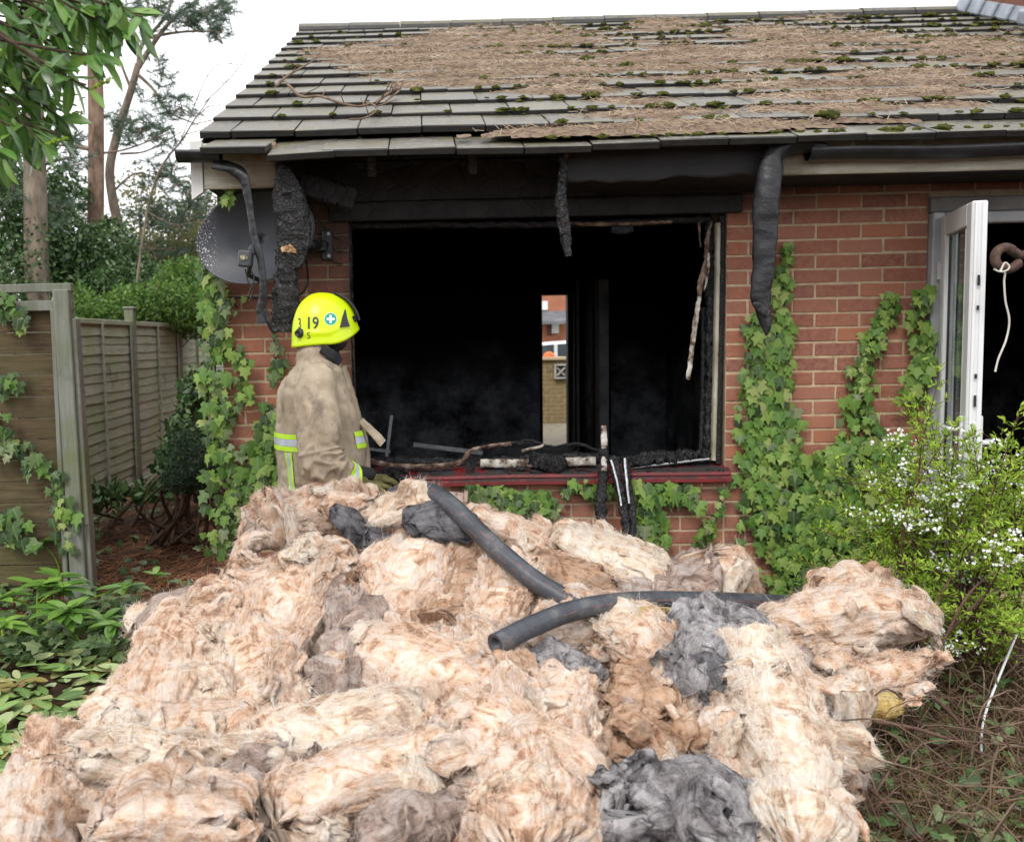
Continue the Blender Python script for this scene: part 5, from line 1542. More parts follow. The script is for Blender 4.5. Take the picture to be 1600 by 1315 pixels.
# gloves: palm, four curled fingers and a thumb
def glove(side, wrist, fwd, down, mat_):
    mb = MB()
    w0 = np.array(wrist); fwd = np.array(fwd, float); fwd /= np.linalg.norm(fwd)
    dn = np.array(down, float); dn -= fwd*(dn@fwd); dn /= np.linalg.norm(dn)
    sd_ = np.cross(fwd, dn)
    limb(mb, [w0-fwd*.06, w0, w0+fwd*.03], [.045, .04, .038], 12, 16)
    rows = []
    for q in np.linspace(0, 1, 8):
        c = w0+fwd*(.0+.10*q); hw = .036+.012*np.sin(q*2.2); ht = .022
        a = np.arange(20)/20*2*np.pi
        rows.append(c+np.cos(a)[:, None]*hw*sd_+np.sin(a)[:, None]*ht*dn)
    loft_mb(mb, rows)
    for k, ln in enumerate((.072, .082, .078, .062)):
        b0 = w0+fwd*.09+sd_*(-.034+.0225*k)
        limb(mb, [b0-fwd*.02, b0+fwd*ln*.35+dn*.004, b0+fwd*ln*.75+dn*.022, b0+fwd*ln*.85+dn*.05], [.0125, .0125, .0115, .010], 14, 12)
    t0 = w0+fwd*.03-sd_*.036*side
    limb(mb, [t0, t0+fwd*.03-sd_*.025*side+dn*.01, t0+fwd*.065-sd_*.03*side+dn*.03], [.015, .0145, .012], 12, 12)
    V, N, F = remesh(mb, .0048, 2)
    pk('glove', mesh_np('glove', W(V), F, mat_, True))
M['glove'] = simple('olive_glove', [(.3, (.05, .048, .02)), (.5, (.14, .13, .05)), (.7, (.25, .23, .10))], 14, .8, .2, .4)
glove(1, (.125, -.285, .885), (1, .30, -.10), (.1, 0, -1), M['glove'])
glove(-1, (.235, .165, .85), (1, -.1, -.12), (.1, 0, -1), M['glove'])
# ---- helmet
M['helmet'] = simple('fluorescent_helmet', [(.3, (.52, .68, .012)), (.42, (.60, .78, .006)), (.7, (.66, .84, .006))], 9, .3, .5, .06, 60, .004)
M['hblack'] = simple('helmet_black', [(.3, (.014, .015, .018)), (.7, (.028, .03, .034))], 20, .4, .5, .1)
HO = np.array([.028, 0, 1.525])           # centre of the rim line
def hel(th, ph, off=0.):
    """th 0 crown .. 1 rim, ph 0 at the brow"""
    c, s_ = np.cos(ph), np.sin(ph)
    fr = np.clip(c, 0, 1); bk = np.clip(-c, 0, 1)
    zr = -.030+.068*fr**2.2-.012*bk**2        # rim height: raised over the face, low over the nape
    a_ = .146+.006*fr+.004*bk; b_ = .115
    q = th*np.pi/2
    rad = np.sin(q)**.92
    flare = 1+.05*np.clip((th-.86)/.14, 0, 1)**2*(fr**2+.6*bk)
    top = .198
    z = zr+(top-zr)*np.cos(q)**.95
    x = a_*rad*c*flare-.012*np.cos(q); y = b_*rad*s_*flare
    # crest along the middle and a rib above the ears
    cr = .007*np.exp(-(y/.030)**2)*np.clip(np.cos(q)*1.3, 0, 1)
    rib = .006*np.exp(-((th-.86+.12*fr)/.03)**2)*np.clip(1-1.2*fr-1.0*bk**3, 0, 1)
    p = np.array([x, y, z])
    n_ = np.array([x/(a_*a_), y/(b_*b_), z/(top*top)]); n_ /= np.linalg.norm(n_)+1e-9
    return HO+p+n_*(cr+rib+off)
nth, nph = 44, 96
Vh = np.array([hel(max(t_, .004), p_) for t_ in np.linspace(0, 1, nth) for p_ in np.arange(nph)/nph*2*np.pi])
Vi = np.array([hel(max(t_, .004), p_, -.010) for t_ in np.linspace(1, .3, 14) for p_ in np.arange(nph)/nph*2*np.pi])
VH = np.vstack([Vh, Vi])
helmet = pk('helmet', mesh_np('helmet', W(VH), [grid_faces(nth+14, nph, close_v=True)], M['helmet'], True))
def hsub(name, me): return obj(name, me, helmet)
hb_ = BVHTree.FromPolygons([tuple(v) for v in W(VH)], [tuple(int(q) for q in f) for f in grid_faces(nth, nph, close_v=True)])
VIEW = Vector(W((0, 0, 0))-W((0, 1, 0)))  # from the near side inwards is -VIEW
def side_pt(px, py):
    """the point of the helmet seen at a pixel of the photograph"""
    a = at(px, py, PYY-.4)
    d = Vector(a)-Vector(CAM); d.normalize()
    h = hb_.ray_cast(Vector(CAM), d)
    return (h[0], h[1]) if h[0] is not None else (None, None)
h0, hn0 = side_pt(512, 505)
# a flat decal frame: right / up on the helmet's side in world space, then dropped onto the shell
EX = Vector(_r2); EZ = Vector(_u2)
def drop(c2, u, v, off):
    """point at (u, v) metres from pixel c2, dropped on the shell"""
    a, _n = side_pt(*c2)
    if a is None: return None
    o_ = a+EX*u+EZ*v
    d = (o_-Vector(CAM)).normalized()
    h = hb_.ray_cast(Vector(CAM), d)
    if h[0] is None: return o_
    nn = h[1] if h[1].dot(d) < 0 else -h[1]
    return h[0]+nn*off
def decal_text(txt, c2, size, mat_, name, sx=1., bold=0.0):
    cu = bpy.data.curves.new('txt', 'FONT'); cu.body = txt; cu.size = size; cu.align_x = 'CENTER'; cu.align_y = 'CENTER'; cu.offset = bold
    o = bpy.data.objects.new('txt', cu); COL.objects.link(o)
    dg = bpy.context.evaluated_depsgraph_get(); ev = o.evaluated_get(dg); me = ev.to_mesh()
    bm = bmesh.new(); bm.from_mesh(me); bmesh.ops.triangulate(bm, faces=bm.faces); bmesh.ops.subdivide_edges(bm, edges=[e for e in bm.edges if e.calc_length() > .008], cuts=1)
    bmesh.ops.triangulate(bm, faces=bm.faces); bm.verts.index_update()
    V = np.array([drop(c2, v.co.x*sx, v.co.y, .0022) for v in bm.verts]); F = np.array([[v.index for v in f.verts] for f in bm.faces])
    bm.free(); ev.to_mesh_clear(); bpy.data.objects.remove(o); bpy.data.curves.remove(cu)
    hsub(name, mesh_np(name, V, [F], mat_, False))
decal_text('19', (488, 505), .074, M['hblack'], 'number', .80, .0012)
decal_text('3', (468.5, 506), .068, M['hblack'], 'number', .42, .001)
decal_text('S', (482.5, 524), .042, M['hblack'], 'letter', .85)
def disc(c2, r, mat_, name, off, n=28):
    V = [drop(c2, 0, 0, off)]+[drop(c2, r*f*math.cos(a), r*f*math.sin(a), off) for f in (.5, 1) for a in np.arange(n)/n*2*math.pi]
    i = np.arange(n); j = (i+1) % n
    hsub(name, mesh_np(name, np.array(V), [np.stack([0*i, 1+i, 1+j], 1), np.stack([1+i, 1+n+i, 1+n+j, 1+j], 1)], mat_, True))
M['green'] = simple('green_sticker', [(.3, (.01, .30, .22)), (.7, (.015, .36, .27))], 10, .5, bmp=0)
disc((516.5, 498), .0285, simple('pale_ring', [(.3, (.55, .78, .62)), (.7, (.6, .82, .66))], 10, .5, bmp=0), 'badge_rim', .0009)
disc((516.5, 498), .0255, M['green'], 'badge', .0014)
def quad_patch(c2, pts, mat_, name, off, sub=5):
    P = [np.array(p) for p in pts]
    V = [drop(c2, *( (P[0]*(1-u)+P[1]*u)*(1-v)+(P[3]*(1-u)+P[2]*u)*v ), off) for u in np.linspace(0, 1, sub) for v in np.linspace(0, 1, sub)]
    return hsub(name, mesh_np(name, np.array(V), [grid_faces(sub, sub)], mat_, True))
M['wht'] = simple('white_print', [(.3, (.78, .80, .80)), (.7, (.84, .86, .86))], 10, .5, bmp=0)
a_, l_ = .0055, .018
quad_patch((516.5, 498), [(-a_, -l_), (a_, -l_), (a_, l_), (-a_, l_)], M['wht'], 'cross', .0019)
quad_patch((516.5, 498), [(-l_, -a_), (l_, -a_), (l_, a_), (-l_, a_)], M['wht'], 'cross', .0021)
vt = MB()
tri = [drop((538, 497), x * .003, y * .003, o_) for o_ in (.001, .007) for x, y in ((-7, -13), (7, -12), (3, 0), (.5, 13), (-3, 3))]
hsub('side_vent', mesh_np('side_vent', np.array(tri), [np.array([[0, 1, 2, 3, 4]]), np.array([[5, 6, 7, 8, 9]]), np.array([[q, (q+1) % 5, 5+(q+1) % 5, 5+q] for q in range(5)])], M['hblack'], False))
kn = MB(); kc, kn_ = side_pt(468.5, 520)
kv = Vector((-.55, -.8, -.05)).normalized()
kn.tube([kc-kv*.01, kc+kv*.006, kc+kv*.008, kc+kv*.022], [.021, .021, .0165, .013], 20)
hsub('adjuster_knob', kn.mesh('adjuster_knob', M['hblack'], True))
rim = [hel(1.0, p_, .001) for p_ in np.arange(60)/60*2*np.pi]
# black crest edge and visor mount over the brow
hsub('crest_strip', strip_mesh('crest_strip', [W(hel(t_, 0, .006)) for t_ in (.22, .4, .58, .74, .86)], [.05, .07, .085, .095, .09], .014, M['hblack'], face=W((.7, 0, .7))-W((0, 0, 0)), n=40, amp=0, sq=4))
hsub('visor_mount', strip_mesh('visor_mount', [W(hel(.80, a, .004)) for a in np.linspace(-.5, .5, 9)], .03, .012, M['hblack'], face=W((.9, 0, .3))-W((0, 0, 0)), n=60, amp=0, sq=4))
hd_ = MB()
limb(hd_, [HC+np.array([-.03, 0, -.02]), HC+np.array([-.028, 0, -.10]), HC+np.array([-.01, 0, -.17])], [.085, .078, .082], 20, 32)
limb(hd_, [HC+np.array([-.0, -.075, -.02]), HC+np.array([.04, -.06, -.11])], [.02, .016], 10, 12)
V, N, F = remesh(hd_, .009, 3)
pk('neck_guard', mesh_np('neck_guard', W(V), F, simple('black_flash_hood', [(.3, (.010, .010, .011)), (.7, (.022, .021, .022))], 30, .9), True))
# ------------------------------------------------------------------ leaves
def leaf_mat(name, stops, rough=.5, trans=.25, vein=.25, edge=None, spec=.4):
    mt, t, b = newmat(name, rough, spec)
    isl = t.nodes.new('ShaderNodeNewGeometry').outputs['Random Per Island']
    r = math_(t, 'FRACT', math_(t, 'ADD', rnd(t), isl))
    c = ramp(t, r, stops)
    uv = coords(t, 'UV'); s = sep(t, uv)
    ax = math_(t, 'ABSOLUTE', s['X'])
    if vein:
        c = mixc(t, mapr(t, ax, .0, .05, vein, 0), c, (.36, .45, .20))
        w = t.nodes.new('ShaderNodeTexWave'); w.inputs['Scale'].default_value = 1.6; w.inputs['Distortion'].default_value = 1.
        t.links.new(vscale(t, uv, (2.2, 3.2, 1)), w.inputs['Vector'])
        c = mixc(t, math_(t, 'MULTIPLY', mapr(t, w.outputs['Fac'], .75, 1.0), vein*.6), c, (.30, .40, .16))
    if edge: c = mixc(t, mapr(t, noise(t, position(t), 60, 3), .58, .68, 0, .6), c, edge)
    t.links.new(c, b.inputs['Base Color'])
    tr = t.nodes.new('ShaderNodeBsdfTranslucent'); t.links.new(c, tr.inputs['Color'])
    mxs = t.nodes.new('ShaderNodeMixShader'); mxs.inputs['Fac'].default_value = trans
    out = t.nodes['Material Output']
    t.links.new(b.outputs['BSDF'], mxs.inputs[1]); t.links.new(tr.outputs['BSDF'], mxs.inputs[2]); t.links.new(mxs.outputs['Shader'], out.inputs['Surface'])
    return mt
M['ivy'] = leaf_mat('ivy_leaf', [(0, (.06, .15, .022)), (.3, (.125, .25, .038)), (.6, (.185, .315, .052)), (.85, (.26, .36, .075)), (1, (.33, .38, .13))], .55, .22, .3)
M['ivy_dark'] = leaf_mat('ivy_leaf_dark', [(0, (.022, .050, .016)), (.4, (.05, .105, .028)), (.75, (.10, .17, .05)), (1, (.19, .22, .11))], .45, .18, .3)
M['laurel'] = leaf_mat('laurel_leaf', [(0, (.035, .10, .018)), (.45, (.070, .18, .032)), (.8, (.12, .26, .046)), (1, (.20, .36, .07))], .3, .28, .25, spec=.5)
M['laurel_low'] = leaf_mat('laurel_leaf_low', [(0, (.05, .14, .018)), (.45, (.11, .26, .034)), (.8, (.18, .35, .05)), (1, (.27, .45, .08))], .28, .25, .25, spec=.5)
M['fallen'] = leaf_mat('fallen_leaf', [(0, (.07, .15, .03)), (.25, (.16, .28, .06)), (.5, (.27, .38, .12)), (.7, (.42, .50, .26)), (.88, (.30, .27, .06)), (1, (.20, .10, .04))], .5, .1, .25)
M['spirea'] = leaf_mat('spirea_leaf', [(0, (.16, .30, .025)), (.5, (.30, .47, .035)), (1, (.45, .60, .07))], .55, .35, 0)
M['blossom'] = simple('white_petal', [(.3, (.80, .82, .80)), (.7, (.86, .87, .85))], 30, .6, .2, 0)
M['stem'] = simple('brown_stem', [(.3, (.035, .022, .015)), (.7, (.10, .065, .045))], 30, .8, .2, .3)
M['stem_red'] = simple('reddish_twig', [(.3, (.07, .035, .028)), (.7, (.17, .10, .075))], 30, .8, .2, .3)
M['dead'] = simple('dead_stem', [(.3, (.10, .065, .045)), (.6, (.20, .14, .10)), (.8, (.32, .25, .18))], 14, .9, .1, .3)
def uvmesh(name, V, F, mat): return mesh_np(name, V, F, mat, True, np.asarray(V)[:, :2])
def ivy_leaf(seed, mat):
    r = random.Random(seed)
    O = [(0, -.02), (.26, -.12), (.52, .10), (.33, .27), (.47, .58), (.19, .60), (0, 1.02), (-.19, .60), (-.47, .58), (-.33, .27), (-.52, .10), (-.26, -.12)]
    V = [(0, .30, .05), ]
    for x, y in O:
        x *= r.uniform(.85, 1.12); y = y*r.uniform(.9, 1.1)
        V.append((x, y-.1, -.10*x*x*2-.10*max(y-.3, 0)**2+r.uniform(-.03, .03)))
    i = np.arange(12)
    return uvmesh('leaf', np.array(V), [np.stack([0*i, 1+i, 1+(i+1) % 12], 1)], mat)
def long_leaf(seed, mat, wd=.17, droop=.22, fold=.10, rows=7):
    r = random.Random(seed)
    V = []
    tw = r.uniform(-.25, .25)
    for q in range(rows):
        t_ = q/(rows-1)
        w_ = wd*(math.sin(math.pi*min(1, t_*.92+.04))**.75)*(1.0 if t_ < .7 else (1.06-.35*(t_-.7)))
        if q == rows-1: w_ = .004
        zc = -droop*t_*t_+r.uniform(-.006, .006)
        a = tw*t_
        for s_ in (-1, 0, 1):
            x = s_*w_; z = zc+fold*abs(s_)*w_*2
            V.append((x*math.cos(a)-0*z, t_, z+x*math.sin(a)))
    return uvmesh('leaf', np.array(V), [grid_faces(rows, 3)], mat)
IVYM = {k: [ivy_leaf(s+q, M[k]) for s in range(5)] for q, k in enumerate(('ivy', 'ivy_dark'))}
LAUR = [long_leaf(s, M['laurel'], .135+.015*(s % 3), .16+.06*(s % 4)) for s in range(6)]
LAURL = [long_leaf(s+9, M['laurel_low'], .17+.02*(s % 3), .15+.07*(s % 4)) for s in range(5)]
FALL = [long_leaf(s+30, M['fallen'], .17+.03*(s % 3), .05*(s % 3), .06) for s in range(6)]
def frame(d, n):
    """columns: across, along (leaf length), normal"""
    d = np.asarray(d, float); d /= np.linalg.norm(d)+1e-9
    n = np.asarray(n, float); n = n-d*(n@d); n /= np.linalg.norm(n)+1e-9
    return np.stack([np.cross(d, n), d, n], 1)
def place(root, name, meshes, items, cap=300, local=None):
    """items: (pos, 3x3, size); the first CAP become objects under ROOT, the rest one mesh"""
    lv = []
    loc = np.array(root.location) if local is None else np.array(local)
    for k, (p, Fm, s_) in enumerate(items):
        me = meshes[k % len(meshes)] if k < cap else None
        if me is not None:
            o = bpy.data.objects.new(name, me)
            m4 = Matrix.Identity(4)
            p_ = np.asarray(p)-loc
            for i in range(3):
                for j in range(3): m4[i][j] = Fm[i, j]*s_
                m4[i][3] = p_[i]
            o.matrix_local = m4
            link(o, root)
        else: lv.append((p, Fm, s_))
    if lv:
        VS, FS, UV, off = [], {}, [], 0
        bank = []
        for me in meshes:
            V = np.empty(len(me.vertices)*3, np.float32); me.vertices.foreach_get('co', V)
            bank.append((V.reshape(-1, 3).astype(float), [tuple(p.vertices) for p in me.polygons]))
        for k, (p, Fm, s_) in enumerate(lv):
            V, P = bank[k % len(bank)]
            VS.append(V @ Fm.T*s_+(np.asarray(p)-loc)); UV.append(V[:, :2])
            for f in P: FS.setdefault(len(f), []).append([q+off for q in f])
            off += len(V)
        me = mesh_np(name, np.concatenate(VS), [np.array(v) for v in FS.values()], meshes[0].materials[0], True, np.concatenate(UV))
        o = obj(name, me, root, kind='stuff')
def poly_at(lst, t):
    L = np.array(lst, float)
    d = np.concatenate([[0], np.cumsum(np.linalg.norm(np.diff(L[:, :2], axis=0), axis=1))]); d /= d[-1]
    return np.array([np.interp(t, d, L[:, k]) for k in range(L.shape[1])])
rv = random.Random(21)
def ivy(label, strokes, n, size, dark=.2, Yd=(-.085, -.018), stem=True, plane=0., cap=300, kind='ivy'):
    """strokes: polylines of (px, py, width px); leaves hang from them against the wall"""
    first = strokes[0][-1]
    root = empty('ivy_plant', tuple(at(first[0], first[1], plane-.02)), label, 'ivy', 'ivy climbing the house and fences')
    tot = sum(np.linalg.norm(np.diff(np.array(s_)[:, :2], axis=0), axis=1).sum()*np.mean([p[2] for p in s_]) for s_ in strokes)
    items = []
    for s_ in strokes:
        A = np.linalg.norm(np.diff(np.array(s_)[:, :2], axis=0), axis=1).sum()*np.mean([p[2] for p in s_])
        k = max(4, int(1.55*n*A/tot))
        for q in range(k):
            x, y, w_ = poly_at(s_, (q+rv.random())/k)
            px, py = x+rv.gauss(0, .34)*w_*.8, y+rv.uniform(-.5, .5)*min(w_, 30)
            if abs(px-x) > w_*.62: px = x+rv.uniform(-.5, .5)*w_
            Y = plane+rv.uniform(*Yd)
            p = at(px, py, Y)
            d = np.array([rv.gauss(0, .42), rv.gauss(-.18, .14), -1])
            nrm_ = np.array([rv.gauss(0, .42), -1, rv.gauss(.35, .45)])
            items.append((p, frame(d, nrm_), size*rv.choice([.5, .62, .72, .8, .9, 1.0])*rv.uniform(.85, 1.1)*(.72+.28*min(1, w_/50)), Y))
    items.sort(key=lambda q: q[3])
    it = [q[:3] for q in items]
    nd = int(len(it)*dark)
    rv.shuffle(it)
    capd = int(cap*dark)
    place(root, 'leaf', IVYM['ivy_dark'], it[:nd], capd)
    place(root, 'leaf', IVYM['ivy'], it[nd:], cap-capd)
    if stem:
        for s_ in strokes:
            mb = MB()
            P = [at(a[0]+rv.uniform(-3, 3), a[1], plane-.012) for a in s_]
            mb.tube(crom(P, 30), np.linspace(.003, .006, 30), 6)
            kid('vine_stem', mb.mesh('vine_stem', M['stem'], True), root)
    return root
ivy('ivy trailing down the left corner of the brick house beside the fence', [[(318, 395, 20), (328, 440, 36), (336, 500, 44), (338, 560, 46), (336, 620, 50), (350, 690, 60), (362, 760, 84), (352, 830, 60), (350, 860, 40)], [(345, 455, 24), (372, 480, 30)], [(365, 540, 22), (376, 570, 26), (384, 620, 26)], [(360, 640, 20), (395, 610, 16)]], 215, .078, .35, (-.10, -.015))
ivy('ivy on the bricks just behind the firefighter', [[(352, 306, 14), (360, 302, 22)]], 5, .085, .1, (-.48, -.40), False)
ivy('small sooty ivy sprig on the bricks behind the firefighter', [[(428, 525, 8), (432, 552, 14), (424, 588, 26), (446, 572, 20)]], 16, .075, .8)
ivy('ivy tuft low behind the firefighter at the bottom left of the wall', [[(425, 640, 24), (415, 690, 40), (400, 740, 60), (385, 790, 60)]], 70, .10, .35)
ivy('ivy hanging under the red sill near the black pipe', [[(735, 762, 30), (790, 775, 70), (830, 790, 66), (860, 780, 40)], [(830, 785, 50), (845, 825, 44)], [(880, 762, 26), (960, 762, 24)]], 170, .070, .5)
ivy('ivy under the sill to the right of the leaning bars', [[(990, 765, 60), (1040, 768, 60), (1075, 775, 50)], [(1005, 790, 50), (1020, 830, 56), (1015, 865, 36)], [(1080, 770, 22), (1090, 790, 26)]], 120, .085, .35)
ivy('thin ivy strand below the right end of the sill', [[(1132, 760, 10), (1122, 795, 14), (1100, 830, 24), (1085, 862, 24)], [(1100, 835, 18), (1118, 832, 18)]], 34, .06, .3)
ivy('broad column of ivy below the drooping gutter end', [[(1190, 505, 30), (1200, 560, 62), (1198, 640, 84), (1205, 720, 96), (1225, 800, 130), (1245, 870, 120), (1240, 925, 90)], [(1235, 380, 12), (1222, 430, 22), (1222, 480, 24), (1228, 540, 34)], [(1180, 490, 18), (1172, 520, 22)]], 680, .078, .14)
ivy('ivy spreading low on the wall behind the white blossom', [[(1270, 880, 110), (1290, 800, 120), (1300, 730, 90), (1330, 690, 70)], [(1340, 860, 90), (1370, 760, 100), (1400, 690, 70)]], 500, .076, .15)
ivy('narrow ivy strand rising to two bright leaves on the wall', [[(1396, 465, 26), (1380, 500, 34), (1355, 545, 30), (1345, 600, 40), (1343, 650, 56), (1340, 700, 60)]], 130, .068, .1)
ivy('ivy strand beside the door frame', [[(1448, 455, 18), (1432, 480, 26), (1440, 510, 30), (1446, 545, 46), (1430, 590, 46), (1420, 625, 40)]], 64, .085, .1, plane=-.02)

# ------------------------------------------------------------------ white-flowering shrub by the door
def shrub():
    rs = np.random.default_rng(5)
    root = empty('spirea_bush', (.75, -.75, 0), 'feathery bright green bush with sprays of white blossom before the open door', 'shrub')
    ends = []
    reg = [(1270, 905, .05), (1310, 850, .1), (1340, 790, .15), (1365, 720, .15), (1400, 690, .2), (1430, 660, .2), (1470, 650, .2), (1500, 690, .3), (1520, 740, .3), (1460, 740, .2), (1420, 760, .2), (1380, 830, .2), (1440, 820, .3), (1490, 800, .3), (1540, 720, .4), (1560, 680, .4), (1590, 690, .4), (1610, 740, .4), (1580, 780, .4), (1540, 820, .4), (1600, 830, .5), (1570, 880, .5), (1620, 900, .5), (1500, 880, .4), (1450, 900, .3), (1400, 900, .3), (1350, 880, .2), (1330, 930, .2), (1420, 950, .3), (1480, 960, .4), (1550, 950, .5), (1610, 960, .5), (1470, 1000, .4), (1530, 1010, .5), (1590, 1000, .5), (1400, 960, .3)]
    lv, fl, tw = [], [], MB()
    for k in range(104):
        px, py, o_ = reg[k % len(reg)]
        px += rs.normal(0, 22); py += rs.normal(0, 22)
        tip = at(px, py, -.50-o_*rs.uniform(.2, 1.7)-rs.uniform(0, .35))
        base = np.array([.72+rs.normal(0, .13), -.70+rs.normal(0, .12)-.2*o_, .0])
        mid = base*.5+tip*.5+np.array([rs.normal(0, .06), rs.normal(0, .06), .10+.10*rs.random()])
        P = crom([base, mid, tip], 16)
        tw.tube(P, np.linspace(.0055, .0012, 16), 5, False)
        flo = (1365 < px < 1520 and 680 < py < 880 and rs.random() < .5) or (rs.random() < .12 and 1250 < px)
        for q in range(7, 16):
            for s_ in range(3):
                d = rs.normal(0, 1, 3); d[2] = abs(d[2])*.5; d += (P[min(q, 15)]-P[q-1])*8
                d /= np.linalg.norm(d)
                ln = rs.uniform(.04, .11)
                e_ = P[q]+d*ln+np.array([0, 0, -.012])
                tw.tube(np.array([P[q], (P[q]+e_)/2+rs.normal(0, .006, 3), e_]), [.0011, .001, .0007], 4, False)
                for h in range(6):
                    f_ = rs.random()
                    p = P[q]+(e_-P[q])*f_+rs.normal(0, .006, 3)
                    ld = d*.7+rs.normal(0, .6, 3)+np.array([0, -.1, .25])
                    lv.append((p, frame(ld, rs.normal(0, .6, 3)+np.array([0, -.7, .7])), rs.uniform(.016, .032)))
                if flo and q > 9 and rs.random() < .85:
                    for h in range(rs.integers(3, 9)):
                        fl.append((e_+rs.normal(0, .014, 3), frame(rs.normal(0, 1, 3), rs.normal(0, .45, 3)+np.array([-.2, -1, .6])), rs.uniform(.0045, .007)))
    kid('twigs', tw.mesh('twigs', M['stem_red'], True), root, kind='stuff')
    sm = [long_leaf(s, M['spirea'], .16, .15, .08, 3) for s in range(3)]
    place(root, 'leaves', sm, lv, 0)
    V = []; F = []
    a = np.arange(5)/5*2*np.pi
    pv = [(0, 0, -.1)]
    for q in a:
        for da_, r_ in ((-.55, .75), (0, 1.05), (.55, .75)): pv.append((r_*math.cos(q+da_), r_*math.sin(q+da_), .12))
    pf = np.array([[0, 1+3*q+h, 2+3*q+h] for q in range(5) for h in (0, 1)])
    fm = uvmesh('blossom', np.array(pv), [pf], M['blossom'])
    place(root, 'blossom', [fm], fl, 0)
shrub()

# brambles and dead stems in front of the bush
def brambles():
    rs = np.random.default_rng(9)
    root = empty('bramble_tangle', (.35, -1.6, 0), 'tangle of dead brown stems at the right of the heap', 'brambles')
    tw, tw2 = MB(), MB()
    for k in range(700):
        px, py = (rs.uniform(1300, 1640) if k < 420 else rs.uniform(1600, 2100)), rs.uniform(980, 1330)
        g_ = atz(px, py+30, 0.02)
        if g_[1] > -.4: continue
        p = g_+np.array([0, 0, rs.uniform(0, .05)])
        ang_ = rs.uniform(0, 2*np.pi); ln = rs.uniform(.12, .5)
        d = np.array([np.cos(ang_), np.sin(ang_)*.7, rs.normal(.15, .3)])
        e_ = p+d*ln; e_[2] = max(e_[2], .02)
        md = (p+e_)/2+rs.normal(0, .05, 3)+np.array([0, 0, .06])
        (tw if k % 3 else tw2).tube(crom([p, md, e_], 9), rs.uniform(.0012, .0035), 5, False)
    for A in [[(1480, 1110, -1.1), (1440, 1020, -1.2), (1470, 930, -1.15), (1500, 880, -1.1)], [(1430, 1090, -1.3), (1470, 1010, -1.3), (1520, 920, -1.25), (1600, 870, -1.1)],
              [(1365, 1125, -1.9), (1440, 1140, -1.9), (1510, 1165, -1.9), (1560, 1190, -1.9)], [(1450, 1080, -1.7), (1500, 1130, -1.7), (1540, 1200, -1.8), (1600, 1250, -1.9)],
              [(1300, 1140, -2.2), (1330, 1200, -2.3), (1390, 1260, -2.3), (1440, 1310, -2.4)], [(1470, 1000, -1.2), (1540, 930, -1.2), (1610, 900, -1.1)]]:
        tw2.tube(crom([at(*q) for q in A], 30), np.linspace(.008, .003, 30), 7, False)
    kid('dead_stems', tw.mesh('dead_stems', M['dead'], True), root, kind='stuff')
    kid('dark_stems', tw2.mesh('dark_stems', M['stem_red'], True), root, kind='stuff')
    gv = MB(); n = 2600
    V = []
    for k in range(n):
        px, py = rs.uniform(1290, 1640), rs.uniform(1000, 1340)
        g_ = atz(px, py, 0.03)
        d = np.array([rs.normal(0, .6), rs.normal(0, .6), abs(rs.normal(.4, .5))]); d /= np.linalg.norm(d)
        ln = rs.uniform(.06, .26); s_ = np.cross(d, rs.normal(0, 1, 3)); s_ /= np.linalg.norm(s_)
        w_ = rs.uniform(.0008, .0022)
        m_ = g_+d*ln*.6+np.array([0, 0, .01]); e_ = g_+d*ln+np.array([rs.normal(0, .04), rs.normal(0, .04), -.03])
        V += [g_-s_*w_, g_+s_*w_, m_-s_*w_*.8, m_+s_*w_*.8, e_-s_*w_*.2, e_+s_*w_*.2]
    b_ = np.arange(n)[:, None]*6
    kid('dry_grass', mesh_np('dry_grass', np.array(V), [np.concatenate([b_+np.array([[0, 1, 3, 2]]), b_+np.array([[2, 3, 5, 4]])])], simple('dry_grass_blade', [(.3, (.09, .06, .03)), (.6, (.19, .14, .07)), (.8, (.14, .16, .05))], 3, .9, .1, 0)), root, kind='stuff')
    items = []
    for k in range(330):
        px, py = rs.uniform(1290, 1640), rs.uniform(1050, 1340)
        g_ = atz(px, py, rs.uniform(.02, .14))
        items.append((g_, frame(rs.normal(0, 1, 3)*np.array([1, 1, .3]), rs.normal(0, .4, 3)+np.array([0, -.4, 1])), rs.uniform(.03, .062)))
    place(root, 'leaf', IVYM['ivy_dark'], items, 160)
brambles()
mb = MB()
mb.tube(crom([at(1640, 890, -.9), at(1600, 966, -1.1), at(1568, 1040, -1.35), at(1538, 1120, -1.6), at(1534, 1180, -1.75), at(1548, 1225, -1.85), at(1590, 1262, -1.95), at(1640, 1275, -2.0)], 70), .0045, 8)
mb.build('white_cable', simple('dirty_white_cable', [(.3, (.55, .56, .55)), (.7, (.70, .71, .71))], 9, .5), smooth=True, label='white cable looping down through the dead stems at the right', cat='cable')

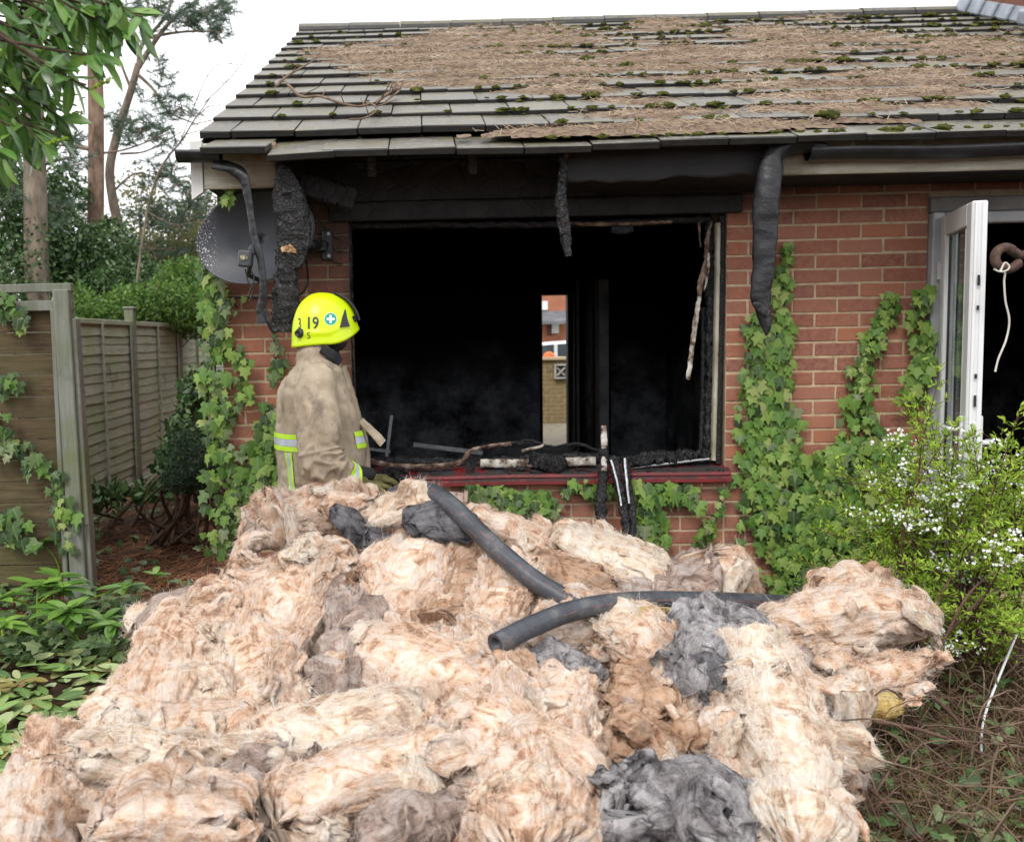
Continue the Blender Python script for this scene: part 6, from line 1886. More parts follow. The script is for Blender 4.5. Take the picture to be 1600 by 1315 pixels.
# ------------------------------------------------------------------ laurel overhanging from the top left
def laurel_tree():
    rs = np.random.default_rng(17)
    root = empty('laurel_tree', (-4.3, -2.1, 0), 'glossy laurel branches hanging into the picture at the top left', 'laurel')
    wood = MB()
    wood.tube(crom([(-4.3, -2.1, -.1), (-4.25, -2.1, 1.2), (-4.05, -2.15, 2.3), (-3.9, -2.2, 3.2)], 30), np.linspace(.09, .04, 30), 12)
    items, spikes = [], []
    tips = [(30, 30), (80, 10), (130, -10), (190, -20), (210, 20), (200, 60), (150, 60), (100, 60), (40, 90), (10, 130), (60, 140), (110, 110), (140, 140), (95, 185), (50, 190), (10, 200), (30, 235), (150, 30), (60, 60), (0, 60), (175, 45), (120, 165), (10, 250), (70, 225), (165, 95), (-20, 160), (-20, 30), (-30, 100), (85, 95), (135, 20), (35, 165), (5, 10), (110, 35)]
    for k, (px, py) in enumerate(tips*2):
        if k >= len(tips): px += rs.normal(0, 26); py += rs.normal(0, 22)
        Y = rs.uniform(-2.55, -1.6)
        tip = at(px, py, Y)
        base = np.array([-4.0, -2.15, 2.2+rs.uniform(.1, .9)])
        mid = (tip+base)/2+np.array([0, 0, .12])
        P = crom([base, mid, tip], 14)
        wood.tube(P, np.linspace(.012, .003, 14), 6, False)
        ax_ = P[-1]-P[-3]; ax_ /= np.linalg.norm(ax_)
        for q in range(rs.integers(9, 15)):
            p = P[-1]-ax_*rs.uniform(0, .16)
            d = rs.normal(0, .75, 3)+ax_*.7+np.array([.1, 0, -.45])
            nn = rs.normal(0, .5, 3)+np.array([.1, -.55, .8])
            items.append((p, frame(d, nn), rs.uniform(.060, .108)))
        if k < len(tips) and rs.random() < .3: spikes.append((tip, ax_+np.array([0, 0, .8])))
    kid('branches', wood.mesh('branches', M['stem'], True), root)
    place(root, 'leaf', LAUR, items, 300)
    for p, d in spikes:
        d = d/np.linalg.norm(d); mb = MB()
        mb.tube(np.array([p, p+d*.07]), [.002, .001], 5, False)
        for q in range(26):
            c = p+d*(.012+.055*q/26)+rs.normal(0, .003, 3)
            a_ = rs.normal(0, 1, 3); a_ /= np.linalg.norm(a_)
            mb.box(c, (.004, .004, .006), tuple(rs.uniform(0, 3, 3)))
        kid('flower_spike', mb.mesh('flower_spike', M['spirea']), root)
laurel_tree()
def seedling(label, px, py, n, h, size, rs, mat=None, tips=1, spread=.5):
    g_ = atz(px, py, 0.0)
    root = empty('laurel_seedling', tuple(g_), label, 'laurel shoot', 'laurel shoots by the fence')
    items = []
    for k in range(tips):
        tip = g_+np.array([rs.normal(0, spread*.35), rs.normal(-.05, spread*.25), h*rs.uniform(.7, 1.1)])
        st = MB(); P = crom([g_, (g_+tip)/2+rs.normal(0, .03, 3), tip], 12)
        st.tube(P, np.linspace(.007, .003, 12), 6, False)
        kid('stem', st.mesh('stem', M['spirea'], True), root)
        for q in range(n):
            a_ = q*2.4+rs.normal(0, .3); up_ = rs.uniform(-.1, .55)
            d = np.array([np.cos(a_), np.sin(a_), up_])
            items.append((tip-np.array([0, 0, .05*h*rs.random()*n/6]), frame(d, np.array([-.3*np.cos(a_), -.3*np.sin(a_)-.15, 1])), size*rs.uniform(.7, 1.2)))
    place(root, 'leaf', mat or LAURL, items, 300)
rs = np.random.default_rng(31)
for a in [('big glossy laurel rosette beside the foot of the fence post', 128, 1010, 11, .22, .17, 2, .3), ('laurel shoot in the left corner against the board panel', 40, 905, 9, .42, .15, 3, .4), ('laurel shoot leaning on the grey post', 100, 930, 9, .40, .14, 2, .25), ('low spreading laurel at the left edge of the picture', 10, 1010, 10, .22, .15, 5, .7),
          ('laurel sprig low between the post and the heap', 175, 1000, 8, .12, .14, 2, .3), ('laurel seedling in the brown leaf litter behind the post', 262, 905, 7, .05, .11, 1, .2), ('laurel tuft in front of the board panel', 70, 975, 9, .26, .15, 4, .5)]:
    seedling(a[0], a[1], a[2], a[3], a[4], a[5], rs, None, a[6], a[7])
# leaves lying on the ground: the near ones are pieces of the ground, one by one
def ground_leaves():
    rs = np.random.default_rng(41)
    it = []
    for k in range(760):
        px, py = rs.uniform(-40, 250), rs.uniform(985, 1300)
        if px > 150+.5*(1130-py)+40: continue
        g_ = atz(px, py, 0)
        z = float(ground_h(np.array([g_[0]]), np.array([g_[1]]))[0])+rs.uniform(.008, .05)
        a_ = rs.uniform(0, 6.28)
        it.append((np.array([g_[0], g_[1], z]), frame([np.cos(a_), np.sin(a_), rs.normal(0, .15)], rs.normal(0, .28, 3)+np.array([0, -.1, 1])), rs.uniform(.07, .16)))
    it.sort(key=lambda q: q[0][1])
    place(ground, 'fallen_leaf', FALL, it, 300)
    it = []
    for k in range(1500):                  # the same litter goes on to the left
        x, y = rs.uniform(-7.5, -3.75), rs.uniform(-3.2, .6)
        z = float(ground_h(np.array([x]), np.array([y]))[0])+rs.uniform(.008, .05)
        a_ = rs.uniform(0, 6.28)
        it.append((np.array([x, y, z]), frame([np.cos(a_), np.sin(a_), rs.normal(0, .15)], rs.normal(0, .28, 3)+np.array([0, -.1, 1])), rs.uniform(.07, .16)))
    place(ground, 'fallen_leaf', FALL, it, 0)
    it = []
    for k in range(1500):                  # small dark ground ivy and weeds by the fence foot
        px, py = rs.uniform(-30, 330), rs.uniform(800, 1040)
        if 150 < px < 335 and 815 < py < 935 and rs.random() < .86: continue
        if px > 215 and py > 930: continue
        g_ = atz(px, py, 0)
        it.append((g_+np.array([0, 0, rs.uniform(.0, .10)]), frame(rs.normal(0, 1, 3)*np.array([1, 1, .3]), rs.normal(0, .4, 3)+np.array([0, -.35, 1])), rs.uniform(.03, .085)))
    VS = empty('ground_ivy', (-3.6, .3, 0), 'low dark ivy and weeds along the foot of the fence', 'ground ivy')
    place(VS, 'leaf', IVYM['ivy_dark'], it, 120)
    n = 9000; V = []
    for k in range(n):
        x, y = rs.uniform(-4.6, -2.6), rs.uniform(.2, 4.5)
        if rs.random() > .35+.65*math.exp(-((x+3.6)/.5)**2-((y-1.4)/.7)**2): continue
        z = float(ground_h(np.array([x]), np.array([y]))[0])+rs.uniform(.0, .03)
        a_ = rs.uniform(0, 3.14); ln = rs.uniform(.03, .07); d = np.array([np.cos(a_), np.sin(a_), rs.normal(0, .2)])*ln
        p = np.array([x, y, z]); s_ = np.array([-d[1], d[0], .3*ln]); s_ *= .0016/np.linalg.norm(s_)
        V += [p-d-s_, p-d+s_, p+d+s_, p+d-s_]
    V = np.array(V); b_ = np.arange(len(V)//4)[:, None]*4
    obj('pine_needles', mesh_np('pine_needles', V, [b_+np.array([[0, 1, 2, 3]])], simple('fallen_needles', [(.3, (.20, .085, .045)), (.6, (.36, .17, .09)), (.8, (.44, .26, .15))], 3, .9, .1, 0)), kind='stuff', label='reddish pine needles on the path beside the house', cat='pine needles')
ground_leaves()
# ------------------------------------------------------------------ fences
def wood_mat(name, a, b_, c_, green, sc=(1, 1, 1)):
    mt, t, b = newmat(name, .88, .15)
    p = position(t)
    isl = t.nodes.new('ShaderNodeNewGeometry').outputs['Random Per Island']
    n = noise(t, vscale(t, p, sc), 9, 6, .65)
    c = ramp(t, n, [(.3, a), (.5, b_), (.7, c_)])
    r = math_(t, 'FRACT', math_(t, 'ADD', rnd(t), isl))
    c = mixc(t, math_(t, 'MULTIPLY', r, .5), c, tuple(q*.6 for q in b_))
    c = mixc(t, mapr(t, noise(t, p, 3.1, 5, .6), .45, .68, 0, .65), c, green)
    c = mixc(t, mapr(t, noise(t, p, 2.2, 5, .65), .60, .72, 0, .6), c, (.03, .022, .016))
    t.links.new(c, b.inputs['Base Color'])
    bump(t, b, noise(t, vscale(t, p, sc), 40, 5, .7), .4, .006)
    return mt
M['fence'] = wood_mat('weathered_fence', (.31, .33, .25), (.43, .445, .35), (.52, .53, .45), (.26, .35, .13), (1, .35, 4))
M['fpost'] = wood_mat('grey_post', (.15, .16, .135), (.24, .245, .215), (.31, .315, .29), (.14, .17, .065), (4, 4, .4))
M['panel'] = wood_mat('brown_boards', (.060, .043, .027), (.120, .086, .052), (.18, .132, .08), (.09, .095, .035), (.5, 1, 6))
FX = -4.58
fence = empty('lap_panel_fence', (FX, 2.77, 0), 'weathered lap panel fence running back beside the house', 'fence')
def fkid(name, me, parent=None, **kw):
    if parent is None: return kid(name, me, fence, **kw)
    return obj(name, me, parent, **kw)
rf_ = random.Random(4)
def slat_mesh(y0, y1, seed, drop):
    n = 16
    ys = np.linspace(y0, y1, n)
    wv = .010*pn(np.stack([ys*2.6, 0*ys+seed, 0*ys], -1), seed)+.006*pn(np.stack([ys*7, 0*ys, 0*ys+seed], -1), seed+3)-drop*np.abs(np.sin((ys-y0)/(y1-y0)*2*np.pi))
    V = []
    for k, y in enumerate(ys):
        V += [(.016, y, -.004+wv[k]), (.004, y, .10), (-.004, y, .10), (.006, y, -.004+wv[k])]
    F = [grid_faces(n, 4, close_v=True), np.array([[0, 1, 2, 3]]), np.array([[(n-1)*4+q for q in (3, 2, 1, 0)]])]
    return mesh_np('slat', np.array(V), F, M['fence'], smooth=False)
SL = [slat_mesh(-.87, .87, s, .004*(s % 4)) for s in range(6)]
for k in range(-1, 5):
    ya, yb = 4.6+1.83*(k-1)+.05, 4.6+1.83*k-.05
    yc = (ya+yb)/2
    zt_ = 1.72
    pm = MB()
    pm.bevbox((FX+.012, yc, zt_), (.05, yb-ya, .045), .004)
    pm.bevbox((FX+.012, yc, .12), (.04, yb-ya, .04), .004)
    for yy in (ya+.02, yc, yb-.02): pm.bevbox((FX+.034, yy, .9), (.018, .034, 1.62), .003)
    pan = fkid('fence_panel', pm.mesh('fence_panel', M['fence']))
    for q in range(18):
        o = bpy.data.objects.new('slat', SL[rf_.randrange(6)])
        o.location = (FX+rf_.uniform(-.003, .003), yc, .14+q*.0865+rf_.uniform(-.006, .006))
        o.rotation_euler = (rf_.uniform(-.006, .006), 0, 0)
        link(o, pan)
    ps = MB(); ps.bevbox((FX+.01, 4.6+1.83*k, .93), (.09, .09, 1.86), .006)
    po = fkid('post', ps.mesh('post', M['fpost']))
    cp = MB(); cp.bevbox((FX+.01, 4.6+1.83*k, 1.872), (.115, .115, .025), .008)
    fkid('post_cap', cp.mesh('post_cap', M['fpost']), po)
# the tall panel across the near end, facing the camera
NY = .72
gp = at(134, 700, NY)
near = empty('board_fence', (gp[0], NY, 0), 'tall dark board fence with a grey post at the left edge of the picture', 'fence')
def nkid(name, me, parent=None, **kw):
    if parent is None: return kid(name, me, near, **kw)
xa_ = at(95, 470, NY)[0]
xl_ = -6.4
b_w = .128
z = .06
q = 0
while z+b_w < at(50, 484, NY)[2]:
    bmq = MB(); bmq.bevbox(((xa_-.01+xl_)/2, NY+.02+rf_.uniform(-.002, .002), z+b_w/2), (xa_-.01-xl_, .02, b_w-.006), .003)
    nkid('plank', bmq.mesh('plank', M['panel'])); z += b_w; q += 1
ztop = at(60, 480, NY)[2]
for zz, hh, yo in ((at(50, 478, NY)[2], .06, -.02), (at(60, 450, NY)[2], .05, -.02)):
    r_ = MB(); r_.bevbox(((xa_+.06+xl_)/2, NY+yo, zz), (xa_+.10-xl_, .05, hh), .004); nkid('rail', r_.mesh('rail', M['fpost']))
pt_ = MB()
P0, P1 = at(104, 452, NY), at(136, 935, NY)
for (ax0, ay0, bx0_, by0_, wd_, dy_) in [(98, 452, 128, 940, .095, -.03), (86, 482, 108, 935, .03, -.02), (117, 497, 147, 945, .035, .0)]:
    A, B = at(ax0, ay0, NY+dy_), at(bx0_, by0_, NY+dy_)
    B = B+(B-A)/(A[2]-B[2])*(B[2]+.1)
    mbp = MB(); c_ = (A+B)/2; dv = A-B; L_ = np.linalg.norm(dv)
    tilt = math.atan2(dv[0], dv[2])
    mbp.bevbox(c_, (wd_, .09, L_), .006, (0, tilt, 0))
    nkid('post', mbp.mesh('post', M['fpost']))
ivy('dark ivy hanging on the tall board fence at the left edge', [[(-10, 470, 50), (20, 490, 50), (36, 505, 30)], [(-5, 590, 30), (22, 600, 36)], [(-10, 650, 30), (10, 690, 40), (30, 700, 40), (70, 735, 26)], [(90, 740, 30), (100, 800, 34), (110, 860, 34)], [(0, 800, 60), (30, 840, 60)]], 120, .10, .75, (-.12, -.03), True, NY)

# ------------------------------------------------------------------ trees and hedges behind the fence
def foliage(n, fn, size, mats, seed, asp=.45, flat=.3):
    """n leaf blades at positions from fn(rs); (n*6 verts) two quads folded"""
    rs = np.random.default_rng(seed)
    P = fn(rs, n)
    n = len(P)
    d = rs.normal(0, 1, (n, 3)); d /= np.linalg.norm(d, axis=1)[:, None]
    s_ = np.cross(d, rs.normal(0, 1, (n, 3))); s_ /= np.linalg.norm(s_, axis=1)[:, None]
    nn = np.cross(d, s_)
    L_ = size*rs.uniform(.6, 1.4, n)[:, None]; w_ = L_*asp*.5
    V = np.stack([P, P+d*L_*.5+s_*w_, P+d*L_*.5-s_*w_+nn*w_*.3, P+d*L_], 1).reshape(-1, 3)
    b_ = np.arange(n)[:, None]*4
    return V, b_+np.array([[0, 1, 3, 2]])
def cloud(centers, rs, n):
    """points in clumps: centers (x, y, z, rx, ry, rz, weight)"""
    C_ = np.array(centers, float)
    w_ = C_[:, 6]/C_[:, 6].sum()
    k = rs.choice(len(C_), n, p=w_)
    u = rs.normal(0, 1, (n, 3)); u /= np.linalg.norm(u, axis=1)[:, None]
    r = rs.random(n)**.42
    return C_[k, :3]+u*r[:, None]*C_[k, 3:6]
M['holly'] = leaf_mat('holly_leaf', [(0, (.03, .066, .024)), (.5, (.062, .125, .040)), (.85, (.11, .19, .065)), (1, (.20, .27, .13))], .35, .2, 0)
M['hedge'] = leaf_mat('hedge_leaf', [(0, (.055, .12, .022)), (.5, (.10, .20, .035)), (1, (.19, .30, .06))], .5, .35, 0)
M['scrub'] = leaf_mat('scrub_leaf', [(0, (.10, .12, .04)), (.5, (.17, .19, .07)), (.8, (.20, .16, .08)), (1, (.26, .26, .10))], .6, .35, 0)
M['pineneedle'] = leaf_mat('pine_needle', [(0, (.036, .075, .048)), (.5, (.075, .125, .085)), (1, (.14, .19, .12))], .6, .25, 0)
M['yew'] = leaf_mat('yew_needle', [(0, (.010, .026, .014)), (.5, (.020, .048, .024)), (1, (.04, .08, .035))], .5, .2, 0)
M['bark'] = simple('pine_bark', [(.3, (.09, .066, .05)), (.45, (.20, .135, .10)), (.55, (.30, .20, .145)), (.7, (.26, .215, .175))], 9, .95, .1, .8, 22, .03, stretch=(1, 1, .35))
M['bark2'] = simple('grey_bark', [(.3, (.11, .09, .07)), (.5, (.22, .18, .14)), (.7, (.34, .28, .22))], 9, .95, .1, .8, 22, .03, stretch=(1, 1, .35))
def bush(name, label, cat, base, centers, n, size, mat, seed, twigs=24, tw_mat=None, asp=.5):
    root = empty(name, base, label, cat, 'trees and bushes behind the fence')
    V, F = foliage(n, lambda rs, k: cloud(centers, rs, k), size, None, seed, asp)
    kid('foliage', mesh_np('foliage', V, [F], M[mat], True, np.tile(np.array([[.5, 0], [1, .5], [0, .5], [.5, 1]]), (len(V)//4, 1))), root, kind='stuff')
    rs = np.random.default_rng(seed+3); tw = MB()
    for k in range(twigs):
        c = centers[rs.integers(0, len(centers))]
        e_ = np.array(c[:3])+rs.normal(0, .5, 3)*np.array(c[3:6])
        b_ = np.array(base)+rs.normal(0, .15, 3)*np.array([1, 1, 0])
        tw.tube(crom([b_, (b_+e_)/2+rs.normal(0, .15, 3), e_], 9), np.linspace(.02, .005, 9), 5, False)
    kid('branches', tw.mesh('branches', M[tw_mat or 'bark2'], True), root)
    return root
def C(px, py, Y, rpx, rpy, ry, w_=1):
    a = at(px, py, Y); k = (Y+4.954)/1499
    return (*a, rpx*k, ry, rpy*k, w_)
bush('holly_tree', 'dark glossy evergreen filling the gap behind the tall board fence', 'evergreen', (-6.4, 7.5, 0),
     [C(20, 340, 7.5, 70, 60, .8), C(80, 380, 7.5, 70, 60, .8), C(30, 430, 7.2, 80, 60, .8), C(120, 420, 7.8, 60, 50, .7), C(170, 400, 8, 50, 60, .7), C(10, 280, 7.8, 40, 50, .6, .6), C(90, 300, 8, 50, 40, .6, .5), C(180, 450, 7.6, 60, 40, .7), C(215, 440, 8, 40, 50, .7, .7)], 20000, .075, 'holly', 61, 30)
bush('hedge_bush', 'bright green hedge just over the lap panel fence', 'hedge', (-5.6, 6.6, 0),
     [C(150, 490, 5.6, 60, 30, .5), C(215, 480, 6.0, 60, 38, .6), C(265, 480, 6.2, 60, 44, .6), C(310, 485, 6.6, 60, 50, .6), C(120, 470, 5.8, 30, 26, .4, .5), C(290, 440, 7.2, 50, 40, .6)], 13000, .06, 'hedge', 67, 24)
bush('scrub_bush', 'thin yellow-brown scrub beyond the hedge at the house corner', 'scrub', (-6.2, 11, 0),
     [C(270, 400, 11, 60, 50, 1), C(310, 390, 11, 50, 60, 1), C(225, 420, 11, 50, 40, 1), C(330, 440, 11, 50, 50, 1), C(250, 350, 12, 50, 50, 1, .5), C(180, 380, 12, 50, 50, 1, .6), C(110, 350, 12.5, 60, 60, 1, .6), C(40, 320, 12.5, 60, 60, 1, .5), C(310, 330, 12, 26, 50, 1, .5), C(220, 300, 12.5, 40, 40, 1, .3)], 12000, .085, 'scrub', 71, 60)
bush('garden_shrub', 'dark leafy shrub between the fence and the ivy corner', 'shrub', (-3.75, 3.9, 0),
     [C(305, 620, 3.6, 26, 50, .25), C(290, 680, 3.4, 34, 46, .3), C(270, 720, 3.2, 30, 30, .3), C(318, 700, 3.2, 24, 40, .25)], 1700, .085, 'holly', 73, 14)
bush('yew_sapling', 'feathery dark green sapling low beside the house corner', 'sapling', (-3.5, 2.3, 0),
     [C(290, 705, 2.3, 30, 40, .2), C(303, 738, 2.2, 36, 34, .25), C(280, 745, 2.1, 28, 24, .25), C(322, 730, 2.2, 22, 40, .2)], 7000, .05, 'yew', 79, 20, 'stem', .10)
bush('weed_patch', 'dark leafy weeds at the foot of the lap panel fence', 'weeds', (-4.3, 3.2, 0),
     [C(165, 775, 2.6, 36, 14, .25), C(230, 768, 2.8, 44, 12, .3)], 420, .09, 'holly', 83, 6)
bush('far_thicket', 'pale green trees far off beyond the fences', 'thicket', (-9, 30, 0),
     [C(100, 470, 30, 120, 60, 3), C(250, 460, 30, 120, 70, 3), C(-40, 440, 30, 120, 90, 3), C(330, 470, 30, 80, 60, 3)], 5000, .26, 'hedge', 87, 20)
bush('far_hedge', 'green hedge closing the far end of the path beside the house', 'hedge', (-3.6, 15, 0), [(-3.9, 15, .8, 1.2, .6, 1.0, 1), (-2.6, 15.2, .9, 1.2, .6, 1.1, 1), (-5.2, 15, .9, 1.2, .6, 1.1, 1)], 6000, .08, 'hedge', 95, 16)
def pine(label, trunk, rad, boughs, tufts, seed, mat='bark', nn=1.):
    """trunk / boughs: polylines of (px, py, Y); tufts: (px, py, Y, rx px, ry px, count)"""
    rs = np.random.default_rng(seed)
    P = [at(*q) for q in trunk]
    base = P[0].copy(); base[2] = -.05
    root = empty('pine_tree', (base[0], base[1], 0), label, 'pine tree', 'trees and bushes behind the fence')
    tr = MB(); tr.tube(crom([base]+P, 40), np.interp(np.linspace(0, 1, 40), np.linspace(0, 1, len(rad)), rad), 14, False)
    kid('trunk', tr.mesh('trunk', M[mat], True), root)
    bo = MB()
    for b_ in boughs:
        w0 = b_[0]; pp = [at(*q) for q in b_[1]]
        bo.tube(crom(pp, 20), np.linspace(w0, w0*.3, 20), 7, False)
    VV = []
    for px, py, Y, rx, ry, cnt in tufts:
        for q in range(int(cnt*nn)):
            a = rs.uniform(0, 6.28); r = rs.random()**.5
            c = at(px+rx*r*np.cos(a), py+ry*r*np.sin(a), Y+rs.normal(0, .4))
            ax_ = np.array([rs.normal(0, 1), rs.normal(0, .6), rs.normal(.3, .4)]); ax_ /= np.linalg.norm(ax_)
            if q % 3 == 0:
                e0_ = at(px, py, Y)
                bo.tube(crom([e0_, (e0_+c)/2+rs.normal(0, .06, 3), c+ax_*.05], 5), [.010, .008, .006, .004, .003], 4, False)
            k = 34
            d = rs.normal(0, .55, (k, 3))+ax_; d /= np.linalg.norm(d, axis=1)[:, None]
            root_ = c+ax_*rs.uniform(-.10, .10, (k, 1))
            s_ = np.cross(d, rs.normal(0, 1, (k, 3))); s_ /= np.linalg.norm(s_, axis=1)[:, None]
            L_ = rs.uniform(.07, .15, (k, 1)); w_ = .0042
            VV.append(np.stack([root_-s_*w_, root_+s_*w_, root_+d*L_+s_*w_*.4, root_+d*L_-s_*w_*.4], 1).reshape(-1, 3))
    VV = np.concatenate(VV)
    b_ = np.arange(len(VV)//4)[:, None]*4
    kid('boughs', bo.mesh('boughs', M[mat], True), root)
    kid('needles', mesh_np('needles', VV, [b_+np.array([[0, 1, 2, 3]])], M['pineneedle'], True, np.tile(np.array([[.5, .5]]), (len(VV), 1))), root, kind='stuff')
pine('tall straight pine with an orange-brown trunk behind the fence', [(150, 430, 8.5), (150, 300, 8.5), (150, 180, 8.5), (148, 60, 8.5), (150, -80, 8.5), (150, -260, 8.5)], [.13, .115, .11, .105, .10, .08],
     [(.03, [(150, 235, 8.5), (110, 228, 8.4), (60, 225, 8.3)]), (.02, [(150, 330, 8.5), (100, 320, 8.4), (20, 318, 8.2)]), (.02, [(150, 240, 8.5), (200, 232, 8.5), (270, 205, 8.4)])],
     [(90, 215, 8.5, 40, 26, 26), (220, 205, 8.5, 46, 24, 30), (110, 260, 8.5, 40, 20, 14), (240, 150, 8.8, 30, 24, 16)], 5)
pine('thick-trunked pine half hidden by the overhanging laurel', [(58, 440, 7.0), (56, 340, 7.0), (54, 240, 7.0), (50, 120, 7.0), (48, -60, 7.0), (48, -220, 7.0)], [.17, .15, .14, .13, .12, .1],
     [(.03, [(56, 260, 7), (90, 250, 7), (120, 245, 7.1)])], [(110, 245, 7, 40, 20, 14), (20, 300, 7.2, 36, 26, 20), (90, 330, 7.2, 40, 26, 18)], 7, 'bark2')
pine('crooked pale pine forking against the white sky', [(190, 455, 9.5), (190, 380, 9.5), (176, 310, 9.5), (172, 260, 9.5), (186, 200, 9.5), (205, 140, 9.5), (216, 100, 9.5)], [.085, .08, .075, .07, .065, .055, .05],
     [(.045, [(216, 105, 9.5), (245, 60, 9.5), (275, 25, 9.5), (310, 0, 9.5)]), (.04, [(216, 105, 9.5), (222, 70, 9.5), (262, 20, 9.5), (268, -30, 9.5)]), (.03, [(222, 60, 9.5), (280, 50, 9.5), (340, 48, 9.5)]), (.03, [(214, 115, 9.5), (240, 140, 9.4), (265, 175, 9.3), (310, 195, 9.3)]),
      (.025, [(205, 140, 9.5), (180, 80, 9.4), (160, 60, 9.3)]), (.02, [(175, 300, 9.5), (215, 270, 9.4), (270, 290, 9.3)]), (.02, [(188, 240, 9.5), (230, 235, 9.4), (285, 205, 9.3)])],
     [(330, 12, 9.5, 44, 22, 46), (300, 34, 9.5, 50, 20, 40), (255, 10, 9.5, 40, 26, 34), (345, 50, 9.5, 24, 14, 16), (285, 170, 9.4, 40, 20, 26), (255, 105, 9.5, 24, 22, 12), (205, 190, 9.5, 40, 26, 30), (250, 270, 9.4, 46, 26, 34), (290, 300, 9.4, 34, 20, 22), (235, 330, 9.4, 40, 22, 26), (280, 345, 9.4, 46, 26, 34), (110, 350, 9.8, 50, 30, 30), (240, 390, 10, 60, 24, 34), (310, 330, 9.8, 30, 20, 16), (60, 290, 10, 40, 30, 20), (120, 300, 10, 30, 30, 16), (260, 220, 9.6, 36, 20, 18), (210, 30, 9.6, 40, 34, 30)], 9, 'bark2')
# bare twigs against the sky
tb = MB(); rs = np.random.default_rng(77)
base = at(170, 420, 6.5); base[2] = 0
stem = crom([base, at(230, 330, 6.3), at(290, 210, 6.0), at(330, 150, 5.8)], 30)
tb.tube(stem, np.linspace(.02, .004, 30), 6, False)
for A in [[(290, 210), (340, 190), (400, 120), (425, 90)], [(300, 195), (360, 180), (410, 165)], [(250, 300), (300, 280), (345, 275)], [(320, 160), (370, 110), (395, 60)], [(280, 225), (330, 110), (380, 100)], [(230, 330), (270, 350), (320, 345)], [(310, 180), (330, 165), (370, 165)]]:
    P = crom([at(a, b, 6.0-.002*a) for a, b in A], 16)
    tb.tube(P, np.linspace(.006, .002, 16), 5, False)
    for q in range(3, 16):
        d = rs.normal(0, .05, 3)
        tb.tube(np.array([P[q], P[q]+d*.8, P[q]+d*1.3+np.array([0, 0, .01])]), [.0025, .002, .0035], 4, False)
tb.build('bare_sapling', M['bark2'], smooth=True, label='leafless twigs with buds against the sky left of the roof', cat='sapling')

# ------------------------------------------------------------------ the street seen through the house
gw = at(860, 565, 12.0)
wall = empty('garden_wall', (gw[0], 12.0, 0), 'low buff brick garden wall seen through the burnt house', 'garden wall')
wx0, wx1 = at(835, 600, 12)[0]-2.5, at(866, 600, 12)[0]
zw = at(855, 562, 12)[2]
M['buff'] = simple('buff_brick', [(.3, (.16, .115, .06)), (.5, (.24, .18, .09)), (.7, (.30, .245, .13))], 14, .9, .15, .3)
wb = MB(); wb.bbox(wx0, wx1+.25, 12.01, 12.2, -.5, zw-.004); kid('wall_core', wb.mesh('wall_core', M['mortar']), wall)
br_ = MB()
zz = zw-.04; k = 0
while zz > -.1:
    xx_ = wx0+(k % 2)*.11
    while xx_ < wx1+.25:
        br_.bevbox((xx_+.107, 12.03, zz), (.213, .06, .063), .003); xx_ += .225
    zz -= .075; k += 1
kid('brick', br_.mesh('brick', M['buff']), wall, kind='stuff')
cpm = MB(); cpm.bevbox(((wx0+wx1)/2+.12, 12.08, zw+.025), (wx1-wx0+.34, .30, .055), .008); kid('coping', cpm.mesh('coping', M['mortar']), wall)
sb_ = MB(); sx = at(877, 580, 11.9)[0]
sz = at(871, 580, 11.9)[2]
for a in (-1, 1): sb_.bevbox((sx+a*.10, 11.95, sz), (.03, .08, .26), .004)
for a in (-1, 1): sb_.bevbox((sx, 11.95, sz+a*.115), (.168, .08, .03), .004)
for a in (-1, 1): sb_.bevbox((sx, 11.95+a*.012, sz), (.20, .035, .03), .004, (0, R(45*a), 0))
kid('screen_block', sb_.mesh('screen_block', simple('grey_concrete', [(.3, (.3, .3, .3)), (.7, (.45, .45, .44))], 10, .9)), wall)
om = MB(); oc = at(858, 548, 12.05)
a = np.linspace(.05, np.pi/2, 8); p_ = np.arange(20)/20*2*np.pi
rows = [np.stack([oc[0]+.11*np.sin(q)*np.cos(p_), oc[1]+.09*np.sin(q)*np.sin(p_), zw+.055+.09*np.cos(q)+0*p_], -1) for q in a]+[np.stack([oc[0]+.135*np.cos(p_), oc[1]+.11*np.sin(p_), zw+.054+0*p_], -1)]
om.add(np.concatenate(rows), grid_faces(9, 20, close_v=True)); om.bevbox((oc[0]-.01, oc[1], zw+.138), (.10, .025, .025), .006)
om.build('orange_helmet', simple('orange_plastic', [(.3, (.55, .13, .03)), (.7, (.70, .20, .05))], 10, .4), smooth=True, label='orange helmet left on top of the garden wall', cat='helmet')
road = MB(); road.bbox(-30, 30, 15.5, 23, -.36, -.025); rd = road.build('road', simple('asphalt', [(.3, (.04, .04, .042)), (.7, (.06, .06, .062))], 20, .9), kind='structure')
pv = MB(); pv.bbox(bd0-1.2, bd1+1.0, 7.8, 11.9, -.2, -.018); pv.build('path', simple('garden_path', [(.3, (.16, .13, .09)), (.5, (.25, .21, .16)), (.7, (.10, .14, .05))], 4, .9), kind='structure')
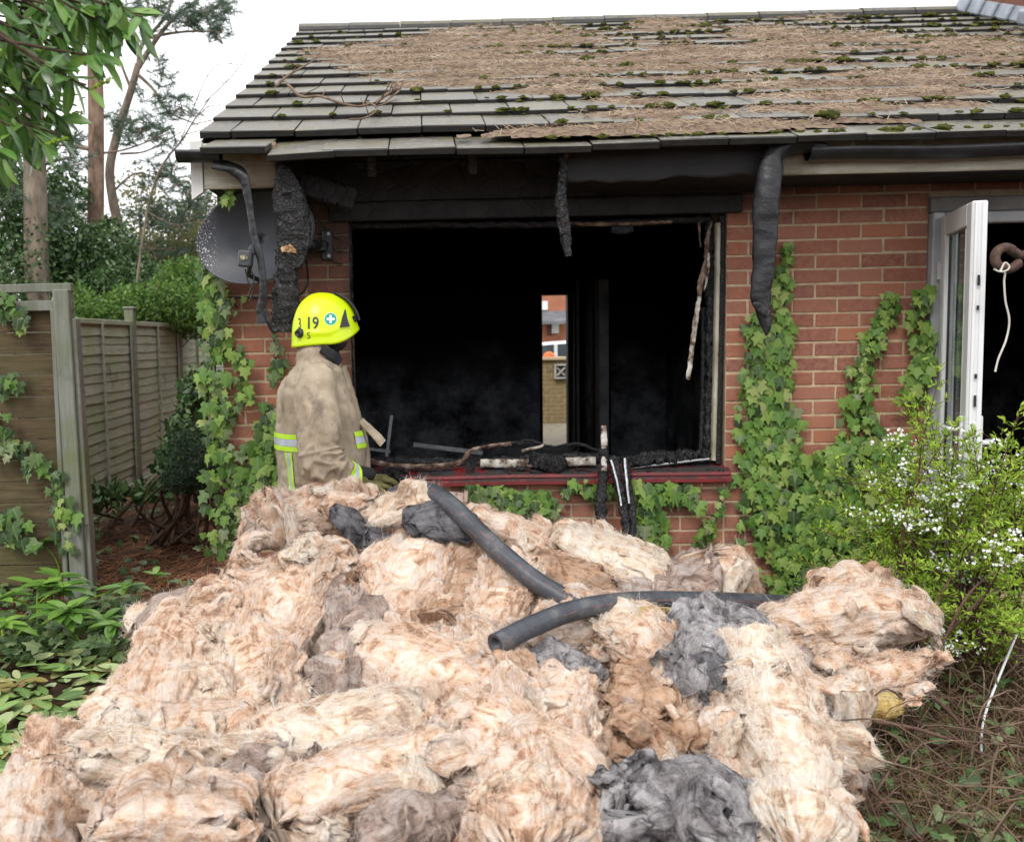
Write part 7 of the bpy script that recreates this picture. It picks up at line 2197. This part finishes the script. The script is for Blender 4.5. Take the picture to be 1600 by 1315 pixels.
# white car
car = empty('white_car', (.6, 17.5, -.02), 'white hatchback parked beyond the garden wall', 'car')
prof = [(-1.95, .30), (-1.98, .62), (-1.85, .80), (-1.15, .90), (-.55, 1.36), (.55, 1.42), (1.35, 1.22), (1.85, .92), (1.95, .60), (1.92, .30)]
cz = -.02; cx0 = at(861, 540, 17.5)[0]
def carloft(prof, hw, inset):
    rows = []
    for yy, k in ((-hw, inset), (-hw+.06, 1), (hw-.06, 1), (hw, inset)):
        rows.append(np.array([(cx0+x*(.98 if k != 1 else 1), 17.5+yy, cz+.30+(z-.30)*(k if k != 1 else 1)) for x, z in prof]))
    return rows
rws = carloft(prof, .86, .96); n_ = len(prof)
mb = MB(); mb.add(np.concatenate(rws), [grid_faces(4, n_, close_v=True), np.array([list(range(n_))[::-1]]), np.array([[3*n_+q for q in range(n_)]])])
kid('body', mb.mesh('body', simple('white_paint', [(.3, (.72, .73, .75)), (.7, (.80, .81, .82))], 2, .25, .5, 0), False), car)
for wx_ in ([(-.98, .93), (-.52, 1.30), (-.05, 1.34), (-.05, .93)], [(.03, .93), (.03, 1.34), (.52, 1.36), (1.10, 1.22), (1.25, .95)]):
    V = np.array([(cx0+x, 17.5-.872, cz+z) for x, z in wx_]+[(cx0+x, 17.5-.84, cz+z) for x, z in wx_]); k = len(wx_)
    kid('side_window', mesh_np('side_window', V, [np.array([list(range(k))]), np.array([[q, q+k, (q+1) % k+k, (q+1) % k] for q in range(k)])], simple('car_glass', [(.3, (.05, .06, .07)), (.7, (.10, .115, .125))], 2, .08, .6, 0), False), car)
for dx in (-1.25, 1.25):
    mb = MB(); mb.tube([(cx0+dx, 17.5-.88, cz+.31), (cx0+dx, 17.5-.68, cz+.31)], .31, 24); w_ = kid('wheel', mb.mesh('wheel', M['gutter'], False), car)
# house over the road
oh = empty('brick_house', (1.0, 34, 0), 'brick house with a grey porch roof across the street', 'house')
M['farbrick'] = simple('far_brick', [(.3, (.34, .13, .08)), (.7, (.44, .19, .12))], 3, .9, .1, .1)
ox = at(860, 500, 34)[0]
ow = MB(); ow.bbox(ox-5, ox+5, 34, 41, -.5, 5.2); kid('house_wall', ow.mesh('house_wall', M['farbrick']), oh)
rt_ = MB(); rt_.add([(ox-5.4, 33.5, 5.0), (ox+5.4, 33.5, 5.0), (ox+5.4, 41.5, 5.0), (ox-5.4, 41.5, 5.0), (ox-5.4, 37.5, 7.6), (ox+5.4, 37.5, 7.6)], [np.array([[0, 1, 5, 4], [2, 3, 4, 5], [0, 3, 2, 1]]), np.array([[0, 4, 3], [1, 2, 5]])])
kid('roof', rt_.mesh('roof', M['tile']), oh)
def orect(name, px0, py0, px1, py1, Y, mat, th=.06):
    a, b_ = at(px0, py0, Y), at(px1, py1, Y)
    mb = MB(); mb.bevbox(((a[0]+b_[0])/2, Y, (a[2]+b_[2])/2), (abs(b_[0]-a[0]), th, abs(a[2]-b_[2])), .01)
    return kid(name, mb.mesh(name, mat), oh)
orect('window', 844, 470, 856, 484, 33.95, M['pvc'], .10); orect('window', 862, 503, 873, 520, 33.95, M['pvc'], .10)
orect('front_door', 855, 503, 862, 523, 33.95, simple('maroon_door', [(.3, (.10, .03, .03)), (.7, (.14, .045, .04))], 4, .5), .08)
a, b_ = at(835, 486, 33.9), at(885, 486, 33.9); zlo = at(860, 501, 33)[2]
pr = MB(); pr.add([(a[0], 33.9, a[2]), (b_[0], 33.9, a[2]), (b_[0], 32.8, zlo), (a[0], 32.8, zlo), (a[0], 33.9, a[2]-.1), (b_[0], 33.9, a[2]-.1), (b_[0], 32.8, zlo-.12), (a[0], 32.8, zlo-.12)], np.array([[0, 3, 2, 1], [4, 5, 6, 7], [3, 7, 6, 2], [0, 4, 7, 3], [1, 2, 6, 5]]))
kid('porch_roof', pr.mesh('porch_roof', simple('grey_porch_tiles', [(.3, (.12, .125, .14)), (.7, (.2, .21, .23))], 3, .7)), oh)
# ------------------------------------------------------------------ needles and moss on the roof
def cover(X, v):
    """how thick the needles lie: X along the roof, v courses up from the eaves (0..14)"""
    P = np.stack([X*1.3, v*.35, 0*X], -1)
    n = fbm(P, 4, 50)
    c = np.full_like(X, .22)
    left = np.interp(v, [0, 1.0, 1.6, 3, 4, 6, 8, 10, 12, 14], [-1.35, -1.35, -1.1, -.9, -1.3, -2.0, -2.3, -2.2, -1.6, -1.2])
    c -= np.clip((left-X)/.5+.25, 0, 2)*1.0
    right = np.interp(v, [0, .9, 1, 2, 3, 4, 6, 9, 11, 14], [-.2, -.1, .35, .55, .9, 1.9, 2.6, 2.2, 2.0, 1.8])
    c -= np.clip((X-right)/.6, 0, 2)*.75
    c -= np.clip((v-11)/3, 0, 1)*.35
    c -= np.where(v < 1, np.clip((.62-v+.5*n)*1.6, 0, 1.2), 0)
    return c+n*.80
def slope_pt(X, v, h):
    """point on the top of the tiles at course v (fractional), lifted h"""
    i = np.floor(v); f = v-i
    y = -.353+GA*(v-1)*cP; z = RZ0+GA*(v-1)*sP
    lift = .020*(1-f)-.004
    return np.stack([X-h*0, y-(lift+h)*sP, z+(lift+h)*cP-.013], -1)
M['litter'] = simple('needle_mat', [(.28, (.085, .060, .042)), (.42, (.18, .125, .092)), (.53, (.275, .20, .152)), (.62, (.23, .185, .105)), (.74, (.14, .145, .045))], 30, .95, .1, .9, 160, .012)
M['litter2'] = simple('roof_needle', [(.3, (.19, .125, .085)), (.5, (.33, .245, .175)), (.7, (.47, .39, .30))], 4, .9, .1, 0)
M['moss'] = simple('moss', [(.3, (.035, .042, .012)), (.5, (.075, .085, .020)), (.7, (.15, .135, .035))], 26, .95, .1, .9, 120, .012)
VS, FS, off = [], [], 0
for i in range(14):
    xs = np.arange(XV+.02, 4.3, .022); vs_ = np.linspace(i+.0, i+.99, 12)
    X, Vv = np.meshgrid(xs, vs_, indexing='ij'); X, Vv = X.ravel(), Vv.ravel()
    if i == 0: Vv = Vv+.16*0
    c = cover(X, Vv)
    f = Vv-i
    h = .030*np.clip(c, -.6, .8)+.006*fbm(np.stack([X*30, Vv*9, 0*X], -1), 3, 61)
    h = h+.022*np.clip(c, 0, 1)*np.clip((f-.55)/.45, 0, 1)      # banked against the course above
    h = h-.062*np.exp(-(f/.22)**2)*(.6+.8*(fbm(np.stack([X*2.2, 0*X+i, 0*X], -1), 2, 63)+.3))
    h = np.where(f < .04, h-.012, h)
    hh = np.clip(h, -.02, .06)
    V = slope_pt(X, Vv, hh)
    F = grid_faces(len(xs), 12)
    keep = (hh[F] > -.004).any(1)
    VS.append(V); FS.append(F[keep]+off); off += len(V)
litter = part('needle_litter', mesh_np('needle_litter', np.concatenate(VS), [np.concatenate(FS)], M['litter'], True), roof, kind='stuff')
rs = np.random.default_rng(91)
n = 60000
X = rs.uniform(XV+.02, 4.2, n); Vv = rs.uniform(0.03, 13.9, n)
k = cover(X, Vv)-1.2*np.exp(-((Vv-np.floor(Vv))/.20)**2)+rs.normal(0, .14, n) > .02
X, Vv = X[k], Vv[k]; n = len(X)
P = slope_pt(X, Vv, .030*np.clip(cover(X, Vv), 0, .8)+rs.uniform(.0, .018, n))
a = rs.uniform(0, np.pi, n)
ud = np.stack([np.ones(n), np.zeros(n), np.zeros(n)], -1)*np.cos(a)[:, None]+np.array([0, cP, sP])*np.sin(a)[:, None]+np.array([0, -sP, cP])*rs.normal(0, .22, n)[:, None]
ln = rs.uniform(.02, .05, n)[:, None]
sd_ = np.cross(ud, np.array([0, -sP, cP])+rs.normal(0, .4, (n, 3))); sd_ /= np.linalg.norm(sd_, axis=1)[:, None]
w_ = rs.uniform(.0010, .0020, n)[:, None]
V = np.stack([P-ud*ln-sd_*w_, P-ud*ln+sd_*w_, P+ud*ln+sd_*w_, P+ud*ln-sd_*w_], 1).reshape(-1, 3)
part('pine_needles', mesh_np('pine_needles', V, [np.arange(n)[:, None]*4+np.array([[0, 1, 2, 3]])], M['litter2'], True), roof, kind='stuff')
VS, FS, off = [], [], 0
a = np.linspace(.1, np.pi/2+.3, 5); p_ = np.arange(10)/10*2*np.pi
for q in range(1200):
    x = rs.uniform(XV+.1, 4.0); i = rs.integers(0, 14); v = i+rs.choice([.0, .01, .03, .95])
    if i < 2 and x < -1.2: continue
    if x < -1.3 and rs.random() < .75: continue
    r = rs.uniform(.007, .024)*(1.5 if rs.random() < .10 else 1)
    c = slope_pt(np.array([x]), np.array([v]), .004)[0]
    U = np.array([[rs.uniform(.8, 1.9)*r*np.sin(t_)*np.cos(b_), r*np.sin(t_)*np.sin(b_), .55*r*np.cos(t_)] for t_ in a for b_ in p_])
    U *= (1+.28*rs.normal(0, 1, (len(U), 1)))
    V = c+U[:, :1]*np.array([1, 0, 0])+U[:, 1:2]*np.array([0, cP, sP])+U[:, 2:3]*np.array([0, -sP, cP])
    VS.append(V); FS.append(grid_faces(5, 10, close_v=True)+off); off += len(V)
part('moss', mesh_np('moss', np.concatenate(VS), [np.concatenate(FS)], M['moss'], True), roof, kind='stuff')
for A, lab in [([(448, 130), (470, 150), (500, 150), (530, 160), (560, 166), (580, 162), (588, 172), (570, 184), (545, 186)], 'pale fallen branch lying across the left of the roof'), ([(430, 135), (450, 118), (480, 100), (500, 88)], 'short fallen twig high on the left of the roof'), ([(585, 162), (612, 142), (625, 140), (600, 160)], 'curled twig on the roof at the edge of the needles')]:
    mb = MB(); P = []
    for px, py in A:
        # where the view meets the slope
        d = _fw+_r2*(px-PP_X)/F_PX-_u2*(py-657)/F_PX
        nn_ = np.array([0, -sP, cP]); p0 = np.array([0, -.353, RZ0])+nn_*.035
        t_ = ((p0-CAM)@nn_)/(d@nn_); P.append(CAM+d*t_)
    mb.tube(crom(P, 50), np.linspace(.009, .004, 50), 6)
    for q in range(6, 46, 7):
        c = crom(P, 50)[q]; e_ = c+rs.normal(0, .06, 3)*np.array([1, .6, .2])+np.array([0, 0, .04])
        mb.tube(np.array([c, (c+e_)/2, e_]), [.004, .003, .002], 5, False)
    mb.build('fallen_twig', M['dead'], smooth=True, label=lab, cat='twig', group='twigs lying on the roof')
